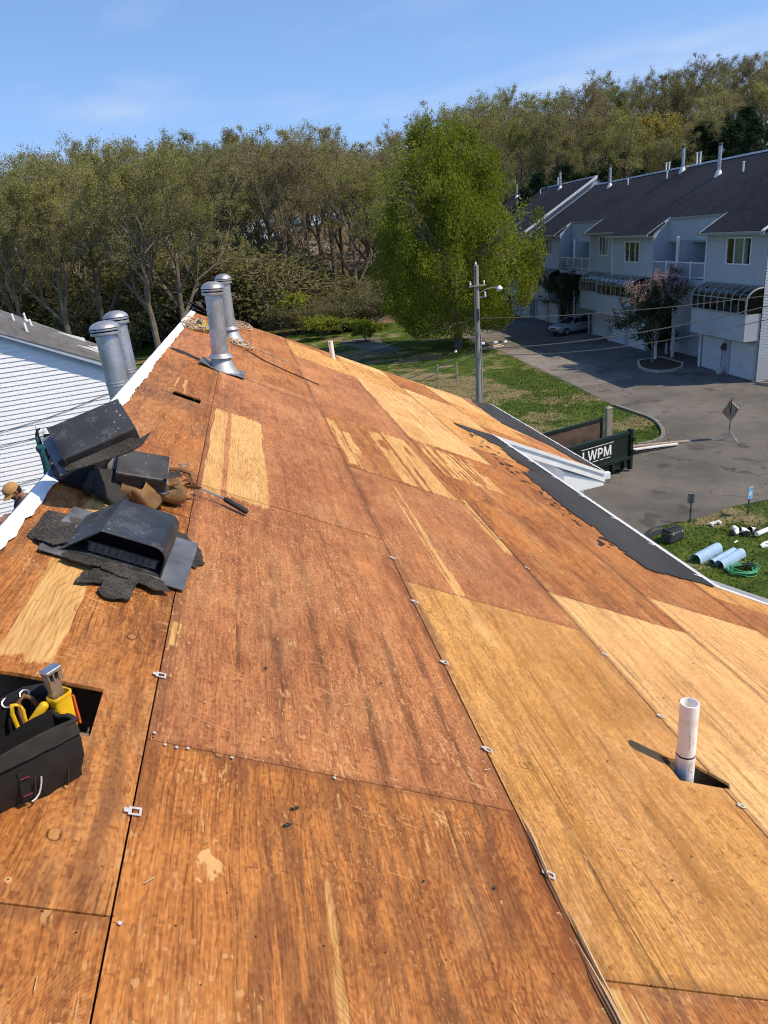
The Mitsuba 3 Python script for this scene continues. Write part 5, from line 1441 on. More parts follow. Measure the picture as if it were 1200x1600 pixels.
def side_wall(bld, l, d0, d1, z0, z1, poly=None, exposure=0.15, bsdf='town_siding', sgn=-1, name='side_wall'):
    p = poly or sbox(d0, z0, d1, z1)
    add(name, clapboards(p, lambda s, z, o: tp(l + sgn * o, s, z), exposure, 0.02), bsdf, bld)


RM = 0.6
EZ, ED = -0.40, -0.50                    # eave height and overhang
roof_z = lambda d, dz=0.0: EZ + RM * (d - ED) + dz
RD = 7.0


def roof_piece(bld, pts, dz=0.0, name='roof', th=0.16):
    """a slab of the front slope over a polygon in (l, d)"""
    m = extrude(Polygon(pts).buffer(0), th, -th)
    v = np.array(m.vertices)
    add(name, trimesh.Trimesh(tp(v[:, 0], v[:, 1], roof_z(v[:, 1], dz) + v[:, 2]), m.faces[:, ::-1], process=False), 'town_shingle', bld)


def chimney(bld, l, d, dz, h, big=True):
    b = tp(l, d, roof_z(d, dz))
    if big:
        k = add('chimney_flue', lathe([(0.13, -0.2), (0.13, h), (0.135, h), (0.135, h + 0.02), (0.10, h + 0.02)], 18, b), 'galvanised', bld, smooth=35)
        add('flue_cap', lathe([(0.12, h + 0.02), (0.12, h + 0.06), (0.15, h + 0.06), (0.15, h + 0.16), (0.10, h + 0.2), (0.001, h + 0.21)], 18, b), 'vent_black', k)
        add('flue_flashing', lathe([(0.34, -0.22), (0.15, 0.26), (0.13, 0.27)], 18, b), 'white_metal', k, smooth=40)
    else:
        k = add('vent_pipe', lathe([(0.06, -0.2), (0.06, h), (0.09, h), (0.09, h + 0.06), (0.001, h + 0.08)], 12, b), 'white_metal', bld)


def balcony(bld, l0, l1, d, zf_, post_l):
    add('balcony_floor', tb(l0, l1, d - 0.02, d + 2.4, zf_ - 0.22, zf_), 'grey_blue_trim', bld)
    add('balcony_fascia', tb(l0, l1, d - 0.06, d - 0.022, zf_ - 0.36, zf_ + 0.02), 'town_siding', bld)
    k = add('railing', [tb(l0, l1, d, d + 0.06, zf_ + 0.98, zf_ + 1.05), tb(l0, l1, d + 0.01, d + 0.05, zf_ + 0.10, zf_ + 0.16)], 'town_white', bld)
    for c in (l0 + (l1 - l0) * 0.27, l0 + (l1 - l0) * 0.73):
        add('railing_post', tb(c - 0.06, c + 0.06, d - 0.01, d + 0.09, zf_, zf_ + 1.12), 'town_white', k)
    add('railing_panel', tb(l0 + 0.04, l1 - 0.04, d + 0.025, d + 0.038, zf_ + 0.16, zf_ + 0.98), 'grey_blue_trim', k)
    add('balcony_post', tb(post_l - 0.08, post_l + 0.08, d + 0.0, d + 0.16, zf_ - 5.2, zf_ + 2.62), 'town_white', bld)


def sunroom(bld, l0, l1, d, zb, zt_, n=8, dep=0.95):
    """curved-eave glass room: bent bars, sill, eave bar, glass"""
    k = add('sunroom', [tb(l0, l1, d - dep - 0.04, d - dep + 0.03, zb, zb + 0.07), tb(l0, l1, d - dep - 0.03, d - dep + 0.02, zb + 0.78, zb + 0.83), tb(l0, l1, d - 0.08, d, zt_ - 0.06, zt_)], 'sunroom_frame', bld)
    hz2 = zb + 0.80
    arc = [(d - dep, zb), (d - dep, hz2 - 0.1)] + [(d - dep + dep * (1 - math.cos(a)) * 0.98, hz2 - 0.1 + (zt_ - hz2 + 0.1) * math.sin(a)) for a in np.linspace(0.12, math.pi / 2, 9)]
    for i in range(n + 1):
        l = l0 + (l1 - l0) * i / n
        th = 0.032 if i not in (0, n) else 0.055
        add('glazing_bar', tube(tp(np.full(len(arc), l), np.array([a for a, _ in arc]), np.array([b for _, b in arc])), th, 6), 'sunroom_frame', k)
    V, F = [], []
    for l in (l0, l1):
        V.append(tp(np.full(len(arc), l), np.array([a for a, _ in arc]) + 0.02, np.array([b for _, b in arc]) - 0.01))
    m_ = len(arc)
    F = [x for i in range(m_ - 1) for x in ([i, i + 1, m_ + i + 1], [i, m_ + i + 1, m_ + i])]
    add('sunroom_glass', trimesh.Trimesh(np.vstack(V), np.array(F), process=False), 'sunroom_pane', k)
    for l in (l0 + 0.02, l1 - 0.02):
        w = tp(np.full(m_ + 2, l), np.array([a for a, _ in arc] + [d, d]), np.array([b for _, b in arc] + [zt_, zb]))
        add('sunroom_end', trimesh.Trimesh(w, [[0, i, i + 1] for i in range(1, m_ + 1)], process=False), 'sunroom_pane', k)
    add('sunroom_inside', [tb(l0, l1, d + 2.5, d + 2.52, zb - 0.3, zt_ + 0.02), tb(l0, l1, d + 0.0, d + 2.5, zt_, zt_ + 0.02), tb(l0, l1, d, d + 2.5, zb - 0.3, zb - 0.28), tb(l0, l1, d - dep + 0.05, d, zb + 0.0, zb + 0.03)], 'room_wall', k)
    r = np.random.default_rng(int(abs(l0 * 10)))
    for i in range(n):
        l = l0 + (l1 - l0) * (i + 0.5) / n
        hgt = r.uniform(0.5, 0.95)
        add('blind', tb(l - (l1 - l0) / n * 0.42, l + (l1 - l0) / n * 0.42, d - dep + 0.10, d - dep + 0.115, zb + 0.05, zb + 0.05 + 0.7 * hgt), ('dark_wood', 'grey_blue_trim', 'curtain')[int(r.integers(0, 3))], k)


def garage_front(bld, l0, l1, d, doors, zt_=-6.12):
    add('garage_wall', [tb(l0, l1, d - 0.02, d + 0.2, -6.5 + 0.02, zt_)] , 'town_siding', bld)
    add('garage_trim', tb(l0 - 0.05, l1 + 0.05, d - 0.12, d - 0.02, zt_ - 0.24, zt_ - 0.02), 'grey_blue_trim', bld)
    edges = [l0] + [x for dd in doors for x in dd] + [l1]
    for a, b in zip(edges[::2], edges[1::2]):
        if b - a > 0.02:
            add('garage_pier', tb(a, b, d - 0.02, d + 0.2, ZG, -6.48), 'town_siding', bld)
    for a, b in doors:
        k = add('garage_door', tb(a + 0.03, b - 0.03, d + 0.10, d + 0.14, ZG + 0.02, -6.50), 'garage_door', bld)
        for i in range(4):
            z = ZG + 0.02 + i * 0.4925
            add('door_section', tb(a + 0.045, b - 0.045, d + 0.075, d + 0.098, z + 0.012, z + 0.482), 'garage_door', k)
        add('door_handle', tb((a + b) / 2 - 0.06, (a + b) / 2 + 0.06, d + 0.05, d + 0.075, ZG + 0.68, ZG + 0.72), 'black_rubber', k)


def lamp(bld, l, d, z):
    add('wall_lamp', tb(l - 0.07, l + 0.07, d - 0.18, d - 0.04, z, z + 0.32), 'vent_black', bld)


def apartment(bld, l0, l1, d, dz, wins, sun_l, gar, n_bars, seed):
    """front-facing block of one home: upper wall, eave trim, sunroom band, bay and garages"""
    front_wall(bld, l0, l1, -3.22 + dz, EZ + 0.04 + dz + d * RM, d, holes=[(a, z0, b, z1) for a, b, z0, z1 in wins])
    for i, (a, b, z0, z1) in enumerate(wins):
        window(bld, a, b, z0, z1, d, mull=(0.3, 0.68) if (b - a) > 1.6 else (0.5,), curt=(0.22, 0.76) if seed != 1 else None)
    add('bottom_trim', tb(l0, l1, d - 0.05, d + 0.02, -3.30 + dz, -3.22 + dz), 'grey_blue_trim', bld)
    sunroom(bld, sun_l[0], sun_l[1], d, -4.72 + dz * 0.4, -3.34 + dz * 0.6, n_bars)
    a, b = sun_l
    p_ = sbox(a, -6.12, b, -4.72)
    add('bay_wall', clapboards(p_, lambda s, z, o: tp(s, d - 0.92 - o, z), 0.15, 0.02), 'town_siding', bld)
    add('bay_floor', [tb(a, b, d - 0.92, d + 0.3, -6.16, -6.10), tb(a, a + 0.05, d - 0.92, d, -6.12, -4.72), tb(b - 0.05, b, d - 0.92, d, -6.12, -4.72)], 'town_siding', bld)
    garage_front(bld, gar[0][0] - 0.25, gar[-1][1] + 0.25, d, gar)


def recess(bld, l0, l1, d, dz, seed=0):
    """balcony recess between two fronts"""
    b = 1.14
    front_wall(bld, l0, l1, -0.95 + dz, roof_z(d + b) - 0.10 + dz, d + b)
    add('recess_trim', tb(l0, l1, d + b - 0.08, d + b - 0.022, -1.05 + dz, -0.92 + dz), 'grey_blue_trim', bld)
    front_wall(bld, l0, l1, -3.2 + dz, -0.95 + dz, d + 2.35, holes=[(l1 - 2.3, -2.6 + dz, l1 - 0.35, -1.15 + dz)])
    add('ceiling', tb(l0, l1, d + b, d + 2.4, -1.0 + dz, -0.95 + dz), 'town_siding', bld)
    window(bld, l1 - 2.3, l1 - 0.35, -2.6 + dz, -1.15 + dz, d + 2.35, mull=(0.5,), curt=None)
    mid = (l0 + l1) / 2 + 0.25
    add('divider_wall', tb(mid - 0.07, mid + 0.07, d + 0.25, d + 2.3, -3.2 + dz, -0.98 + dz), 'town_siding', bld)
    # cheek walls
    poly = Polygon([(d - 0.02, -3.22 + dz), (d + 2.36, -3.22 + dz), (d + 2.36, -0.95 + dz), (d + b, -0.95 + dz), (d + b, roof_z(d + b) - 0.17 + dz), (d - 0.02, roof_z(d - 0.02) - 0.17 + dz)])
    side_wall(bld, l1, 0, 0, 0, 0, poly, sgn=-1, bsdf='town_siding', name='cheek_wall')
    side_wall(bld, l0, 0, 0, 0, 0, poly, sgn=1, bsdf='town_siding', name='cheek_wall')
    # white rake boards on both sides of the notch
    for l in (l0 + 0.03, l1 - 0.03):
        add('rake_board', tmesh([[l + s, dd, roof_z(dd) + z + dz] for s in (-0.03, 0.03) for dd in (d + ED - 0.02, d + b) for z in (-0.20, 0.012)]), 'town_white', bld)
    balcony(bld, l0, l1, d + 0.02, -3.22 + dz, mid)
    # lower storey wall behind
    front_wall(bld, l0, l1, ZG, -3.4 + dz, d + 1.6)
    add('entry_door', tb(l0 + 1.0, l0 + 1.95, d + 1.54, d + 1.6, ZG, ZG + 2.05), 'grey_blue_trim', bld)


def town(name, lab, spec, dz, l_lo, l_hi, chim, ends):
    b = thing(name, lab, 'townhouse', None)
    pts = [(l_lo, RD), (l_lo, ED)]
    for kind, l0, l1, d, *rest in spec:
        if kind == 'front':
            apartment(b, l0, l1, d, dz, *rest)
            pts += [(max(l0 - 0.25, l_lo), d + ED), (l1 + 0.25, d + ED)] if d == 0 else [(l0 - 0.25, d + ED), (l1 + 0.25, d + ED)]
            add('gutter', tmesh([[l, dd, roof_z(d + ED, dz) + z] for l in (l0 - 0.22, l1 + 0.22) for dd in (d + ED - 0.12, d + ED + 0.0) for z in (-0.17, -0.03)]), 'sunroom_frame', b)
            add('soffit', tb(l0 - 0.2, l1 + 0.2, d + ED + 0.02, d - 0.0, EZ - 0.16 + dz + (d * RM), EZ - 0.13 + dz + d * RM), 'town_siding', b)
            add('downspout', tb(l1 - 0.12, l1 - 0.03, d - 0.11, d - 0.03, ZG, EZ - 0.1 + dz), 'town_white', b)
        else:
            recess(b, l0, l1, d, dz, rest[0])
            pts += [(l0, d + 1.14), (l1, d + 1.14)]
            add('gutter', tmesh([[l, dd, roof_z(d + 1.14, dz) + z] for l in (l0, l1) for dd in (d + 1.14 - 0.11, d + 1.14) for z in (-0.17, -0.03)]), 'sunroom_frame', b)
    pts += [(l_hi, pts[-1][1]), (l_hi, RD)]
    roof_piece(b, pts, dz)
    add('ridge_trim', tmesh([[l, dd, roof_z(RD, dz) + z] for l in (l_lo, l_hi) for dd in (RD - 0.05, RD + 0.12) for z in (-0.25, 0.10)]), 'town_white', b)
    add('rear_roof', tmesh([[l, dd, z] for l in (l_lo, l_hi) for dd, z in ((RD + 0.06, roof_z(RD, dz) - 0.02), (RD + 0.06, roof_z(RD, dz) - 0.2), (RD + 8.0, roof_z(RD, dz) - 5.0), (RD + 8.0, roof_z(RD, dz) - 5.2))]), 'town_shingle', b)
    add('rear_wall', tb(l_lo + 0.2, l_hi - 0.2, RD + 7.4, RD + 7.6, ZG, roof_z(RD, dz) - 4.8), 'town_siding', b)
    for l, d, h, big in chim:
        chimney(b, l, d, dz, h, big)
    for l, sg in ends:
        poly = Polygon([(0.0, ZG), (RD + 7.4, ZG), (RD + 7.4, roof_z(RD, dz) - 4.9), (RD, roof_z(RD, dz) - 0.2), (0.0, roof_z(0.0, dz) - 0.18)])
        side_wall(b, l, 0, 0, 0, 0, poly, sgn=sg, bsdf='town_siding', name='gable_wall')
        add('gable_rake', tmesh([[l + sg * s, dd, roof_z(dd, dz) + z] for s in (0.02, 0.34) for dd in (ED - 0.02, RD + 0.1) for z in (-0.20, 0.02)]), 'town_white', b)
    return b


town('townhouse_row', 'grey townhouse row with balconies, glass sunrooms and white garage doors across the court', [
    ('front', -5.3, 0.6, 0.0, [(-3.86, -1.45, -2.22, -0.74)], (-5.25, 0.3), [(-4.95, -2.5), (-1.95, 0.55)], 8, 0),
    ('recess', 0.6, 7.35, 0.0, 0),
    ('front', 7.35, 13.9, 0.0, [(9.38, 11.80, -2.33, -0.86)], (8.6, 14.6), [(8.2, 11.1), (11.55, 14.3)], 7, 1),
    ('front', 13.95, 19.4, 0.45, [(15.7, 17.6, -1.95, -0.45)], (14.7, 19.2), [(15.6, 18.6)], 7, 2),
    ('recess', 19.45, 26.5, 0.45, 1),
    ('front', 26.55, 33.6, 0.45, [(28.6, 31.4, -2.0, -0.5)], (27.2, 33.0), [(27.2, 30.0), (30.6, 33.4)], 7, 3)],
     0.0, -5.7, 34.0,
     [(16.0, 6.55, 1.62, True), (8.7, 5.25, 1.78, True), (28.9, 6.3, 1.62, True), (14.6, 6.9, 0.85, False), (14.1, 6.9, 0.85, False), (19.4, 6.95, 0.6, False), (18.9, 6.95, 0.6, False), (5.6, 5.1, 0.55, False), (17.2, 5.9, 0.45, False), (24.4, 6.0, 0.4, False)],
     [(-5.3, -1)])
town('townhouse_row', 'farther townhouse row with a higher black roof, half hidden by the big green tree', [
    ('front', 34.1, 40.0, 0.0, [(36.0, 38.2, -1.5, 0.0)], (34.3, 39.6), [(34.6, 37.2), (37.6, 39.8)], 7, 4),
    ('recess', 40.05, 46.6, 0.0, 2),
    ('front', 46.65, 53.0, 0.0, [(48.6, 50.8, -1.5, 0.0)], (47.0, 52.6), [(47.2, 49.9), (50.3, 52.8)], 7, 5)],
     0.80, 33.9, 70.0,
     [(41.8, 6.2, 1.6, True), (58.0, 6.3, 1.6, True), (44.4, 6.9, 0.8, False), (43.6, 6.9, 0.8, False), (51.5, 6.9, 0.7, False), (47.5, 5.9, 0.4, False), (55.3, 5.8, 0.4, False)],
     [(34.0, -1)])

# ================================================================== things in the court and on the lawns
mat('car_silver', lambda p, n, uv: mix((0.34, 0.37, 0.40), (0.40, 0.43, 0.46), fbm(p.x * 2, p.y * 2, p.z * 2, 2)), 0.28, metal=0.4, clearcoat=0.8)
mat('car_glass', (0.012, 0.014, 0.016), 0.06, spec=0.8)
mat('lamp_glass', (0.6, 0.6, 0.58), 0.15, spec=0.7)
mat('red_lamp', (0.30, 0.015, 0.012), 0.2)
mat('rim_metal', (0.45, 0.46, 0.47), 0.35, metal=0.8)
mat('weathered_pole', lambda p, n, uv: mix((0.17, 0.155, 0.14), (0.36, 0.34, 0.31), dr.clip(0.5 + 1.5 * (noise(p.x * 22, p.y * 22, p.z * 0.9) - 0.5) + 0.6 * (fbm(p.x * 3, p.y * 3, p.z * 0.4, 3) - 0.5), 0, 1)), 0.9)
mat('wire', (0.17, 0.165, 0.155), 0.6)
mat('dark_wire', (0.05, 0.05, 0.05), 0.6)
mat('bin_green', vary((0.005, 0.012, 0.009), (0.010, 0.022, 0.017), 1.2), 0.45)
mat('bin_rust', lambda p, n, uv: mix((0.035, 0.030, 0.026), (0.13, 0.085, 0.06), dr.clip(0.5 + 1.8 * (fbm(p.x * 1.7, p.y * 1.7, p.z * 2.5, 4) - 0.5), 0, 1)), 0.85)
mat('sign_white', (0.74, 0.75, 0.75), 0.5)
mat('sign_blue', vary((0.06, 0.27, 0.55), (0.09, 0.33, 0.62), 3), 0.45)
mat('sign_grey', vary((0.16, 0.15, 0.14), (0.24, 0.23, 0.21), 6), 0.6)
mat('sign_red', (0.45, 0.05, 0.03), 0.5)
mat('sign_back', vary((0.045, 0.042, 0.042), (0.07, 0.066, 0.064), 4), 0.7)
mat('white_board', vary((0.55, 0.54, 0.51), (0.74, 0.73, 0.70), 2), 0.7)
mat('hose_green', vary((0.03, 0.22, 0.10), (0.08, 0.40, 0.22), 9), 0.45)
mat('blue_white', vary((0.24, 0.39, 0.57), (0.34, 0.50, 0.68), 4), 0.35)
mat('soil', vary((0.035, 0.024, 0.016), (0.085, 0.062, 0.042), 5), 0.95)
mat('bed_stone', vary((0.26, 0.24, 0.22), (0.42, 0.40, 0.37), 3), 0.9)

# --- parked car: station-wagon body lofted from sections
car = thing('parked_car', 'silver station wagon parked in the shade in front of the townhouses', 'car')


def car_place(m, at=(29.2, 60.6, ZG + 0.02), yaw=106):
    return moved(m, at, rot([0, 0, 1], yaw))


prof_low = [(-2.25, 0.34), (-2.30, 0.55), (-2.26, 0.86), (-2.10, 0.98), (-1.2, 1.0), (0.0, 1.0), (0.95, 0.99), (1.55, 0.93), (2.05, 0.83), (2.27, 0.66), (2.30, 0.45), (2.24, 0.32)]
low = Polygon(prof_low)
for cx in (-1.38, 1.42):
    low = low.difference(shapely.Point(cx, 0.30).buffer(0.385, 16))
body = extrude(low, 1.66, -0.83)
v = np.array(body.vertices)
body = trimesh.Trimesh(v, body.faces).subdivide_to_size(0.25, max_iter=8)
v = np.array(body.vertices)
k = 1 - 0.06 * np.clip((v[:, 1] - 0.62) / 0.38, 0, 1) ** 2 - 0.05 * np.clip((0.45 - v[:, 1]) / 0.2, 0, 1) - 0.12 * np.clip((np.abs(v[:, 0]) - 1.7) / 0.6, 0, 1) ** 2
v = np.column_stack([v[:, 2] * k, v[:, 0], v[:, 1]])
add('body', car_place(trimesh.Trimesh(v, body.faces, process=False)), 'car_silver', car, smooth=32)


def loft(sec):
    return hull(np.array([(s * w, y, z) for y, z, w in sec for s in (-1, 1)]))


add('cabin', car_place(loft([(-2.14, 0.97, 0.76), (1.05, 0.98, 0.78), (0.25, 1.40, 0.62), (-1.80, 1.42, 0.60), (-0.1, 1.46, 0.60), (-1.2, 1.475, 0.60)])), 'car_glass', car)
add('roof', car_place(loft([(0.22, 1.41, 0.63), (0.0, 1.465, 0.60), (-1.2, 1.49, 0.58), (-1.82, 1.43, 0.60), (0.2, 1.385, 0.635), (-1.85, 1.39, 0.62)])), 'car_silver', car)
for s in (-1, 1):
    for y0, z0, y1, z1 in ((1.02, 0.99, 0.22, 1.42), (-0.05, 0.99, -0.12, 1.44), (-1.05, 0.99, -1.10, 1.45), (-2.10, 0.99, -1.80, 1.42)):
        a, b = np.array([s * 0.785, y0, z0]), np.array([s * 0.625, y1, z1])
        add('pillar', car_place(tube([a, b], 0.035, 6)), 'car_silver', car)
    add('roof_rail', car_place(tube([(s * 0.52, -1.7, 1.50), (s * 0.52, -1.2, 1.54), (s * 0.52, -0.2, 1.53), (s * 0.52, 0.0, 1.48)], 0.016, 6)), 'black_rubber', car)
    add('mirror', car_place(chamfer((s * 0.90, 0.75, 1.02), (0.20, 0.12, 0.14), 0.04)), 'car_silver', car)
    add('headlight', car_place(chamfer((s * 0.58, 2.17, 0.70), (0.34, 0.16, 0.16), 0.05)), 'lamp_glass', car)
    add('tail_light', car_place(chamfer((s * 0.68, -2.22, 0.82), (0.16, 0.1, 0.26), 0.03)), 'red_lamp', car)
    for cy in (-1.38, 1.42):
        c = (s * 0.74, cy, 0.33)
        w = add('wheel', car_place(lathe([(0.20, -0.10), (0.31, -0.105), (0.33, -0.07), (0.33, 0.07), (0.31, 0.105), (0.20, 0.10)], 24, c, (1, 0, 0))), 'black_rubber', car, smooth=35)
        add('rim', car_place(lathe([(0.001, s * 0.07), (0.06, s * 0.08), (0.19, s * 0.075), (0.205, s * 0.102)], 20, c, (1, 0, 0))), 'rim_metal', w, smooth=35)
add('bumper', car_place(chamfer((0, 2.24, 0.44), (1.5, 0.16, 0.16), 0.05)), 'sign_back', car)
add('grille', car_place(chamfer((0, 2.26, 0.66), (0.7, 0.06, 0.12), 0.02)), 'vent_black', car)

# --- utility pole
up = thing('utility_pole', 'weathered wooden utility pole beyond the far eave', 'utility pole')
PB = np.array([12.55, 35.9, ZG])
PT = np.array([12.55, 35.9, -0.75]) + np.array([0.22, 0.2, 0])
add('pole', tube([PB, PB + (PT - PB) * 0.3, PB + (PT - PB) * 0.7, PT], [0.17, 0.16, 0.135, 0.12], 14), 'weathered_pole', up, smooth=50)
pz = lambda z: PB + (PT - PB) * ((z - ZG) / (PT[2] - ZG))
add('conduit', tube([pz(-8.5) + [0.17, -0.1, 0], pz(-4.2) + [0.15, -0.1, 0]], 0.035, 8), 'dull_zinc', up)
k = add('crossarm', box(pz(-1.75) + [0.0, -0.16, 0.0], (0.9, 0.07, 0.08)), 'weathered_pole', up)
for dx in (-0.38, 0.36):
    add('insulator', lathe([(0.03, 0), (0.05, 0.03), (0.03, 0.07), (0.055, 0.10), (0.03, 0.14), (0.045, 0.17), (0.001, 0.2)], 12, pz(-1.75) + [dx, -0.16, 0.05]), 'white_plastic', up, smooth=40)
add('insulator', lathe([(0.035, 0), (0.06, 0.03), (0.035, 0.09), (0.06, 0.12), (0.03, 0.2), (0.001, 0.24)], 12, pz(-0.8) + [-0.02, 0, 0]), 'white_plastic', up, smooth=40)
add('insulator', lathe([(0.04, 0), (0.06, 0.05), (0.05, 0.25), (0.001, 0.27)], 12, pz(-2.35) + [0.42, -0.1, 0.0]), 'white_plastic', up, smooth=40)
add('bracket', tube([pz(-2.35), pz(-2.35) + [0.5, -0.1, 0.0]], 0.025, 8), 'dull_zinc', up)
add('lamp_arm', tube([pz(-2.2), pz(-2.0) + [0.5, -0.15, 0.05], pz(-1.95) + [1.0, -0.3, 0.05]], 0.022, 8), 'dull_zinc', up)
add('lamp_head', lathe([(0.001, 0.16), (0.07, 0.15), (0.15, 0.05), (0.17, 0.0), (0.11, -0.10), (0.001, -0.13)], 18, pz(-2.05) + [1.12, -0.35, 0.05]), 'white_plastic', up, smooth=50)
for q, (dx, dz) in enumerate(((0.25, 0.02), (0.55, -0.03), (0.95, 0.0), (1.25, 0.02), (1.5, -0.04))):
    add('cable_closure', chamfer(pz(-4.72) + [dx, -0.1, dz - 0.02], (0.20, 0.12, 0.13), 0.04), 'white_plastic' if q % 2 == 0 else 'sign_back', up)
add('guard', tube([pz(-3.5) + [0.03, -0.15, 0], pz(-2.9) + [0.03, -0.15, 0]], 0.05, 8), 'sign_back', up)


def span(lab, a, b, sag, r, bs):
    t = thing('overhead_wire', lab, 'wire')
    a, b = np.asarray(a, float), np.asarray(b, float)
    s = np.linspace(0, 1, 26)
    add('strand', tube(a + (b - a) * s[:, None] - np.array([0, 0, sag]) * (4 * s * (1 - s))[:, None], r, 5), bs, t)


span('highest wire running from the top of the utility pole left into the big tree', pz(-1.0), (15.4, 61.7, -3.3), 0.3, 0.014, 'dark_wire')
span('wire running from the middle of the utility pole left down towards the grass', pz(-3.35), (5.2, 64.0, -8.9), 0.25, 0.014, 'wire')
span('upper wire crossing the townhouses from the middle of the utility pole', pz(-3.4), (30.0, 22.0, -1.6), 0.55, 0.017, 'wire')
span('thick pale cable crossing in front of the garages, upper of the close pair', pz(-4.97), (26.2, 22.0, -1.4), 0.75, 0.026, 'wire')
span('thin cable crossing in front of the garages, lower of the close pair', pz(-5.28), (26.0, 21.0, -1.6), 0.95, 0.017, 'wire')
span('upper thick cable running left from the utility pole behind the far roof edge', pz(-4.97), (7.0, 41.0, -7.6), 0.15, 0.024, 'wire')
span('lower cable running left from the utility pole behind the far roof edge', pz(-5.28), (7.0, 40.5, -7.9), 0.15, 0.020, 'wire')
span('stub cable with a white end ball left of the utility pole', (11.9, 37.73, -5.28), (7.4, 40.6, -7.1), 0.08, 0.016, 'wire')
scene_ball = thing('cable_ball', 'small white ball at the end of the stub cable left of the utility pole', 'cable end')
add('shell', moved(trimesh.creation.icosphere(2, 0.075), (11.9, 37.73, -5.26)), 'white_plastic', scene_ball, smooth=True)

# --- small wooden frame on the grass left of the pole
t = thing('wooden_frame', 'open wooden frame of two posts and two rails on the grass left of the pole', 'frame')
for x, y in ((12.42, 44.2), (13.62, 43.9)):
    add('post', bx((x - 0.05, y - 0.05, ZG), (x + 0.05, y + 0.05, -6.95)), 'grey_lumber', t)
for z in (-7.15, -7.75):
    a, b = np.array([12.42, 44.2, z]), np.array([13.62, 43.9, z])
    add('rail', hull([p + np.array([0, s, q]) for p in (a, b) for s in (-0.02, 0.02) for q in (-0.05, 0.05)]), 'lumber', t)
t = thing('timber_post', 'short grey timber post on the lawn behind the dumpster', 'post')
add('post', bx((15.55, 26.95, ZG), (15.80, 27.2, -6.75)), 'grey_lumber', t)
add('cap', hull([[15.53, 26.93, -6.75], [15.82, 26.93, -6.75], [15.82, 27.22, -6.75], [15.53, 27.22, -6.75], [15.675, 27.075, -6.66]]), 'grey_lumber', t)

# --- dumpster
db = thing('dumpster', 'black green open dumpster with white lettering behind the far eave', 'dumpster')
DO = np.array([14.86, 23.62, ZG])
de = np.array([-0.943, -0.333, 0.0]); df = np.array([-0.333, 0.943, 0.0])


def dp(m):
    v = np.array(m.vertices)
    return trimesh.Trimesh(DO + v[:, :1] * de + v[:, 1:2] * df + v[:, 2:3] * np.array([0, 0, 1.0]), m.faces[:, ::-1], process=False)


def dbx(a, b, bs, nm, par=db):
    return add(nm, dp(bx(a, b)), bs, par)


dbx((0, 0, 0.22), (5.6, 0.05, 1.58), 'bin_green', 'near_side')
dbx((-0.6, 2.10, 0.22), (5.6, 2.15, 1.60), 'bin_rust', 'far_side')
dbx((0, 0.05, 0.20), (5.6, 2.10, 0.25), 'bin_rust', 'floor')
dbx((5.55, 0.05, 0.25), (5.6, 2.1, 1.55), 'bin_rust', 'end_wall')
dbx((-0.02, -0.05, 1.54), (5.62, 0.09, 1.66), 'bin_green', 'top_rail')
dbx((-0.62, 2.07, 1.57), (5.62, 2.20, 1.68), 'bin_green', 'top_rail')
dbx((-0.64, 2.05, 0.2), (-0.54, 2.20, 1.72), 'bin_green', 'corner_post')
dbx((-0.06, -0.08, 0.10), (0.08, 0.10, 1.72), 'bin_green', 'corner_post')
dbx((0.0, -0.10, 0.55), (5.6, 0.0, 0.66), 'bin_green', 'side_rib')
for k in range(9):
    dbx((0.35 + 0.62 * k, -0.11, 0.22), (0.45 + 0.62 * k, 0.0, 0.55), 'bin_green', 'side_rib')
dbx((0, 0.3, 0.04), (5.6, 0.45, 0.2), 'bin_green', 'runner')
dbx((0, 1.65, 0.04), (5.6, 1.8, 0.2), 'bin_green', 'runner')
for x in (0.3, 4.9):
    for y in (0.22, 1.9):
        add('wheel', dp(lathe([(0.03, -0.06), (0.13, -0.06), (0.13, 0.06), (0.03, 0.06)], 16, (x, y, 0.13), (0, 1, 0))), 'black_rubber', db)
for z in (0.75, 1.25):
    dbx((-0.12, -0.14, z), (0.02, 0.02, z + 0.14), 'bin_green', 'hinge')
tx = meshkit.text_mesh('LWPM', 0.37, 0.008, bold=True)
v = np.array(tx.vertices)
v = np.column_stack([2.58 - v[:, 0] * 1.52 / v[:, 0].max(), -0.004 - v[:, 2], 0.94 + v[:, 1]])   # reads left to right seen from the roof
add('lettering', trimesh.Trimesh(DO + v[:, :1] * de + v[:, 1:2] * df + v[:, 2:3] * np.array([0, 0, 1.0]), tx.faces, process=False), 'sign_white', db)
for a, b, z0, z1 in ((0.95, 2.6, 1.40, 1.42), (1.10, 1.35, 0.83, 0.855), (1.42, 1.65, 0.83, 0.855), (1.72, 2.02, 0.83, 0.855), (2.1, 2.4, 0.83, 0.855)):
    dbx((a, -0.008, z0), (b, 0.0, z1), 'sign_white', 'lettering_line')
t = thing('debris_pile', 'heap of torn black shingles inside the dumpster', 'debris')
r_ = np.random.default_rng(17)
add('shingle_heap', [dp(box((r_.uniform(1.2, 5.2), r_.uniform(0.4, 1.9), r_.uniform(0.3, 0.75)), (r_.uniform(0.3, 0.8), r_.uniform(0.2, 0.5), 0.02), rot(r_.normal(0, 1, 3), r_.uniform(0, 60)))) for _ in range(90)], 'torn_shingle', t, kind='stuff')


def plank(lab, a, b, w, h, bs):
    t = thing('plank', lab, 'plank')
    a, b = np.asarray(a, float), np.asarray(b, float)
    d = (b - a) / np.linalg.norm(b - a); s = np.array([-d[1], d[0], 0])
    add('board', hull([p + s * q + np.array([0, 0, z]) for p in (a, b) for q in (-w, w) for z in (0, h)]), bs, t)


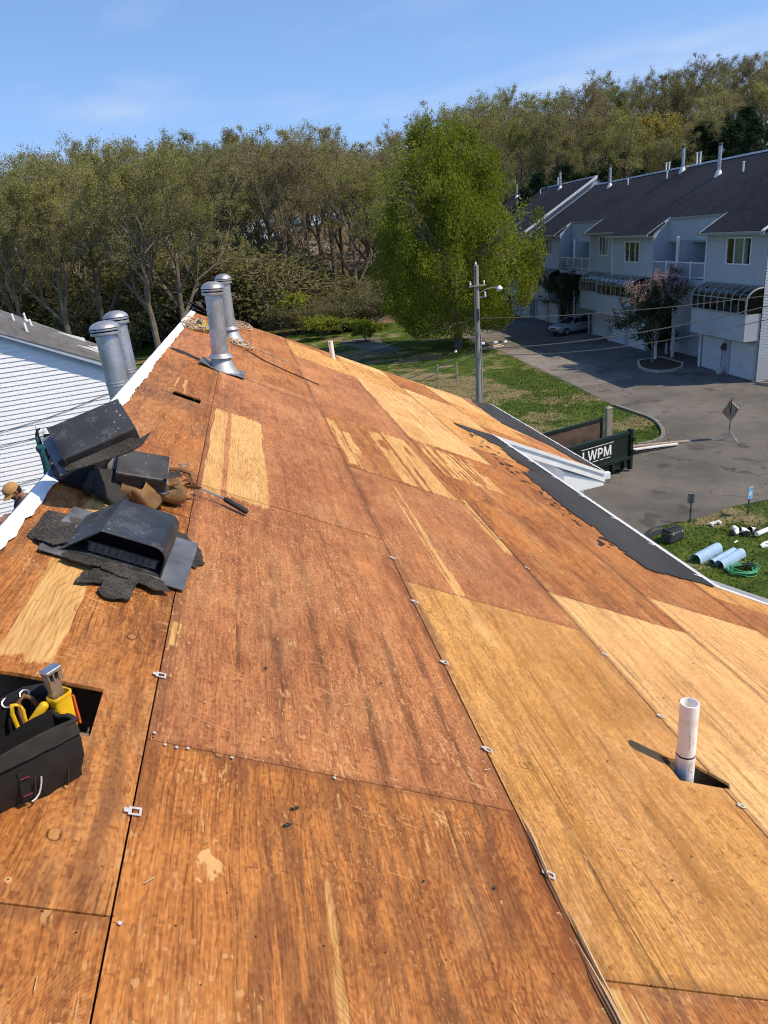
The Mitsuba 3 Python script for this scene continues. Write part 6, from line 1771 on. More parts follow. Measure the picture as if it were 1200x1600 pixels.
plank('long weathered plank leaning out of the open dumpster onto the road, the longer of two', (14.7, 25.9, ZG + 0.30), (19.0, 26.15, ZG + 0.02), 0.10, 0.045, 'grey_lumber')
plank('shorter white plank leaning out of the open dumpster onto the road', (14.6, 25.2, ZG + 0.32), (18.2, 25.75, ZG + 0.10), 0.075, 0.05, 'white_board')
plank('brown plank under the white plank at the mouth of the dumpster', (14.6, 25.5, ZG + 0.22), (17.9, 25.95, ZG + 0.05), 0.09, 0.045, 'lumber')

# --- road-work sign on a tripod, seen from behind
t = thing('warning_sign', 'grey backed diamond warning sign on a folding tripod in the road', 'sign')
sb = np.array([20.5, 25.6, ZG])
sR = rot([0, 0, 1], 8) @ rot([1, 0, 0], -8)
dia = affinity.rotate(sbox(-0.32, -0.32, 0.32, 0.32), 45)
m = extrude(dia, 0.012, -0.006)
m = moved(m, R=np.array([[1, 0, 0], [0, 0, -1], [0, 1, 0.0]]))
add('panel', moved(m, sb + [0, 0, 1.30], sR), 'sign_back', t)
m2 = extrude(dia.buffer(0.012, join_style=2).difference(dia.buffer(-0.004)).intersection(shapely.union_all([sbox(-0.1, 0.36, 0.1, 0.6), sbox(-0.6, -0.08, -0.36, 0.08)])), 0.016, -0.008)
m4 = extrude(dia.buffer(0.010, join_style=2).difference(dia.buffer(-0.012)).intersection(sbox(0.02, 0.02, 0.44, 0.36)), 0.016, -0.008)
add('white_edge', moved(moved(m4, R=np.array([[1, 0, 0], [0, 0, -1], [0, 1, 0.0]])), sb + [0, 0, 1.30], sR), 'sign_white', t)
add('red_rim', moved(moved(m2, R=np.array([[1, 0, 0], [0, 0, -1], [0, 1, 0.0]])), sb + [0, 0, 1.30], sR), 'sign_red', t)
m3_ = extrude(dia.buffer(-0.03), 0.003, 0)
add('orange_face', moved(moved(m3_, R=np.array([[1, 0, 0], [0, 0, -1], [0, 1, 0.0]])), sb + sR @ np.array([0, 0.014, 0]) + [0, 0, 1.30], sR), 'orange_plastic', t)
add('crossbar', moved(tube([(-0.40, -0.012, 0), (0.40, -0.012, 0)], 0.007, 6), sb + [0, 0, 1.30], sR), 'black_rubber', t)
add('mast', tube([sb + [0, -0.03, 0.35], sb + sR @ np.array([0, -0.02, 0]) + [0, 0, 1.85]], 0.018, 8), 'black_rubber', t)
for a in (35, 160, 275):
    e = np.array([math.cos(math.radians(a)), math.sin(math.radians(a)), 0])
    add('leg', tube([sb + [0, -0.03, 0.45], sb + e * 0.62 + [0, 0, 0.015]], 0.020, 8), 'dull_zinc', t)

# --- parking signs on the lawn edge
t = thing('parking_sign', 'small grey parking sign seen from behind at the lawn edge', 'sign')
b = np.array([14.0, 18.1, ZG])
add('post', bx(b + [-0.02, -0.015, 0], b + [0.02, 0.015, 1.0]), 'vent_black', t)
add('plate', moved(chamfer((0, 0, 0), (0.22, 0.012, 0.34), 0.005), b + [0, 0.022, 0.84], rot([0, 0, 1], -35)), 'sign_grey', t)
add('plate_edge', moved(chamfer((0, 0, 0), (0.235, 0.006, 0.355), 0.002), b + [0, 0.029, 0.84], rot([0, 0, 1], -35)), 'sign_white', t)
t = thing('parking_sign', 'bright blue accessible parking sign with a white symbol at the lawn edge', 'sign')
b = np.array([15.95, 17.95, ZG])
sR = rot([0, 0, 1], 25)
add('post', bx(b + [-0.02, -0.015, 0], b + [0.02, 0.015, 0.95]), 'vent_black', t)
add('plate', moved(chamfer((0, 0, 0), (0.27, 0.012, 0.40), 0.005), b + [0, -0.025, 0.80], sR), 'sign_blue', t)
flat = lambda poly, th=0.004: moved(extrude(poly, th, 0), R=np.array([[1, 0, 0], [0, 0, -1], [0, 1, 0.0]]))
sym = shapely.Point(0.0, -0.02).buffer(0.085, 20).difference(shapely.Point(0.0, -0.02).buffer(0.058, 20)).difference(sbox(0.0, 0.0, 0.1, 0.09))
sym = sym.union(shapely.Point(-0.012, 0.075).buffer(0.020, 12)).union(sbox(-0.026, -0.015, 0.0, 0.055)).union(sbox(-0.026, -0.02, 0.05, 0.004)).union(Polygon([(0.04, -0.005), (0.062, -0.005), (0.09, -0.085), (0.07, -0.09)]))
add('symbol', moved(flat(sym), b + sR @ np.array([0, -0.032, 0]) + [0, 0, 0.80], sR), 'sign_white', t)
add('border', moved(flat(sbox(-0.125, -0.19, 0.125, 0.19).difference(sbox(-0.117, -0.182, 0.117, 0.182))), b + sR @ np.array([0, -0.032, 0]) + [0, 0, 0.80], sR), 'sign_white', t)

# --- materials lying on the near lawn
t = thing('generator', 'black toolbox shaped generator on the lawn by the eave', 'generator')
gR = rot([0, 0, 1], 18)
gc = np.array([12.75, 17.05, ZG])
add('case', moved(chamfer((0, 0, 0.20), (0.62, 0.38, 0.34), 0.05), gc, gR), 'vent_black', t)
add('lid', moved(chamfer((0, 0, 0.39), (0.56, 0.33, 0.07), 0.025), gc, gR), 'black_rubber', t)
add('handle', moved(tube([(-0.2, 0, 0.41), (-0.18, 0, 0.47), (0.18, 0, 0.47), (0.2, 0, 0.41)], 0.014, 8), gc, gR), 'sign_back', t)
for x in (-0.2, 0.2):
    add('latch', moved(chamfer((x, -0.195, 0.33), (0.06, 0.02, 0.09), 0.006), gc, gR), 'dull_zinc', t)
t = thing('black_sheet', 'crumpled black sheet lying between the generator and the road', 'sheet')
gx, gy = np.meshgrid(np.linspace(-1, 1, 24), np.linspace(-1, 1, 14), indexing='ij')
zz = 0.02 + 0.20 * np.maximum(0, meshkit.fbm(np.stack([gx * 1.7, gy * 2.2, gx * 0], -1), 3, 3) - 0.42)
v = np.column_stack([(gx * 0.75 + gy * 0.1).ravel(), (gy * 0.22 + 0.1 * np.sin(gx * 3)).ravel(), zz.ravel()])
f = [x for i in range(23) for j in range(13) for x in ([i * 14 + j, (i + 1) * 14 + j, (i + 1) * 14 + j + 1], [i * 14 + j, (i + 1) * 14 + j + 1, i * 14 + j + 1])]
add('sheet', moved(trimesh.Trimesh(v, np.array(f), process=False), (12.25, 17.6, ZG), rot([0, 0, 1], 20)), 'black_rubber', t, smooth=True)
for k, (c, L_, lab) in enumerate((((13.02, 15.70), 1.15, 'upper of two pale blue metal sheet rolls on the lawn'), ((13.36, 15.28), 1.15, 'lower of two pale blue metal sheet rolls on the lawn, next to the green hose'))):
    t = thing('metal_roll', lab, 'metal roll', 'rolls of sheet metal on the lawn')
    d = np.array([0.90, 0.43, 0.0]); d /= np.linalg.norm(d); s = np.array([-d[1], d[0], 0])
    n = 26
    a = np.linspace(-0.2, math.pi + 0.2, n)
    for off, rr in (((0.0, 0.17),) if k == 0 else ((0.10, 0.12), (-0.12, 0.15))):
        rows = []
        for e in (-L_ / 2, L_ / 2):
            rows.append(np.array([np.array([c[0], c[1], ZG]) + d * e + s * (off + rr * 1.0 * math.cos(x)) + np.array([0, 0, 0.03 + rr * 1.35 * math.sin(x)]) for x in a]))
        v = np.vstack(rows); n2 = n
        f = [x for i in range(n - 1) for x in ([i, i + 1, n2 + i + 1], [i, n2 + i + 1, n2 + i])]
        add('shell', trimesh.Trimesh(v, np.array(f), process=False), 'blue_white', t, smooth=True)
t = thing('garden_hose', 'coiled green garden hose on the lawn', 'hose')
r_ = np.random.default_rng(41)
hc2 = np.array([13.35, 14.50, ZG])
for k in range(9):
    th = np.linspace(0, 2 * math.pi, 40)
    a_, b_ = 0.36 + r_.normal(0, 0.05), 0.30 + r_.normal(0, 0.04)
    o = r_.normal(0, 0.035, 2)
    add('coil', tube(np.column_stack([hc2[0] + o[0] + a_ * np.cos(th), hc2[1] + o[1] + b_ * np.sin(th), hc2[2] + 0.03 + 0.012 * k + 0.02 * np.sin(th * 2 + k)]), 0.013, 6, closed=False), 'hose_green', t, smooth=True)
add('nozzle', tube([hc2 + [0.12, 0.12, 0.13], hc2 + [0.22, 0.06, 0.16], hc2 + [0.30, 0.02, 0.10]], [0.03, 0.04, 0.02], 8), 'vent_black', t)
rope_like = [tube(hc2 + np.array([0.18, 0.05, 0.12]) + np.column_stack([0.10 * np.cos(np.linspace(0, 6, 20) + q) * (1 + 0.2 * q), 0.08 * np.sin(np.linspace(0, 6, 20) + q), 0.02 * q + 0.02 * np.sin(np.linspace(0, 9, 20))]), 0.010, 6) for q in range(4)]
add('cord', rope_like, 'torn_shingle', t)
t = thing('white_bracket', 'small white plastic bracket lying alone on the lawn below the blue sign', 'bracket')
add('body', moved(extrude(sbox(-0.19, -0.07, 0.19, 0.07).difference(sbox(-0.13, -0.07, 0.12, 0.02)), 0.07, 0.0), (14.6, 17.65, ZG + 0.03), rot([0, 0, 1], 12)), 'white_plastic', t)
elb = [((14.72, 16.75), 0.0, 'white pipe elbow, leftmost of the white plastic clutter on the lawn'), ((14.98, 16.62), 0.9, 'white pipe elbow in the middle of the white plastic clutter on the lawn'), ((15.25, 16.72), 2.0, 'white pipe elbow at the right of the white plastic clutter on the lawn')]
for (x, y), a, lab in elb:
    t = thing('pipe_elbow', lab, 'pipe elbow', 'white pipe elbows on the lawn')
    c = np.array([x, y, ZG + 0.09]); d = np.array([math.cos(a), math.sin(a), 0.0]); e = np.array([-d[1], d[0], 0.4])
    add('bend', tube([c - d * 0.14, c, c + d * 0.06 + e * 0.06, c + e * 0.20], [0.085, 0.082, 0.082, 0.085], 12, cap=False), 'white_plastic', t, smooth=60)
    add('bore', tube([c - d * 0.135, c, c + d * 0.06 + e * 0.06, c + e * 0.195], 0.07, 12, cap=False), 'vent_inside', t)
    add('socket', tube([c - d * 0.16, c - d * 0.10], 0.10, 12), 'sign_back', t)
t = thing('pipe_length', 'white plastic pipe lying across the clutter at the right edge', 'pipe')
add('pipe', tube([(15.1, 16.35, ZG + 0.11), (16.6, 16.9, ZG + 0.11)], 0.075, 14), 'white_plastic', t, smooth=60)
t = thing('white_scrap', 'flat white plastic scrap with a dark hole at the right edge of the lawn', 'scrap')
add('body', moved(extrude(Polygon([(-0.28, -0.1), (0.1, -0.16), (0.4, 0.0), (0.35, 0.16), (0.0, 0.12), (-0.2, 0.05)]).difference(shapely.Point(-0.02, -0.02).buffer(0.05)), 0.05, 0.02), (15.0, 15.75, ZG), rot([0, 0, 1], 10)), 'white_plastic', t)
t = thing('white_scrap', 'tiny white scrap left of the white plastic clutter', 'scrap')
add('body', moved(chamfer((0, 0, 0), (0.20, 0.05, 0.03), 0.01), (14.35, 16.25, ZG + 0.03), rot([0, 0, 1], 25)), 'white_plastic', t)

# --- by the garages
bd = thing('planting_bed', 'stone edged planting bed under the pink blossoming shrub', 'planting bed')
pts = np.array([(25.55, 42.3), (25.35, 41.2), (25.75, 40.2), (26.7, 40.1), (27.6, 40.7), (28.3, 41.8), (28.4, 44.6), (26.6, 44.4)])
add('soil', extrude(Polygon(pts), 0.12, ZG), 'soil', bd)
for a, b in zip(pts, np.roll(pts, -1, 0)):
    n = max(2, int(np.linalg.norm(b - a) / 0.32))
    for k in range(n):
        c = a + (b - a) * (k + 0.5) / n
        ang = math.degrees(math.atan2(*(b - a)[::-1]))
        add('edge_stone', moved(chamfer((0, 0, 0), (np.linalg.norm(b - a) / n * 0.94, 0.16, 0.20), 0.03), (c[0], c[1], ZG + 0.08), rot([0, 0, 1], ang)), 'bed_stone', bd)
bd2 = thing('planting_bed', 'dark planting bed along the right end of the townhouses', 'planting bed')
add('soil', extrude(Polygon([(28.15, 34.3), (28.5, 33.2), (31, 31.5), (45, 31), (45, 33.8), (29.2, 34.5)]), 0.12, ZG), 'soil', bd2)
add('edge_board', hull([[28.1, 34.3, ZG + z] for z in (0, 0.18)] + [[28.2, 34.35, ZG + z] for z in (0, 0.18)] + [[28.45, 33.15, ZG + z] for z in (0, 0.18)] + [[28.55, 33.2, ZG + z] for z in (0, 0.18)]), 'grey_lumber', bd2)
for (l, d, lab) in ((6.0, 0.6, 'left slender white post under the balcony behind the pink blossoming shrub'), (4.1, -1.2, 'right slender white post in the bed behind the pink blossoming shrub')):
    t = thing('white_post', lab, 'post')
    add('post', tb(l - 0.07, l + 0.07, d - 0.07, d + 0.07, ZG, ZG + 1.9), 'town_white', t)
    add('cap', tb(l - 0.10, l + 0.10, d - 0.10, d + 0.10, ZG + 1.9, ZG + 1.98), 'town_white', t)
t = thing('trash_bag', 'grey bag and broom leaning between the two nearest garage doors', 'bag')
c = tp(-2.25, -0.35, ZG)
add('bag', soft([(c + [0, 0, 0.0], (0.14, 0, 0), (0, 0.14, 0), 2.2), (c + [0, 0, 0.2], (0.20, 0, 0), (0, 0.2, 0), 2.2), (c + [0, 0, 0.4], (0.12, 0, 0), (0, 0.12, 0), 2.2), (c + [0, 0, 0.55], (0.04, 0, 0), (0, 0.04, 0), 2)], n=20, fold=0.06, seed=3, f=7), 'curtain', t, smooth=True)
add('broom_handle', tube([c + [0.05, 0.1, 0.0], c + [0.25, 0.18, 1.5]], 0.02, 6), 'vent_black', t)
add('broom_head', chamfer(c + [0.26, 0.18, 1.55], (0.2, 0.3, 0.22), 0.04), 'vent_black', t)
for i_, (l, d) in enumerate(((11.33, 0.0), (-2.22, 0.0))):
    t = thing('wall_lantern', ('black wall lantern between the garage doors of the middle home', 'black wall lantern between the two nearest garage doors')[i_], 'lantern')
    add('body', tb(l - 0.08, l + 0.08, d - 0.24, d - 0.08, -7.05, -6.72), 'vent_black', t)
    add('arm', tb(l - 0.02, l + 0.02, d - 0.10, d - 0.01, -6.86, -6.82), 'vent_black', t)
    add('hood', tmesh([[l - 0.11, d - 0.27, -6.72], [l + 0.11, d - 0.27, -6.72], [l + 0.11, d - 0.05, -6.72], [l - 0.11, d - 0.05, -6.72], [l, d - 0.16, -6.62]]), 'vent_black', t)
t = thing('lumber_pile', 'small pile of dark boards on the drive behind the utility pole', 'lumber')
for k in range(4):
    add('board', moved(box((0, 0, 0.06 + 0.05 * k), (2.6 - 0.2 * k, 0.22, 0.05)), (20.4, 57.6 + 0.06 * k, ZG), rot([0, 0, 1], 15 + 3 * k)), 'dark_wood' if k % 2 else 'white_board', t)

# ================================================================== trees
mat('bark', vary((0.105, 0.088, 0.070), (0.220, 0.190, 0.155), 2.5), 0.95, spec=0.1)
mat('twig_brown', vary((0.150, 0.118, 0.088), (0.270, 0.220, 0.170), 0.8), 0.95, spec=0.1)


def leafmat(name, c0, c1, f=0.9, trans=0.5):
    def fn(p, n, uv):
        stand = noise(p.x * 0.085, p.y * 0.085, 3.0)            # each tree leafs out a little differently
        t = dr.clip(0.5 + 1.1 * (fbm(p.x * f, p.y * f, p.z * f, 2) - 0.5) + 1.3 * (stand - 0.5), 0, 1)
        return mix(c0, c1, t)
    scene[name] = {'type': 'principledthin', 'base_color': mikit.proc(fn), 'roughness': 0.75, 'diff_trans': 2 * trans, 'spec_trans': 0.0}


leafmat('leaf_olive', (0.215, 0.230, 0.060), (0.390, 0.385, 0.130))
leafmat('leaf_green', (0.175, 0.220, 0.022), (0.350, 0.400, 0.065), 0.5)
leafmat('leaf_yellow', (0.220, 0.195, 0.040), (0.360, 0.320, 0.080))
leafmat('leaf_brown', (0.215, 0.205, 0.085), (0.360, 0.330, 0.150))
leafmat('leaf_dark', (0.020, 0.038, 0.014), (0.050, 0.085, 0.030), 1.2, 0.3)
leafmat('needle', (0.014, 0.032, 0.016), (0.040, 0.075, 0.034), 0.8, 0.25)
leafmat('blossom', (0.40, 0.24, 0.26), (0.62, 0.46, 0.46), 4.0)
leafmat('brush_leaf', (0.105, 0.120, 0.042), (0.210, 0.215, 0.085))


def unit(a):
    return a / (np.linalg.norm(a, axis=-1, keepdims=True) + 1e-12)


def grow(seed, H, r0, lev, trunk=0.78, first=0.30, wob=0.02, up=(0.10, 0.16, 0.12, 0.08, 0.04), ang=(48, 42, 42, 45, 50), l1=0.36, lr=(0.55, 0.55, 0.55, 0.5), lean=0.0, taper_top=0.55):
    """levels of branches as polylines (n, k, 3) with radii (n, k)"""
    r = np.random.default_rng(seed)
    K = 8
    t = np.linspace(0, 1, K)
    p = np.zeros((K, 3)); p[:, 2] = t * H * trunk
    d = np.cumsum(r.normal(0, wob * H / K * 2.2, (K, 2)), 0); d -= d[0]
    p[:, :2] = d + lean * t[:, None] * np.array([1, 0.3]) * H
    lines, rad = [p[None]], [(r0 * (1 - 0.80 * t ** 0.9))[None]]
    nper = lev
    for k, m in enumerate(nper):
        P, Rr = lines[-1], rad[-1]
        n = len(P) * m
        par = np.repeat(np.arange(len(P)), m)
        if k == 0:
            tt = first + (1 - first) * ((np.tile(np.arange(m), len(P)) + r.uniform(0, 0.9, n)) / m)
        else:
            tt = r.uniform(0.25, 1.0, n)
        tt = np.clip(tt, 0, 0.999)
        kk = P.shape[1] - 1
        i = np.minimum((tt * kk).astype(int), kk - 1); fr = tt * kk - i
        a, b = P[par, i], P[par, i + 1]
        st = a + (b - a) * fr[:, None]
        pd = unit(b - a)
        L0 = np.linalg.norm(np.diff(P, axis=1), axis=2).sum(1)[par]
        q = unit(r.normal(0, 1, (n, 3)))
        if k == 0:
            az = np.arange(n) * 2.4 + r.uniform(0, 0.7, n)
            q = np.column_stack([np.cos(az), np.sin(az), np.zeros(n)])
        perp = unit(q - pd * (q * pd).sum(1, keepdims=True))
        th = np.radians(r.normal(ang[k], 11, n))[:, None]
        dr_ = unit(pd * np.cos(th) + perp * np.sin(th) + np.array([0, 0, up[k]]))
        if k == 0:
            Ln = H * l1 * (1.05 - taper_top * ((tt - first) / (1 - first)) ** 1.5) * r.uniform(0.75, 1.15, n)
        else:
            Ln = L0 * lr[k - 1] * r.uniform(0.65, 1.2, n) * (1.15 - 0.45 * tt)
        kn = (5, 4, 3, 3, 2)[k]
        s = np.linspace(0, 1, kn)
        bend = unit(r.normal(0, 1, (n, 3)) + np.array([0, 0, 0.6])) * (0.13 * Ln)[:, None]
        pts = st[:, None] + dr_[:, None] * (s[None, :, None] * Ln[:, None, None]) + bend[:, None] * (s ** 2)[None, :, None]
        if kn > 2:
            pts[:, 1:-1] += r.normal(0, 0.035, (n, kn - 2, 3)) * Ln[:, None, None]
        pr = Rr[par, i] * (1 - fr) + Rr[par, i + 1] * fr
        rb = np.maximum(np.minimum(pr * 0.72, 0.035 * Ln), 0.006)
        lines.append(pts); rad.append(rb[:, None] * (1 - 0.72 * s[None]))
    return lines, rad


def wood(lines, rad, sides=(8, 5, 4, 3, 3, 3), upto=9, rmin=0.010):
    ms_v, ms_f, n0 = [], [], 0
    for k, (P, R_) in enumerate(zip(lines, rad)):
        if k >= upto:
            break
        n, K, _ = P.shape; sd = sides[k]
        t = unit(np.gradient(P, axis=1))
        ref = np.where(np.abs(t[..., 2:3]) < 0.9, np.array([0, 0, 1.0]), np.array([1.0, 0, 0]))
        a = unit(np.cross(t, ref)); b = np.cross(t, a)
        th = np.arange(sd) * 2 * np.pi / sd
        rr = np.maximum(R_, rmin)
        v = P[:, :, None] + rr[:, :, None, None] * (np.cos(th)[None, None, :, None] * a[:, :, None] + np.sin(th)[None, None, :, None] * b[:, :, None])
        base = (np.arange(n) * K * sd)[:, None, None]
        i = np.arange(K - 1)[None, :, None] * sd; j = np.arange(sd)[None, None, :]; j2 = (j + 1) % sd
        q = np.stack(np.broadcast_arrays(base + i + j, base + i + j2, base + i + sd + j2, base + i + sd + j), -1).reshape(-1, 4)
        ms_v.append(v.reshape(-1, 3)); ms_f.append(np.vstack([q[:, [0, 1, 2]], q[:, [0, 2, 3]]]) + n0); n0 += len(ms_v[-1])
    return trimesh.Trimesh(np.vstack(ms_v), np.vstack(ms_f), process=False)


def leaves(seed, lines, per, size, spread, levels=(-1,), droop=0.0, aspect=0.6):
    r = np.random.default_rng(seed)
    c = []
    for l in levels:
        P = lines[l]; n = len(P)
        m = int(n * per)
        i = r.integers(0, n, m); t = r.uniform(0.2, 1.05, m)[:, None]
        c.append(P[i, 0] + (P[i, -1] - P[i, 0]) * t)
    c = np.vstack(c); n = len(c)
    c = c + r.normal(0, spread, (n, 3)) - np.array([0, 0, droop]) * r.uniform(0, 1, (n, 1))
    a = unit(r.normal(0, 1, (n, 3))); b = unit(np.cross(a, r.normal(0, 1, (n, 3))))
    s = (size * r.uniform(0.55, 1.35, n))[:, None]
    v = np.stack([c - a * s, c - b * s * aspect, c + a * s, c + b * s * aspect], 1).reshape(-1, 3)
    k = np.arange(n)[:, None] * 4
    f = np.vstack([k + [0, 1, 2], k + [0, 2, 3]])
    return trimesh.Trimesh(v, f, process=False)


def tree_group(name, mesh_w, mesh_l, bw, bl):
    scene[name] = {'type': 'shapegroup', 'trunk': mikit.ply(mesh_w, bw), 'crown': mikit.ply(mesh_l, bl)}


LEV = (9, 5, 5, 4, 3)
KINDS = {}
for kind, seed, kw, per, size, spread, bw, bl in (
        ('A', 11, dict(first=0.22, l1=0.46, ang=(44, 40, 40, 45, 50), up=(0.3, 0.25, 0.16, 0.1, 0.05), trunk=0.68), 9.0, 0.066, 0.19, 'bark', 'leaf_olive'),
        ('B', 27, dict(first=0.30, l1=0.42, ang=(36, 38, 40, 45, 50), up=(0.35, 0.25, 0.16, 0.1, 0.05), trunk=0.70), 8.2, 0.066, 0.19, 'bark', 'leaf_olive'),
        ('C', 35, dict(first=0.30, l1=0.38), 10.0, 0.070, 0.20, 'bark', 'leaf_yellow'),
        ('D', 43, dict(first=0.34, l1=0.34, ang=(36, 36, 38, 42, 48), up=(0.25, 0.22, 0.16, 0.1, 0.05)), 4.6, 0.058, 0.18, 'twig_brown', 'leaf_brown'),
        ('E', 58, dict(first=0.42, l1=0.30, ang=(34, 36, 38, 42, 48), up=(0.3, 0.22, 0.16, 0.1, 0.05)), 4.6, 0.058, 0.17, 'twig_brown', 'leaf_olive')):
    li, ra = grow(seed, 20.0, 0.36, LEV, **kw)
    top = max(l[..., 2].max() for l in li)
    li = [l * np.array([1, 1, 20.0 / top]) for l in li]
    tree_group(f'tree_kind_{kind}', wood(li, ra, rmin=0.014), leaves(seed, li, per, size, spread), bw, bl)
    KINDS[kind] = f'tree_kind_{kind}'
li, ra = grow(71, 20.0, 0.30, (13, 6, 5, 4, 2), first=0.22, l1=0.40)
top = max(l[..., 2].max() for l in li)
li = [l * np.array([1, 1, 20.0 / top]) for l in li]
tree_group('tree_kind_Y', wood(li, ra, upto=5), leaves(3, li, 5.5, 0.19, 0.36), 'bark', 'leaf_yellow')
KINDS['Y'] = 'tree_kind_Y'
# conifer: whorls of drooping boughs
r_ = np.random.default_rng(9)
bo, br_ = [], []
for k in range(150):
    z = 2.5 + 17.0 * (k / 150) ** 0.85
    L_ = 4.2 * (1 - (z - 2.0) / 18.6) ** 0.8 * r_.uniform(0.7, 1.1) + 0.15
    a = r_.uniform(0, 6.28); s = np.linspace(0, 1, 4)
    bo.append(np.column_stack([np.cos(a) * L_ * s, np.sin(a) * L_ * s, z - 0.22 * L_ * s + 0.16 * L_ * s ** 2])); br_.append(0.045 * (1 - 0.8 * s))
bo, br_ = np.array(bo), np.array(br_)
tl = np.array([[[0, 0, 0], [0, 0, 7], [0.1, 0, 14], [0.1, 0, 19.6]]], float)
idx = r_.integers(0, 150, 9000)
c = bo[idx, 0] + (bo[idx, -1] - bo[idx, 0]) * (r_.uniform(0.1, 1.05, 9000) ** 0.7)[:, None] + r_.normal(0, 0.16, (9000, 3))
out = unit(bo[idx, -1] - bo[idx, 0])
a = unit(out + r_.normal(0, 0.5, (9000, 3)) + [0, 0, -0.2]); b = unit(np.cross(a, r_.normal(0, 1, (9000, 3))))
s = r_.uniform(0.16, 0.42, (9000, 1))
v = np.stack([c - a * s * 0.4, c - b * s * 0.22, c + a * s, c + b * s * 0.22], 1).reshape(-1, 3)
k = np.arange(9000)[:, None] * 4
tree_group('tree_kind_P', wood([tl, bo], [np.array([[0.22, 0.16, 0.08, 0.02]]), br_]), trimesh.Trimesh(v, np.vstack([k + [0, 1, 2], k + [0, 2, 3]]), process=False), 'bark', 'needle')
KINDS['P'] = 'tree_kind_P'
# thicket bush, three metres high
li, ra = grow(91, 3.0, 0.03, (14, 5, 4, 3), trunk=0.45, first=0.02, l1=0.75, ang=(40, 40, 42, 45, 45), lr=(0.6, 0.6, 0.55, 0.5))
tree_group('tree_kind_S', wood(li, ra, rmin=0.012), leaves(5, li, 5.0, 0.060, 0.20), 'twig_brown', 'brush_leaf')
KINDS['S'] = 'tree_kind_S'

FOREST = '-25.8 78.2 19.3 A 348;-20.3 73.2 18.5 B 114;-16.2 73.2 19.1 B 162;-14.3 79.8 20.8 A 352;-8.3 72.0 19.8 B 122;-5.8 74.7 20.4 A 27;-37.5 105.7 22.2 D 149;-28.8 93.4 19.6 A 159;-30.9 103.9 23.0 B 96;-26.2 103.3 21.6 D 25;-21.5 91.3 19.2 A 282;-20.6 102.5 24.3 A 233;-17.6 105.7 21.1 C 294;-11.7 93.0 19.6 D 281;-9.8 91.6 22.1 D 221;-6.2 95.1 22.0 B 199;-2.4 103.1 21.5 A 235;-1.1 103.5 21.3 B 101;0.2 96.2 22.6 D 305;2.0 98.8 22.6 B 357;5.4 92.9 20.3 D 154;6.3 91.7 22.7 D 299;8.9 97.6 23.6 E 146;14.0 108.3 24.9 E 254;14.7 94.9 20.0 A 15;18.3 100.8 19.9 D 355;19.0 100.4 19.6 B 125;-42.5 123.0 20.8 B 315;-45.3 139.3 22.6 D 203;-35.9 119.1 21.0 E 188;-37.4 132.3 22.3 D 22;-32.2 121.8 21.3 E 120;-34.8 136.7 23.1 C 146;-26.4 118.6 21.8 B 264;-28.8 139.7 25.8 D 202;-24.4 135.7 25.5 D 273;-20.5 124.8 26.8 B 8;-20.7 145.9 27.1 D 108;-16.3 131.7 23.8 A 89;-14.0 139.8 23.3 D 340;-12.4 143.3 24.6 A 269;-6.6 120.4 25.4 E 203;-6.0 140.2 27.9 B 89;-2.6 130.2 26.3 A 297;0.6 126.3 26.3 A 69;3.9 115.2 25.9 C 179;5.9 123.9 23.5 E 43;9.3 128.4 26.6 A 236;10.3 113.1 23.6 E 132;12.9 113.3 24.4 D 50;16.8 122.4 25.8 B 348;19.8 111.8 23.2 E 26;23.4 122.1 22.6 C 131;25.5 124.5 23.1 A 5;23.1 112.2 21.9 E 47;24.6 106.9 22.1 D 297;31.0 118.2 24.1 E 326;35.6 120.7 27.5 B 344;42.6 126.0 28.5 E 15;45.1 126.2 28.8 A 77;42.4 106.1 25.6 A 225;45.2 105.9 26.4 E 7;47.3 115.3 22.6 A 30;46.1 101.1 20.8 E 32;50.8 104.9 23.6 D 153;52.2 100.0 22.5 B 35;55.9 100.3 19.3 B 301;57.8 101.1 19.0 B 311;59.3 97.1 18.3 E 17;67.3 102.4 20.5 E 105;75.2 110.9 20.6 E 176;81.4 112.9 17.5 D 302;81.2 106.7 19.8 A 185;86.3 111.5 20.0 D 41;93.8 112.7 16.3 D 226;32.1 133.7 26.1 D 69;39.4 151.6 27.1 B 122;40.9 138.6 29.2 D 266;47.3 144.9 27.3 E 231;46.4 137.5 29.2 A 23;56.8 153.1 28.6 B 355;54.2 134.7 27.0 E 18;57.5 132.7 25.7 E 231;63.8 139.5 24.6 D 101;62.4 129.5 27.3 D 353;76.4 151.6 24.4 B 293;74.6 142.4 24.4 A 244;85.5 151.8 21.3 D 190;76.8 128.5 23.4 E 75;82.9 132.7 23.1 D 18;83.3 130.4 21.5 A 130;92.9 140.6 22.0 D 271;102.7 147.7 20.4 D 248;106.4 147.2 19.5 B 41;116.6 152.9 20.4 E 202;108.5 137.9 20.4 A 217;102.7 127.2 19.8 B 246;38.1 90.5 15.9 P 113;39.1 87.7 14.6 P 357;43.9 91.7 15.5 P 215;49.1 97.0 16.9 P 287;52.7 98.8 17.0 P 116;52.6 92.5 14.6 P 289;63.9 98.8 16.1 P 88;68.0 100.8 16.2 P 227;69.8 98.5 16.3 P 144;69.5 94.1 16.0 P 256;66.7 101.3 17.3 P 322;70.9 103.2 17.2 P 158;75.6 104.9 16.7 P 267;43.9 96.5 16.9 P 290;52.5 101.3 17.6 P 294;75.4 97.7 14.9 P 345;35.4 88.1 14.2 P 24;57.6 92.0 14.5 P 329;60.1 109.5 20.5 Y 47;68.8 107.7 17.2 Y 153;63.6 106.8 20.0 Y 301'
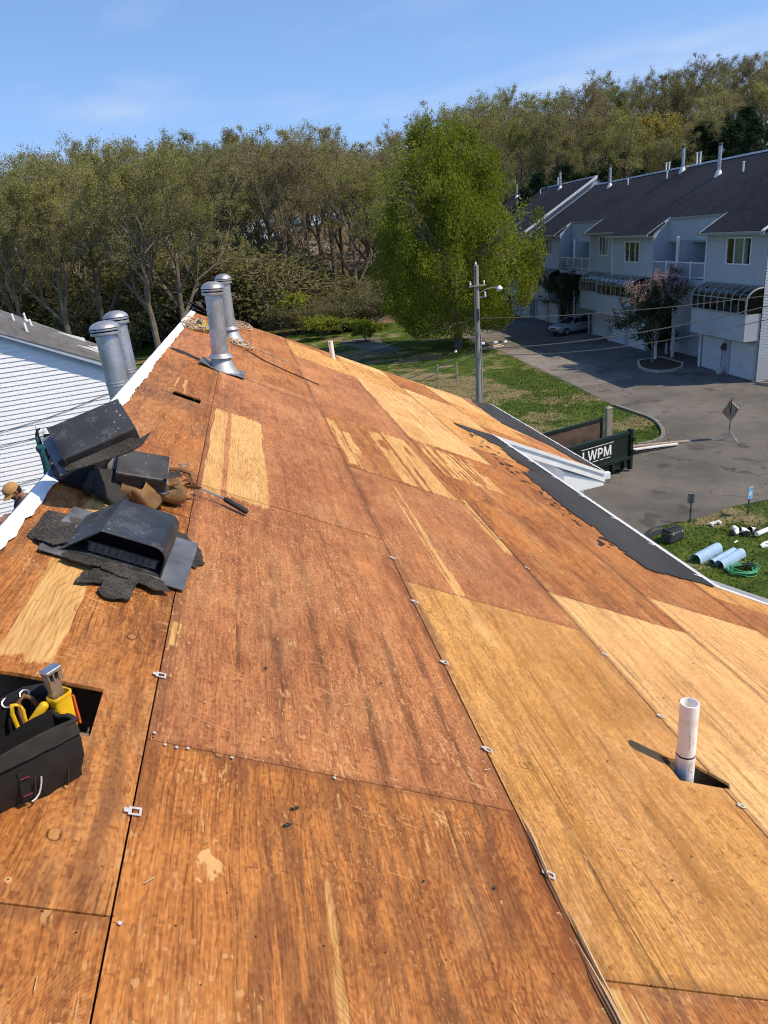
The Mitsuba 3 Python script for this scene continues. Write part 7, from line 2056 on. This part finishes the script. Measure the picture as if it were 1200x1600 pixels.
BACK = '-66.2 185.8 18.0 A 261;-75.4 218.7 19.2 B 110;-61.9 192.2 18.1 A 255;-58.3 194.8 20.3 D 99;-65.9 224.5 22.7 E 7;-48.9 181.1 19.4 A 104;-55.2 213.0 21.0 B 127;-46.3 194.9 19.5 E 150;-43.2 195.7 21.6 D 52;-38.1 184.3 22.6 B 292;-42.1 216.4 22.1 B 116;-31.3 183.3 20.5 A 264;-28.4 177.9 23.4 B 220;-27.6 191.2 23.3 B 77;-27.1 210.6 24.5 B 309;-23.9 208.3 25.1 D 233;-16.0 175.6 22.5 B 59;-13.8 178.5 22.0 B 116;-11.6 182.5 23.1 B 267;-6.2 172.3 20.0 B 154;-5.1 212.4 27.0 A 69;-1.2 184.8 24.3 B 67;1.7 186.4 20.5 D 278;5.6 182.4 23.4 D 116;8.2 193.0 24.4 D 118;10.4 173.3 20.2 B 350;14.5 201.3 22.1 B 202;15.9 171.1 23.0 D 155;22.9 200.1 24.1 B 37;23.1 183.4 20.6 B 267;27.0 182.1 20.8 B 311;28.8 170.3 18.1 B 309;35.0 199.7 18.5 D 306;38.7 198.4 16.7 D 234;35.1 163.2 18.9 D 163;38.7 168.2 19.1 D 185;49.7 189.1 20.2 E 332;49.1 184.5 21.3 B 301;53.9 184.0 22.0 D 215;61.0 197.7 20.8 B 259;54.5 165.1 22.9 E 249;67.5 193.1 20.3 E 172;60.4 167.8 22.8 A 336;76.0 200.0 17.8 A 243;70.8 177.8 17.4 B 358;80.3 190.2 15.3 E 321;75.7 172.6 16.2 B 54;78.2 167.9 16.0 A 19;93.1 194.8 15.5 D 243;96.4 193.8 16.0 B 149;83.5 162.1 16.6 B 311;97.0 182.3 16.4 B 318;102.2 181.7 15.0 D 153;107.7 184.7 15.0 A 188;101.3 167.2 14.6 A 273;112.2 180.6 14.5 A 181;110.8 173.0 15.7 A 31;108.5 164.4 15.3 D 130;109.4 160.7 15.6 E 41;118.0 168.4 15.7 B 121;123.8 172.0 16.1 E 92;141.8 191.6 17.4 A 206;131.3 174.2 18.7 A 82;134.4 172.6 18.9 A 100;135.7 168.9 16.1 D 70;137.1 165.8 17.0 B 239;148.4 174.0 17.2 A 59'
BRUSH = '3.2 133.7 9.8 S 281;-1.9 114.7 6.4 S 205;7.7 95.9 2.3 S 305;14.5 82.7 3.8 S 213;10.7 132.3 1.8 S 182;-32.3 139.4 4.2 S 342;21.0 125.5 4.0 S 350;-25.4 127.2 8.8 S 154;-44.8 145.7 8.1 S 124;-33.5 117.4 4.9 S 86;-20.8 136.2 9.2 S 84;-35.8 139.3 4.4 S 156;-13.3 93.9 8.9 S 280;-9.0 87.2 7.0 S 254;4.0 130.8 7.7 S 83;10.7 134.0 2.6 S 44;-31.3 141.1 6.7 S 132;-12.3 88.3 5.9 S 135;-40.5 123.2 5.4 S 89;17.4 123.5 2.8 S 187;-13.6 112.5 6.1 S 23;-4.9 88.1 9.1 S 55;-8.7 126.2 4.3 S 348;1.7 95.0 4.6 S 179;6.7 134.1 2.2 S 216;-34.2 114.3 7.1 S 308;12.8 104.0 3.8 S 343;-16.9 128.5 6.6 S 333;14.9 105.1 4.5 S 267;-17.1 108.2 9.9 S 143;-3.6 117.3 8.4 S 326;-22.8 112.0 8.4 S 219;4.7 106.3 7.5 S 322;-23.3 114.6 4.9 S 190;-17.8 131.4 4.9 S 42;17.5 99.7 3.1 S 184;-31.7 104.9 5.4 S 49;15.7 107.3 3.6 S 100;-32.4 101.9 8.0 S 204;3.2 103.1 7.3 S 292;-18.1 124.6 7.2 S 98;-25.1 93.5 8.1 S 135;-38.1 134.2 6.1 S 269;11.5 91.0 4.4 S 229;-29.7 118.8 10.0 S 321;1.0 93.4 8.9 S 21;-20.4 140.2 8.1 S 39;-17.5 131.9 9.5 S 325;-22.9 120.2 5.3 S 270;6.8 84.4 3.3 S 159;1.0 108.5 7.4 S 247;-32.5 131.2 7.6 S 161;-32.9 92.7 7.7 S 69;-12.7 131.3 8.7 S 221;-25.3 108.6 6.0 S 259;-19.8 139.3 7.5 S 353;-27.9 93.9 7.7 S 144;-23.6 114.7 7.8 S 296;16.0 91.9 1.7 S 86;14.9 91.1 1.8 S 216;10.9 80.9 3.0 S 30;-34.6 113.3 8.7 S 286;4.3 104.4 7.3 S 124;-31.0 122.3 8.6 S 336;-38.4 139.7 4.9 S 160;-30.4 105.7 4.7 S 113;2.8 103.7 4.5 S 201;-19.6 110.6 6.3 S 315;-38.4 124.5 5.9 S 255;12.5 115.7 3.0 S 259;-33.0 111.6 8.1 S 223;18.8 110.1 3.0 S 122;-11.5 112.3 8.8 S 42;-6.8 84.5 10.0 S 14;7.0 123.6 3.6 S 230;-9.7 107.5 8.1 S 130;7.5 122.0 2.2 S 221;13.8 87.6 2.3 S 78;-15.2 137.0 7.5 S 191;-34.5 126.0 7.0 S 0;-1.7 93.0 8.3 S 266;-23.8 104.4 8.7 S 237;-16.5 131.0 6.6 S 248;6.5 114.9 2.0 S 247;-15.8 99.0 7.5 S 230;-29.9 121.4 9.4 S 151;-5.1 109.8 9.2 S 51;11.4 96.3 4.2 S 48;-13.1 94.2 6.7 S 49;-32.7 99.7 7.4 S 207;-49.3 136.8 5.4 S 299;4.7 100.4 8.9 S 228;-44.1 134.1 6.5 S 56;-28.1 92.5 9.9 S 330;-45.2 123.4 5.7 S 60;-20.8 141.4 8.1 S 47;-4.6 111.4 7.7 S 100;14.7 80.6 3.5 S 39;-7.8 94.1 9.5 S 234;-23.4 141.5 9.4 S 347;-0.8 134.3 4.2 S 114;-10.6 131.2 8.5 S 102;3.9 128.8 7.5 S 322;4.3 82.8 3.5 S 318;-1.9 137.4 6.6 S 27;-15.7 135.9 4.5 S 252;-34.2 134.8 9.6 S 110;14.4 131.1 3.2 S 79;-14.9 90.3 7.5 S 220;-21.2 124.5 7.1 S 214;20.1 127.7 3.3 S 52;-13.2 90.8 9.2 S 14;13.4 85.9 4.4 S 239;-37.1 120.6 9.3 S 37;3.1 108.3 4.5 S 30;-0.1 104.8 5.0 S 74;21.8 119.4 3.3 S 216;9.3 112.3 4.3 S 288;2.7 101.2 4.7 S 138;-27.8 90.5 7.4 S 109;-39.4 121.6 10.0 S 233;-9.7 127.5 6.8 S 91;-0.2 89.3 9.7 S 286;-44.5 139.6 6.1 S 315;23.9 129.5 1.8 S 83;3.0 91.8 4.9 S 123;-6.7 92.4 6.7 S 328;-12.4 122.9 8.4 S 297;10.0 103.0 2.9 S 267;7.9 126.5 4.3 S 57;-32.2 113.0 8.8 S 231;-20.3 106.4 7.9 S 93;-4.3 87.1 5.5 S 65;-19.3 129.9 5.2 S 348;9.8 83.9 2.4 S 57;6.6 83.5 2.0 S 131;-29.9 102.2 6.1 S 31;3.5 130.2 9.1 S 345;-26.4 92.3 8.5 S 127;-33.6 131.8 8.7 S 236;-40.5 140.7 8.7 S 225;4.5 123.5 7.1 S 0;-13.3 133.4 7.4 S 110;-42.5 126.4 4.6 S 189;-14.1 89.5 6.3 S 97;16.9 121.2 2.2 S 175;15.7 95.0 2.1 S 106;-17.6 115.8 5.1 S 229;-3.3 111.3 4.0 S 235;9.9 83.3 2.2 S 103;18.3 97.7 4.0 S 337;-21.4 91.4 6.3 S 156;-24.4 125.3 5.9 S 222;-12.8 86.5 7.3 S 200;-11.2 104.9 8.2 S 321;-23.1 108.7 7.6 S 90;-39.5 110.9 8.8 S 305;-15.4 117.4 4.9 S 188;-22.7 96.2 6.5 S 160;-34.5 98.1 9.8 S 258;-21.4 97.5 7.5 S 290;-1.4 105.6 6.0 S 106;-20.8 96.3 9.8 S 116;10.2 80.9 3.2 S 343;9.5 134.0 4.1 S 21;-10.1 124.5 4.8 S 64;14.8 133.2 3.7 S 55;-4.1 138.4 4.9 S 166;-46.5 137.2 5.5 S 330;-13.5 134.7 6.0 S 162;21.2 119.2 2.0 S 274;-14.4 94.1 5.3 S 328;4.9 122.8 7.9 S 12;-6.1 106.5 6.4 S 147;14.1 122.3 3.8 S 228;-4.3 98.4 6.4 S 129;-25.9 105.4 5.7 S 19;-32.0 100.2 4.1 S 90;17.8 119.6 2.6 S 22;-40.6 112.7 6.7 S 199;-24.5 104.7 7.6 S 240;-34.8 142.7 4.6 S 13;4.6 95.1 6.8 S 104;-22.7 127.1 6.6 S 279;-5.0 98.8 5.1 S 266;-27.4 100.7 9.3 S 251;-7.5 95.1 4.3 S 123;-18.6 131.4 8.4 S 135;-41.6 142.8 9.5 S 12;-39.8 144.4 6.9 S 78;73.6 95.6 5.9 S 45;29.5 102.3 3.8 S 64;53.4 101.2 3.2 S 258;57.7 104.0 5.3 S 314;28.7 113.4 5.8 S 74;70.3 106.3 5.3 S 11;23.2 101.7 3.5 S 312;72.5 83.7 3.7 S 209;59.6 94.0 4.5 S 20;40.8 108.2 4.4 S 196;75.2 90.4 6.2 S 178;24.7 92.3 4.4 S 136;58.5 89.0 3.3 S 82;52.9 92.5 6.8 S 334;38.5 91.1 5.4 S 265;53.3 109.8 6.8 S 51;23.3 104.0 3.7 S 28;39.6 100.4 4.5 S 8;51.4 103.6 5.1 S 127;79.1 100.0 6.2 S 272;32.2 113.0 5.6 S 236;87.3 102.2 4.7 S 79;24.8 111.7 3.9 S 284;67.2 89.6 5.3 S 269;43.4 112.1 3.1 S 216;67.1 106.3 3.5 S 283;51.0 104.3 6.2 S 89;34.6 108.9 3.5 S 197;75.1 90.0 6.2 S 202;51.2 87.4 6.0 S 106;56.7 96.8 4.2 S 91;62.0 90.5 5.6 S 44;62.3 101.9 6.7 S 37;68.7 92.5 4.8 S 62;72.3 96.8 5.7 S 35;64.7 103.5 6.6 S 228;64.8 107.0 5.5 S 308;60.8 88.8 5.7 S 42;57.7 90.5 3.1 S 223;33.3 106.7 5.3 S 155;50.7 92.4 4.9 S 237;50.0 97.5 3.6 S 113;35.1 102.8 6.9 S 113;42.0 92.2 6.4 S 120;54.8 104.0 3.3 S 261;35.2 94.5 6.8 S 211;45.1 91.1 5.6 S 114;23.8 106.2 5.6 S 356;62.4 101.7 5.8 S 26;59.7 109.8 3.3 S 203;26.2 96.2 6.0 S 232;55.9 96.3 4.4 S 18;65.2 89.1 6.0 S 165;47.8 111.6 4.5 S 205;37.0 98.9 6.9 S 53;30.2 93.1 5.9 S 299;51.7 109.4 4.7 S 22;60.3 94.4 4.0 S 205;57.8 90.8 4.2 S 264;41.8 108.4 5.3 S 63'


TEXT = {'A': ('leafing_tree', 'broad woodland tree with thin new olive green leaves in the woods beyond the roof', 'broad leafing trees of the woods'),
        'B': ('leafing_tree', 'upright woodland tree with thin new olive green leaves in the woods beyond the roof', 'upright leafing trees of the woods'),
        'C': ('leafing_tree', 'yellowish leafing tree on the left side of the woods', 'yellowish trees of the woods'),
        'D': ('bare_tree', 'mostly bare brown twigged tree in the woods beyond the roof', 'bare brown trees of the woods'),
        'E': ('bare_tree', 'slim nearly bare tree with a few buds in the woods beyond the roof', 'slim bare trees of the woods'),
        'P': ('conifer_tree', 'dark green conifer standing behind the townhouses', 'conifers behind the townhouses'),
        'Y': ('leafing_tree', 'full yellow green tree rising behind the townhouse roof', 'full yellow green trees behind the townhouses')}


def hill_at(x, y):
    return float(hill(np.array([x]), np.array([y]))[0])


def plant(key, kind, x, y, h, a, wide=1.0, base=20.0):
    s = h / base
    scene[key] = {'type': 'instance', 'to_world': T().translate([x, y, hill_at(x, y) - 0.1]).rotate([0, 0, 1], a).scale([s * wide, s * wide, s]), 'shapegroup': {'type': 'ref', 'id': KINDS[kind]}}


def rows(text):
    for q in text.split(';'):
        x, y, h, k, a = q.split(' ')
        yield float(x), float(y), float(h), k, float(a)


r_ = np.random.default_rng(123)
ny = 0
for x, y, h, k, a in rows(FOREST):
    nm, lab, grp = TEXT[k]
    if k == 'Y':
        lab = 'full yellow green tree behind the townhouse roof, ' + {0: 'on the left of three', 1: 'rightmost of three', 2: 'middle of three'}.get(ny, 'one of three')
        ny, grp = ny + 1, 'full yellow green trees behind the townhouses'
    key = thing(nm, lab, 'tree', grp)
    plant(key, k, x, y, h, a, wide=float(np.clip(r_.normal(1.0, 0.08), 0.85, 1.2)) * (1.15 if h < 17 and k not in 'P' else 1.0) * (1.35 if k == 'P' else 1.0))
for i, (x, y, h, k, a) in enumerate(rows(BACK)):
    plant(f'far_woods__{i + 1:03d}', k, x, y, h, a, 1.15)
labels['far_woods'] = {'label': 'far woods closing the gaps behind the front trees', 'category': 'woods', 'kind': 'stuff'}
for i, (x, y, h, k, a) in enumerate(rows(BRUSH)):
    plant(f'brush__{i + 1:03d}', k, x, y, h, a, 1.5, base=3.0)
labels['brush'] = {'label': 'brown green thicket under the woodland trees', 'category': 'brush', 'kind': 'stuff'}

# the big bright green tree beside the utility pole
t = thing('maple_tree', 'big bright green leafy tree beside the utility pole, in front of the townhouses', 'tree')
li, ra = grow(7, 18.0, 0.42, (15, 6, 6, 5, 3), trunk=0.80, first=0.07, l1=0.50, ang=(52, 42, 42, 44, 48), up=(0.18, 0.16, 0.10, 0.05, 0.0), taper_top=0.66, wob=0.012)
top = max(l[..., 2].max() for l in li)
li = [l * np.array([0.74, 0.74, 18.2 / top]) + np.array([18.3, 60.0, ZG]) for l in li]
add('trunk', wood(li, ra, upto=5), 'bark', t)
r_ = np.random.default_rng(77)
c = r_.uniform(-1, 1, (900000, 3)) * np.array([9.0, 9.0, 8.2]) + np.array([0, 0, 8.2])
hz_t = np.clip(c[:, 2] / 16.4, 0, 1)
prof_r = np.interp(hz_t, [0.0, 0.06, 0.16, 0.32, 0.55, 0.78, 0.93, 1.0], [4.2, 5.6, 7.0, 7.6, 6.7, 4.7, 2.5, 0.6])
rr_ = np.linalg.norm(c[:, :2], axis=1) / prof_r
lump = meshkit.fbm(c * np.array([0.62, 0.62, 0.34]) + 9.0, 4, 5)      # sprays longer than wide
keep = (rr_ < 0.78 + 1.0 * (lump - 0.45)) & (lump > 0.462) & (r_.random(len(c)) < 0.25 + 0.75 * np.clip(rr_, 0, 1))
c = c[keep][:120000]
n_ = len(c)
a = unit(r_.normal(0, 0.6, (n_, 3)) + np.array([0, 0, 0.7]) + 0.6 * unit(c - np.array([0, 0, 4.0]))); b = unit(np.cross(a, r_.normal(0, 1, (n_, 3)))); s = r_.uniform(0.06, 0.15, (n_, 1))
c = c + np.array([18.3, 60.0, ZG + 1.3])
v = np.stack([c - a * s, c - b * s * 0.42, c + a * s, c + b * s * 0.42], 1).reshape(-1, 3); k = np.arange(n_)[:, None] * 4
add('crown', [leaves(21, li, 3.5, 0.105, 0.25, levels=(-1,), droop=0.5, aspect=0.45), trimesh.Trimesh(v, np.vstack([k + [0, 1, 2], k + [0, 2, 3]]), process=False)], 'leaf_green', t)


def bush_tree(name, lab, catg, at, h, seed, kind, wid=1.0, blossoms=True, n=(12, 5, 4, 3), lsize=0.075, lp=6.0, first=0.18):
    t = thing(name, lab, catg)
    li, ra = grow(seed, h, 0.09, n, trunk=0.5, first=first, l1=0.50, ang=(38, 40, 42, 45, 45), lr=(0.6, 0.6, 0.55, 0.5), up=(0.25, 0.2, 0.15, 0.1, 0.1))
    top = max(l[..., 2].max() for l in li)
    li = [l * np.array([wid, wid, h / top]) + np.asarray(at) for l in li]
    add('trunk', wood(li, ra), 'bark', t)
    add('leaves', leaves(seed + 1, li, lp, lsize, 0.13), kind, t)
    if blossoms:
        r = np.random.default_rng(seed + 2)
        tips = li[-1][:, -1]
        tips = tips[tips[:, 2] > at[2] + h * 0.42]
        rel = tips - np.asarray(at)
        w_ = (tips[:, 2] - at[2]) / h + 0.5 * np.linalg.norm(rel[:, :2], axis=1) / h + r.normal(0, 0.10, len(tips))
        sel = tips[np.argsort(-w_)[:int(len(tips) * blossoms)]]
        c = np.repeat(sel, 26, 0) + r.normal(0, 1, (len(sel) * 26, 3)) * np.array([0.06, 0.06, 0.16]) + np.array([0, 0, 0.12])
        k_ = len(c)
        a = unit(r.normal(0, 1, (k_, 3))); b = unit(np.cross(a, r.normal(0, 1, (k_, 3)))); s = r.uniform(0.02, 0.045, (k_, 1))
        v = np.stack([c - a * s, c - b * s, c + a * s, c + b * s], 1).reshape(-1, 3); q = np.arange(k_)[:, None] * 4
        add('blossom', trimesh.Trimesh(v, np.vstack([q + [0, 1, 2], q + [0, 2, 3]]), process=False), 'blossom', t)


bush_tree('blossom_shrub', 'tall shrub with pale pink blossom spikes in the planting bed before the garages', 'shrub', (26.9, 43.1, ZG + 0.1), 6.1, 51, 'leaf_dark', 0.95, 0.34, lp=10.0, first=0.06)
bush_tree('blossom_shrub', 'darker shrub with few pink blossoms farther back by the parked car', 'shrub', (30.0, 63.6, ZG), 6.6, 52, 'leaf_dark', 1.1, 0.07, lp=10.0, first=0.06)
bush_tree('evergreen_bush', 'low dark evergreen bush at the entry behind the pink blossoming shrub', 'shrub', (28.6, 45.6, ZG), 2.4, 53, 'leaf_dark', 1.2, False)
bush_tree('evergreen_bush', 'low dark bush in the bed at the right end of the townhouses', 'shrub', (30.3, 33.2, ZG), 1.5, 54, 'leaf_dark', 1.3, False)
bush_tree('green_bush', 'dense green bush at the edge of the woods left of the grass slope', 'shrub', (5.8, 83.0, hill_at(5.8, 83) - 0.1), 5.0, 55, 'leaf_green', 0.9, False, lsize=0.13, lp=5.0)
for i_, (x, y, h, s_, lab) in enumerate(((12.5, 84.0, 4.5, 61, 'olive thicket shrub on the slope left of the big green tree, nearest the drive'), (15.5, 92.0, 5.5, 62, 'taller olive thicket shrub behind the drive'), (9.8, 92.0, 5.0, 63, 'olive thicket shrub in the middle of the slope edge'), (11.8, 70.5, 2.2, 64, 'low dark green shrub on the grass beside the drive'), (18.0, 100.0, 6.5, 65, 'big olive shrub behind the big green tree'))):
    bush_tree('thicket_shrub', lab, 'shrub', (x, y, hill_at(x, y) - 0.1), h, s_, 'brush_leaf' if i_ != 3 else 'leaf_green', 1.5, False, lsize=0.12, lp=6.0, first=0.03)
bush_tree('redbud_tree', 'small pink flowering tree among the bare trunks of the woods', 'tree', (9.5, 101.0, hill_at(9.5, 101)), 8.0, 56, 'blossom', 0.7, False, lsize=0.09, lp=1.6)
bush_tree('green_bush', 'low green bush on the grass slope under the trees', 'shrub', (8.0, 76.5, hill_at(8, 76.5) - 0.1), 2.6, 57, 'leaf_green', 2.0, False, lsize=0.11, lp=5.0)

# --- far house and things glimpsed through the woods
mat('far_roof_brown', vary((0.16, 0.12, 0.11), (0.24, 0.19, 0.175), 0.8), 0.9)
mat('far_wall', vary((0.22, 0.22, 0.23), (0.30, 0.30, 0.31), 0.8), 0.8)
for lab, (x, y), (w, d, h) in (('low brown roofed house glimpsed behind the woods', (6.0, 158.0), (26, 10, 3.2)), ('grey shed with a pale roof glimpsed left of the big green tree', (23.5, 108.0), (8, 6, 2.4))):
    t = thing('far_house', lab, 'house')
    z0 = hill_at(x, y) - 0.3
    add('wall', bx((x - w / 2, y - d / 2, z0), (x + w / 2, y + d / 2, z0 + h)), 'far_wall', t)
    add('roof', hull([[x + sx * (w / 2 + 0.4), y + sy * (d / 2 + 0.5), z0 + h] for sx in (-1, 1) for sy in (-1, 1)] + [[x + sx * (w / 2 + 0.4), y, z0 + h + d * 0.28] for sx in (-1, 1)]), 'far_roof_brown', t)
    for k in range(3):
        add('window', bx((x - w * 0.35 + k * w * 0.3, y - d / 2 - 0.04, z0 + 1.0), (x - w * 0.35 + k * w * 0.3 + 1.1, y - d / 2 + 0.02, z0 + 2.1)), 'room_wall', t)
t = thing('play_set', 'turquoise and white play set at the edge of the woods', 'play set')
mat('turquoise', (0.10, 0.45, 0.42), 0.5)
px_, py_ = 6.9, 86.0
pz0 = hill_at(px_, py_)
for dx in (0, 1.6):
    for dy in (0, 1.2):
        add('leg', bx((px_ + dx - 0.06, py_ + dy - 0.06, pz0 - 0.2), (px_ + dx + 0.06, py_ + dy + 0.06, pz0 + 1.7)), 'white_plastic', t)
add('deck', bx((px_ - 0.1, py_ - 0.1, pz0 + 0.85), (px_ + 1.7, py_ + 1.3, pz0 + 0.95)), 'lumber', t)
add('canopy', hull([[px_ - 0.2, py_ - 0.2, pz0 + 1.7], [px_ + 1.8, py_ - 0.2, pz0 + 1.7], [px_ + 1.8, py_ + 1.4, pz0 + 1.7], [px_ - 0.2, py_ + 1.4, pz0 + 1.7], [px_ + 0.8, py_ + 0.6, pz0 + 2.4]]), 'turquoise', t)
add('slide', hull([[px_ + 1.7, py_ + 0.2, pz0 + 0.95], [px_ + 1.7, py_ + 0.8, pz0 + 0.95], [px_ + 3.2, py_ + 0.2, pz0 + 0.1], [px_ + 3.2, py_ + 0.8, pz0 + 0.1], [px_ + 3.2, py_ + 0.8, pz0 + 0.02], [px_ + 1.7, py_ + 0.8, pz0 + 0.85]]), 'turquoise', t)
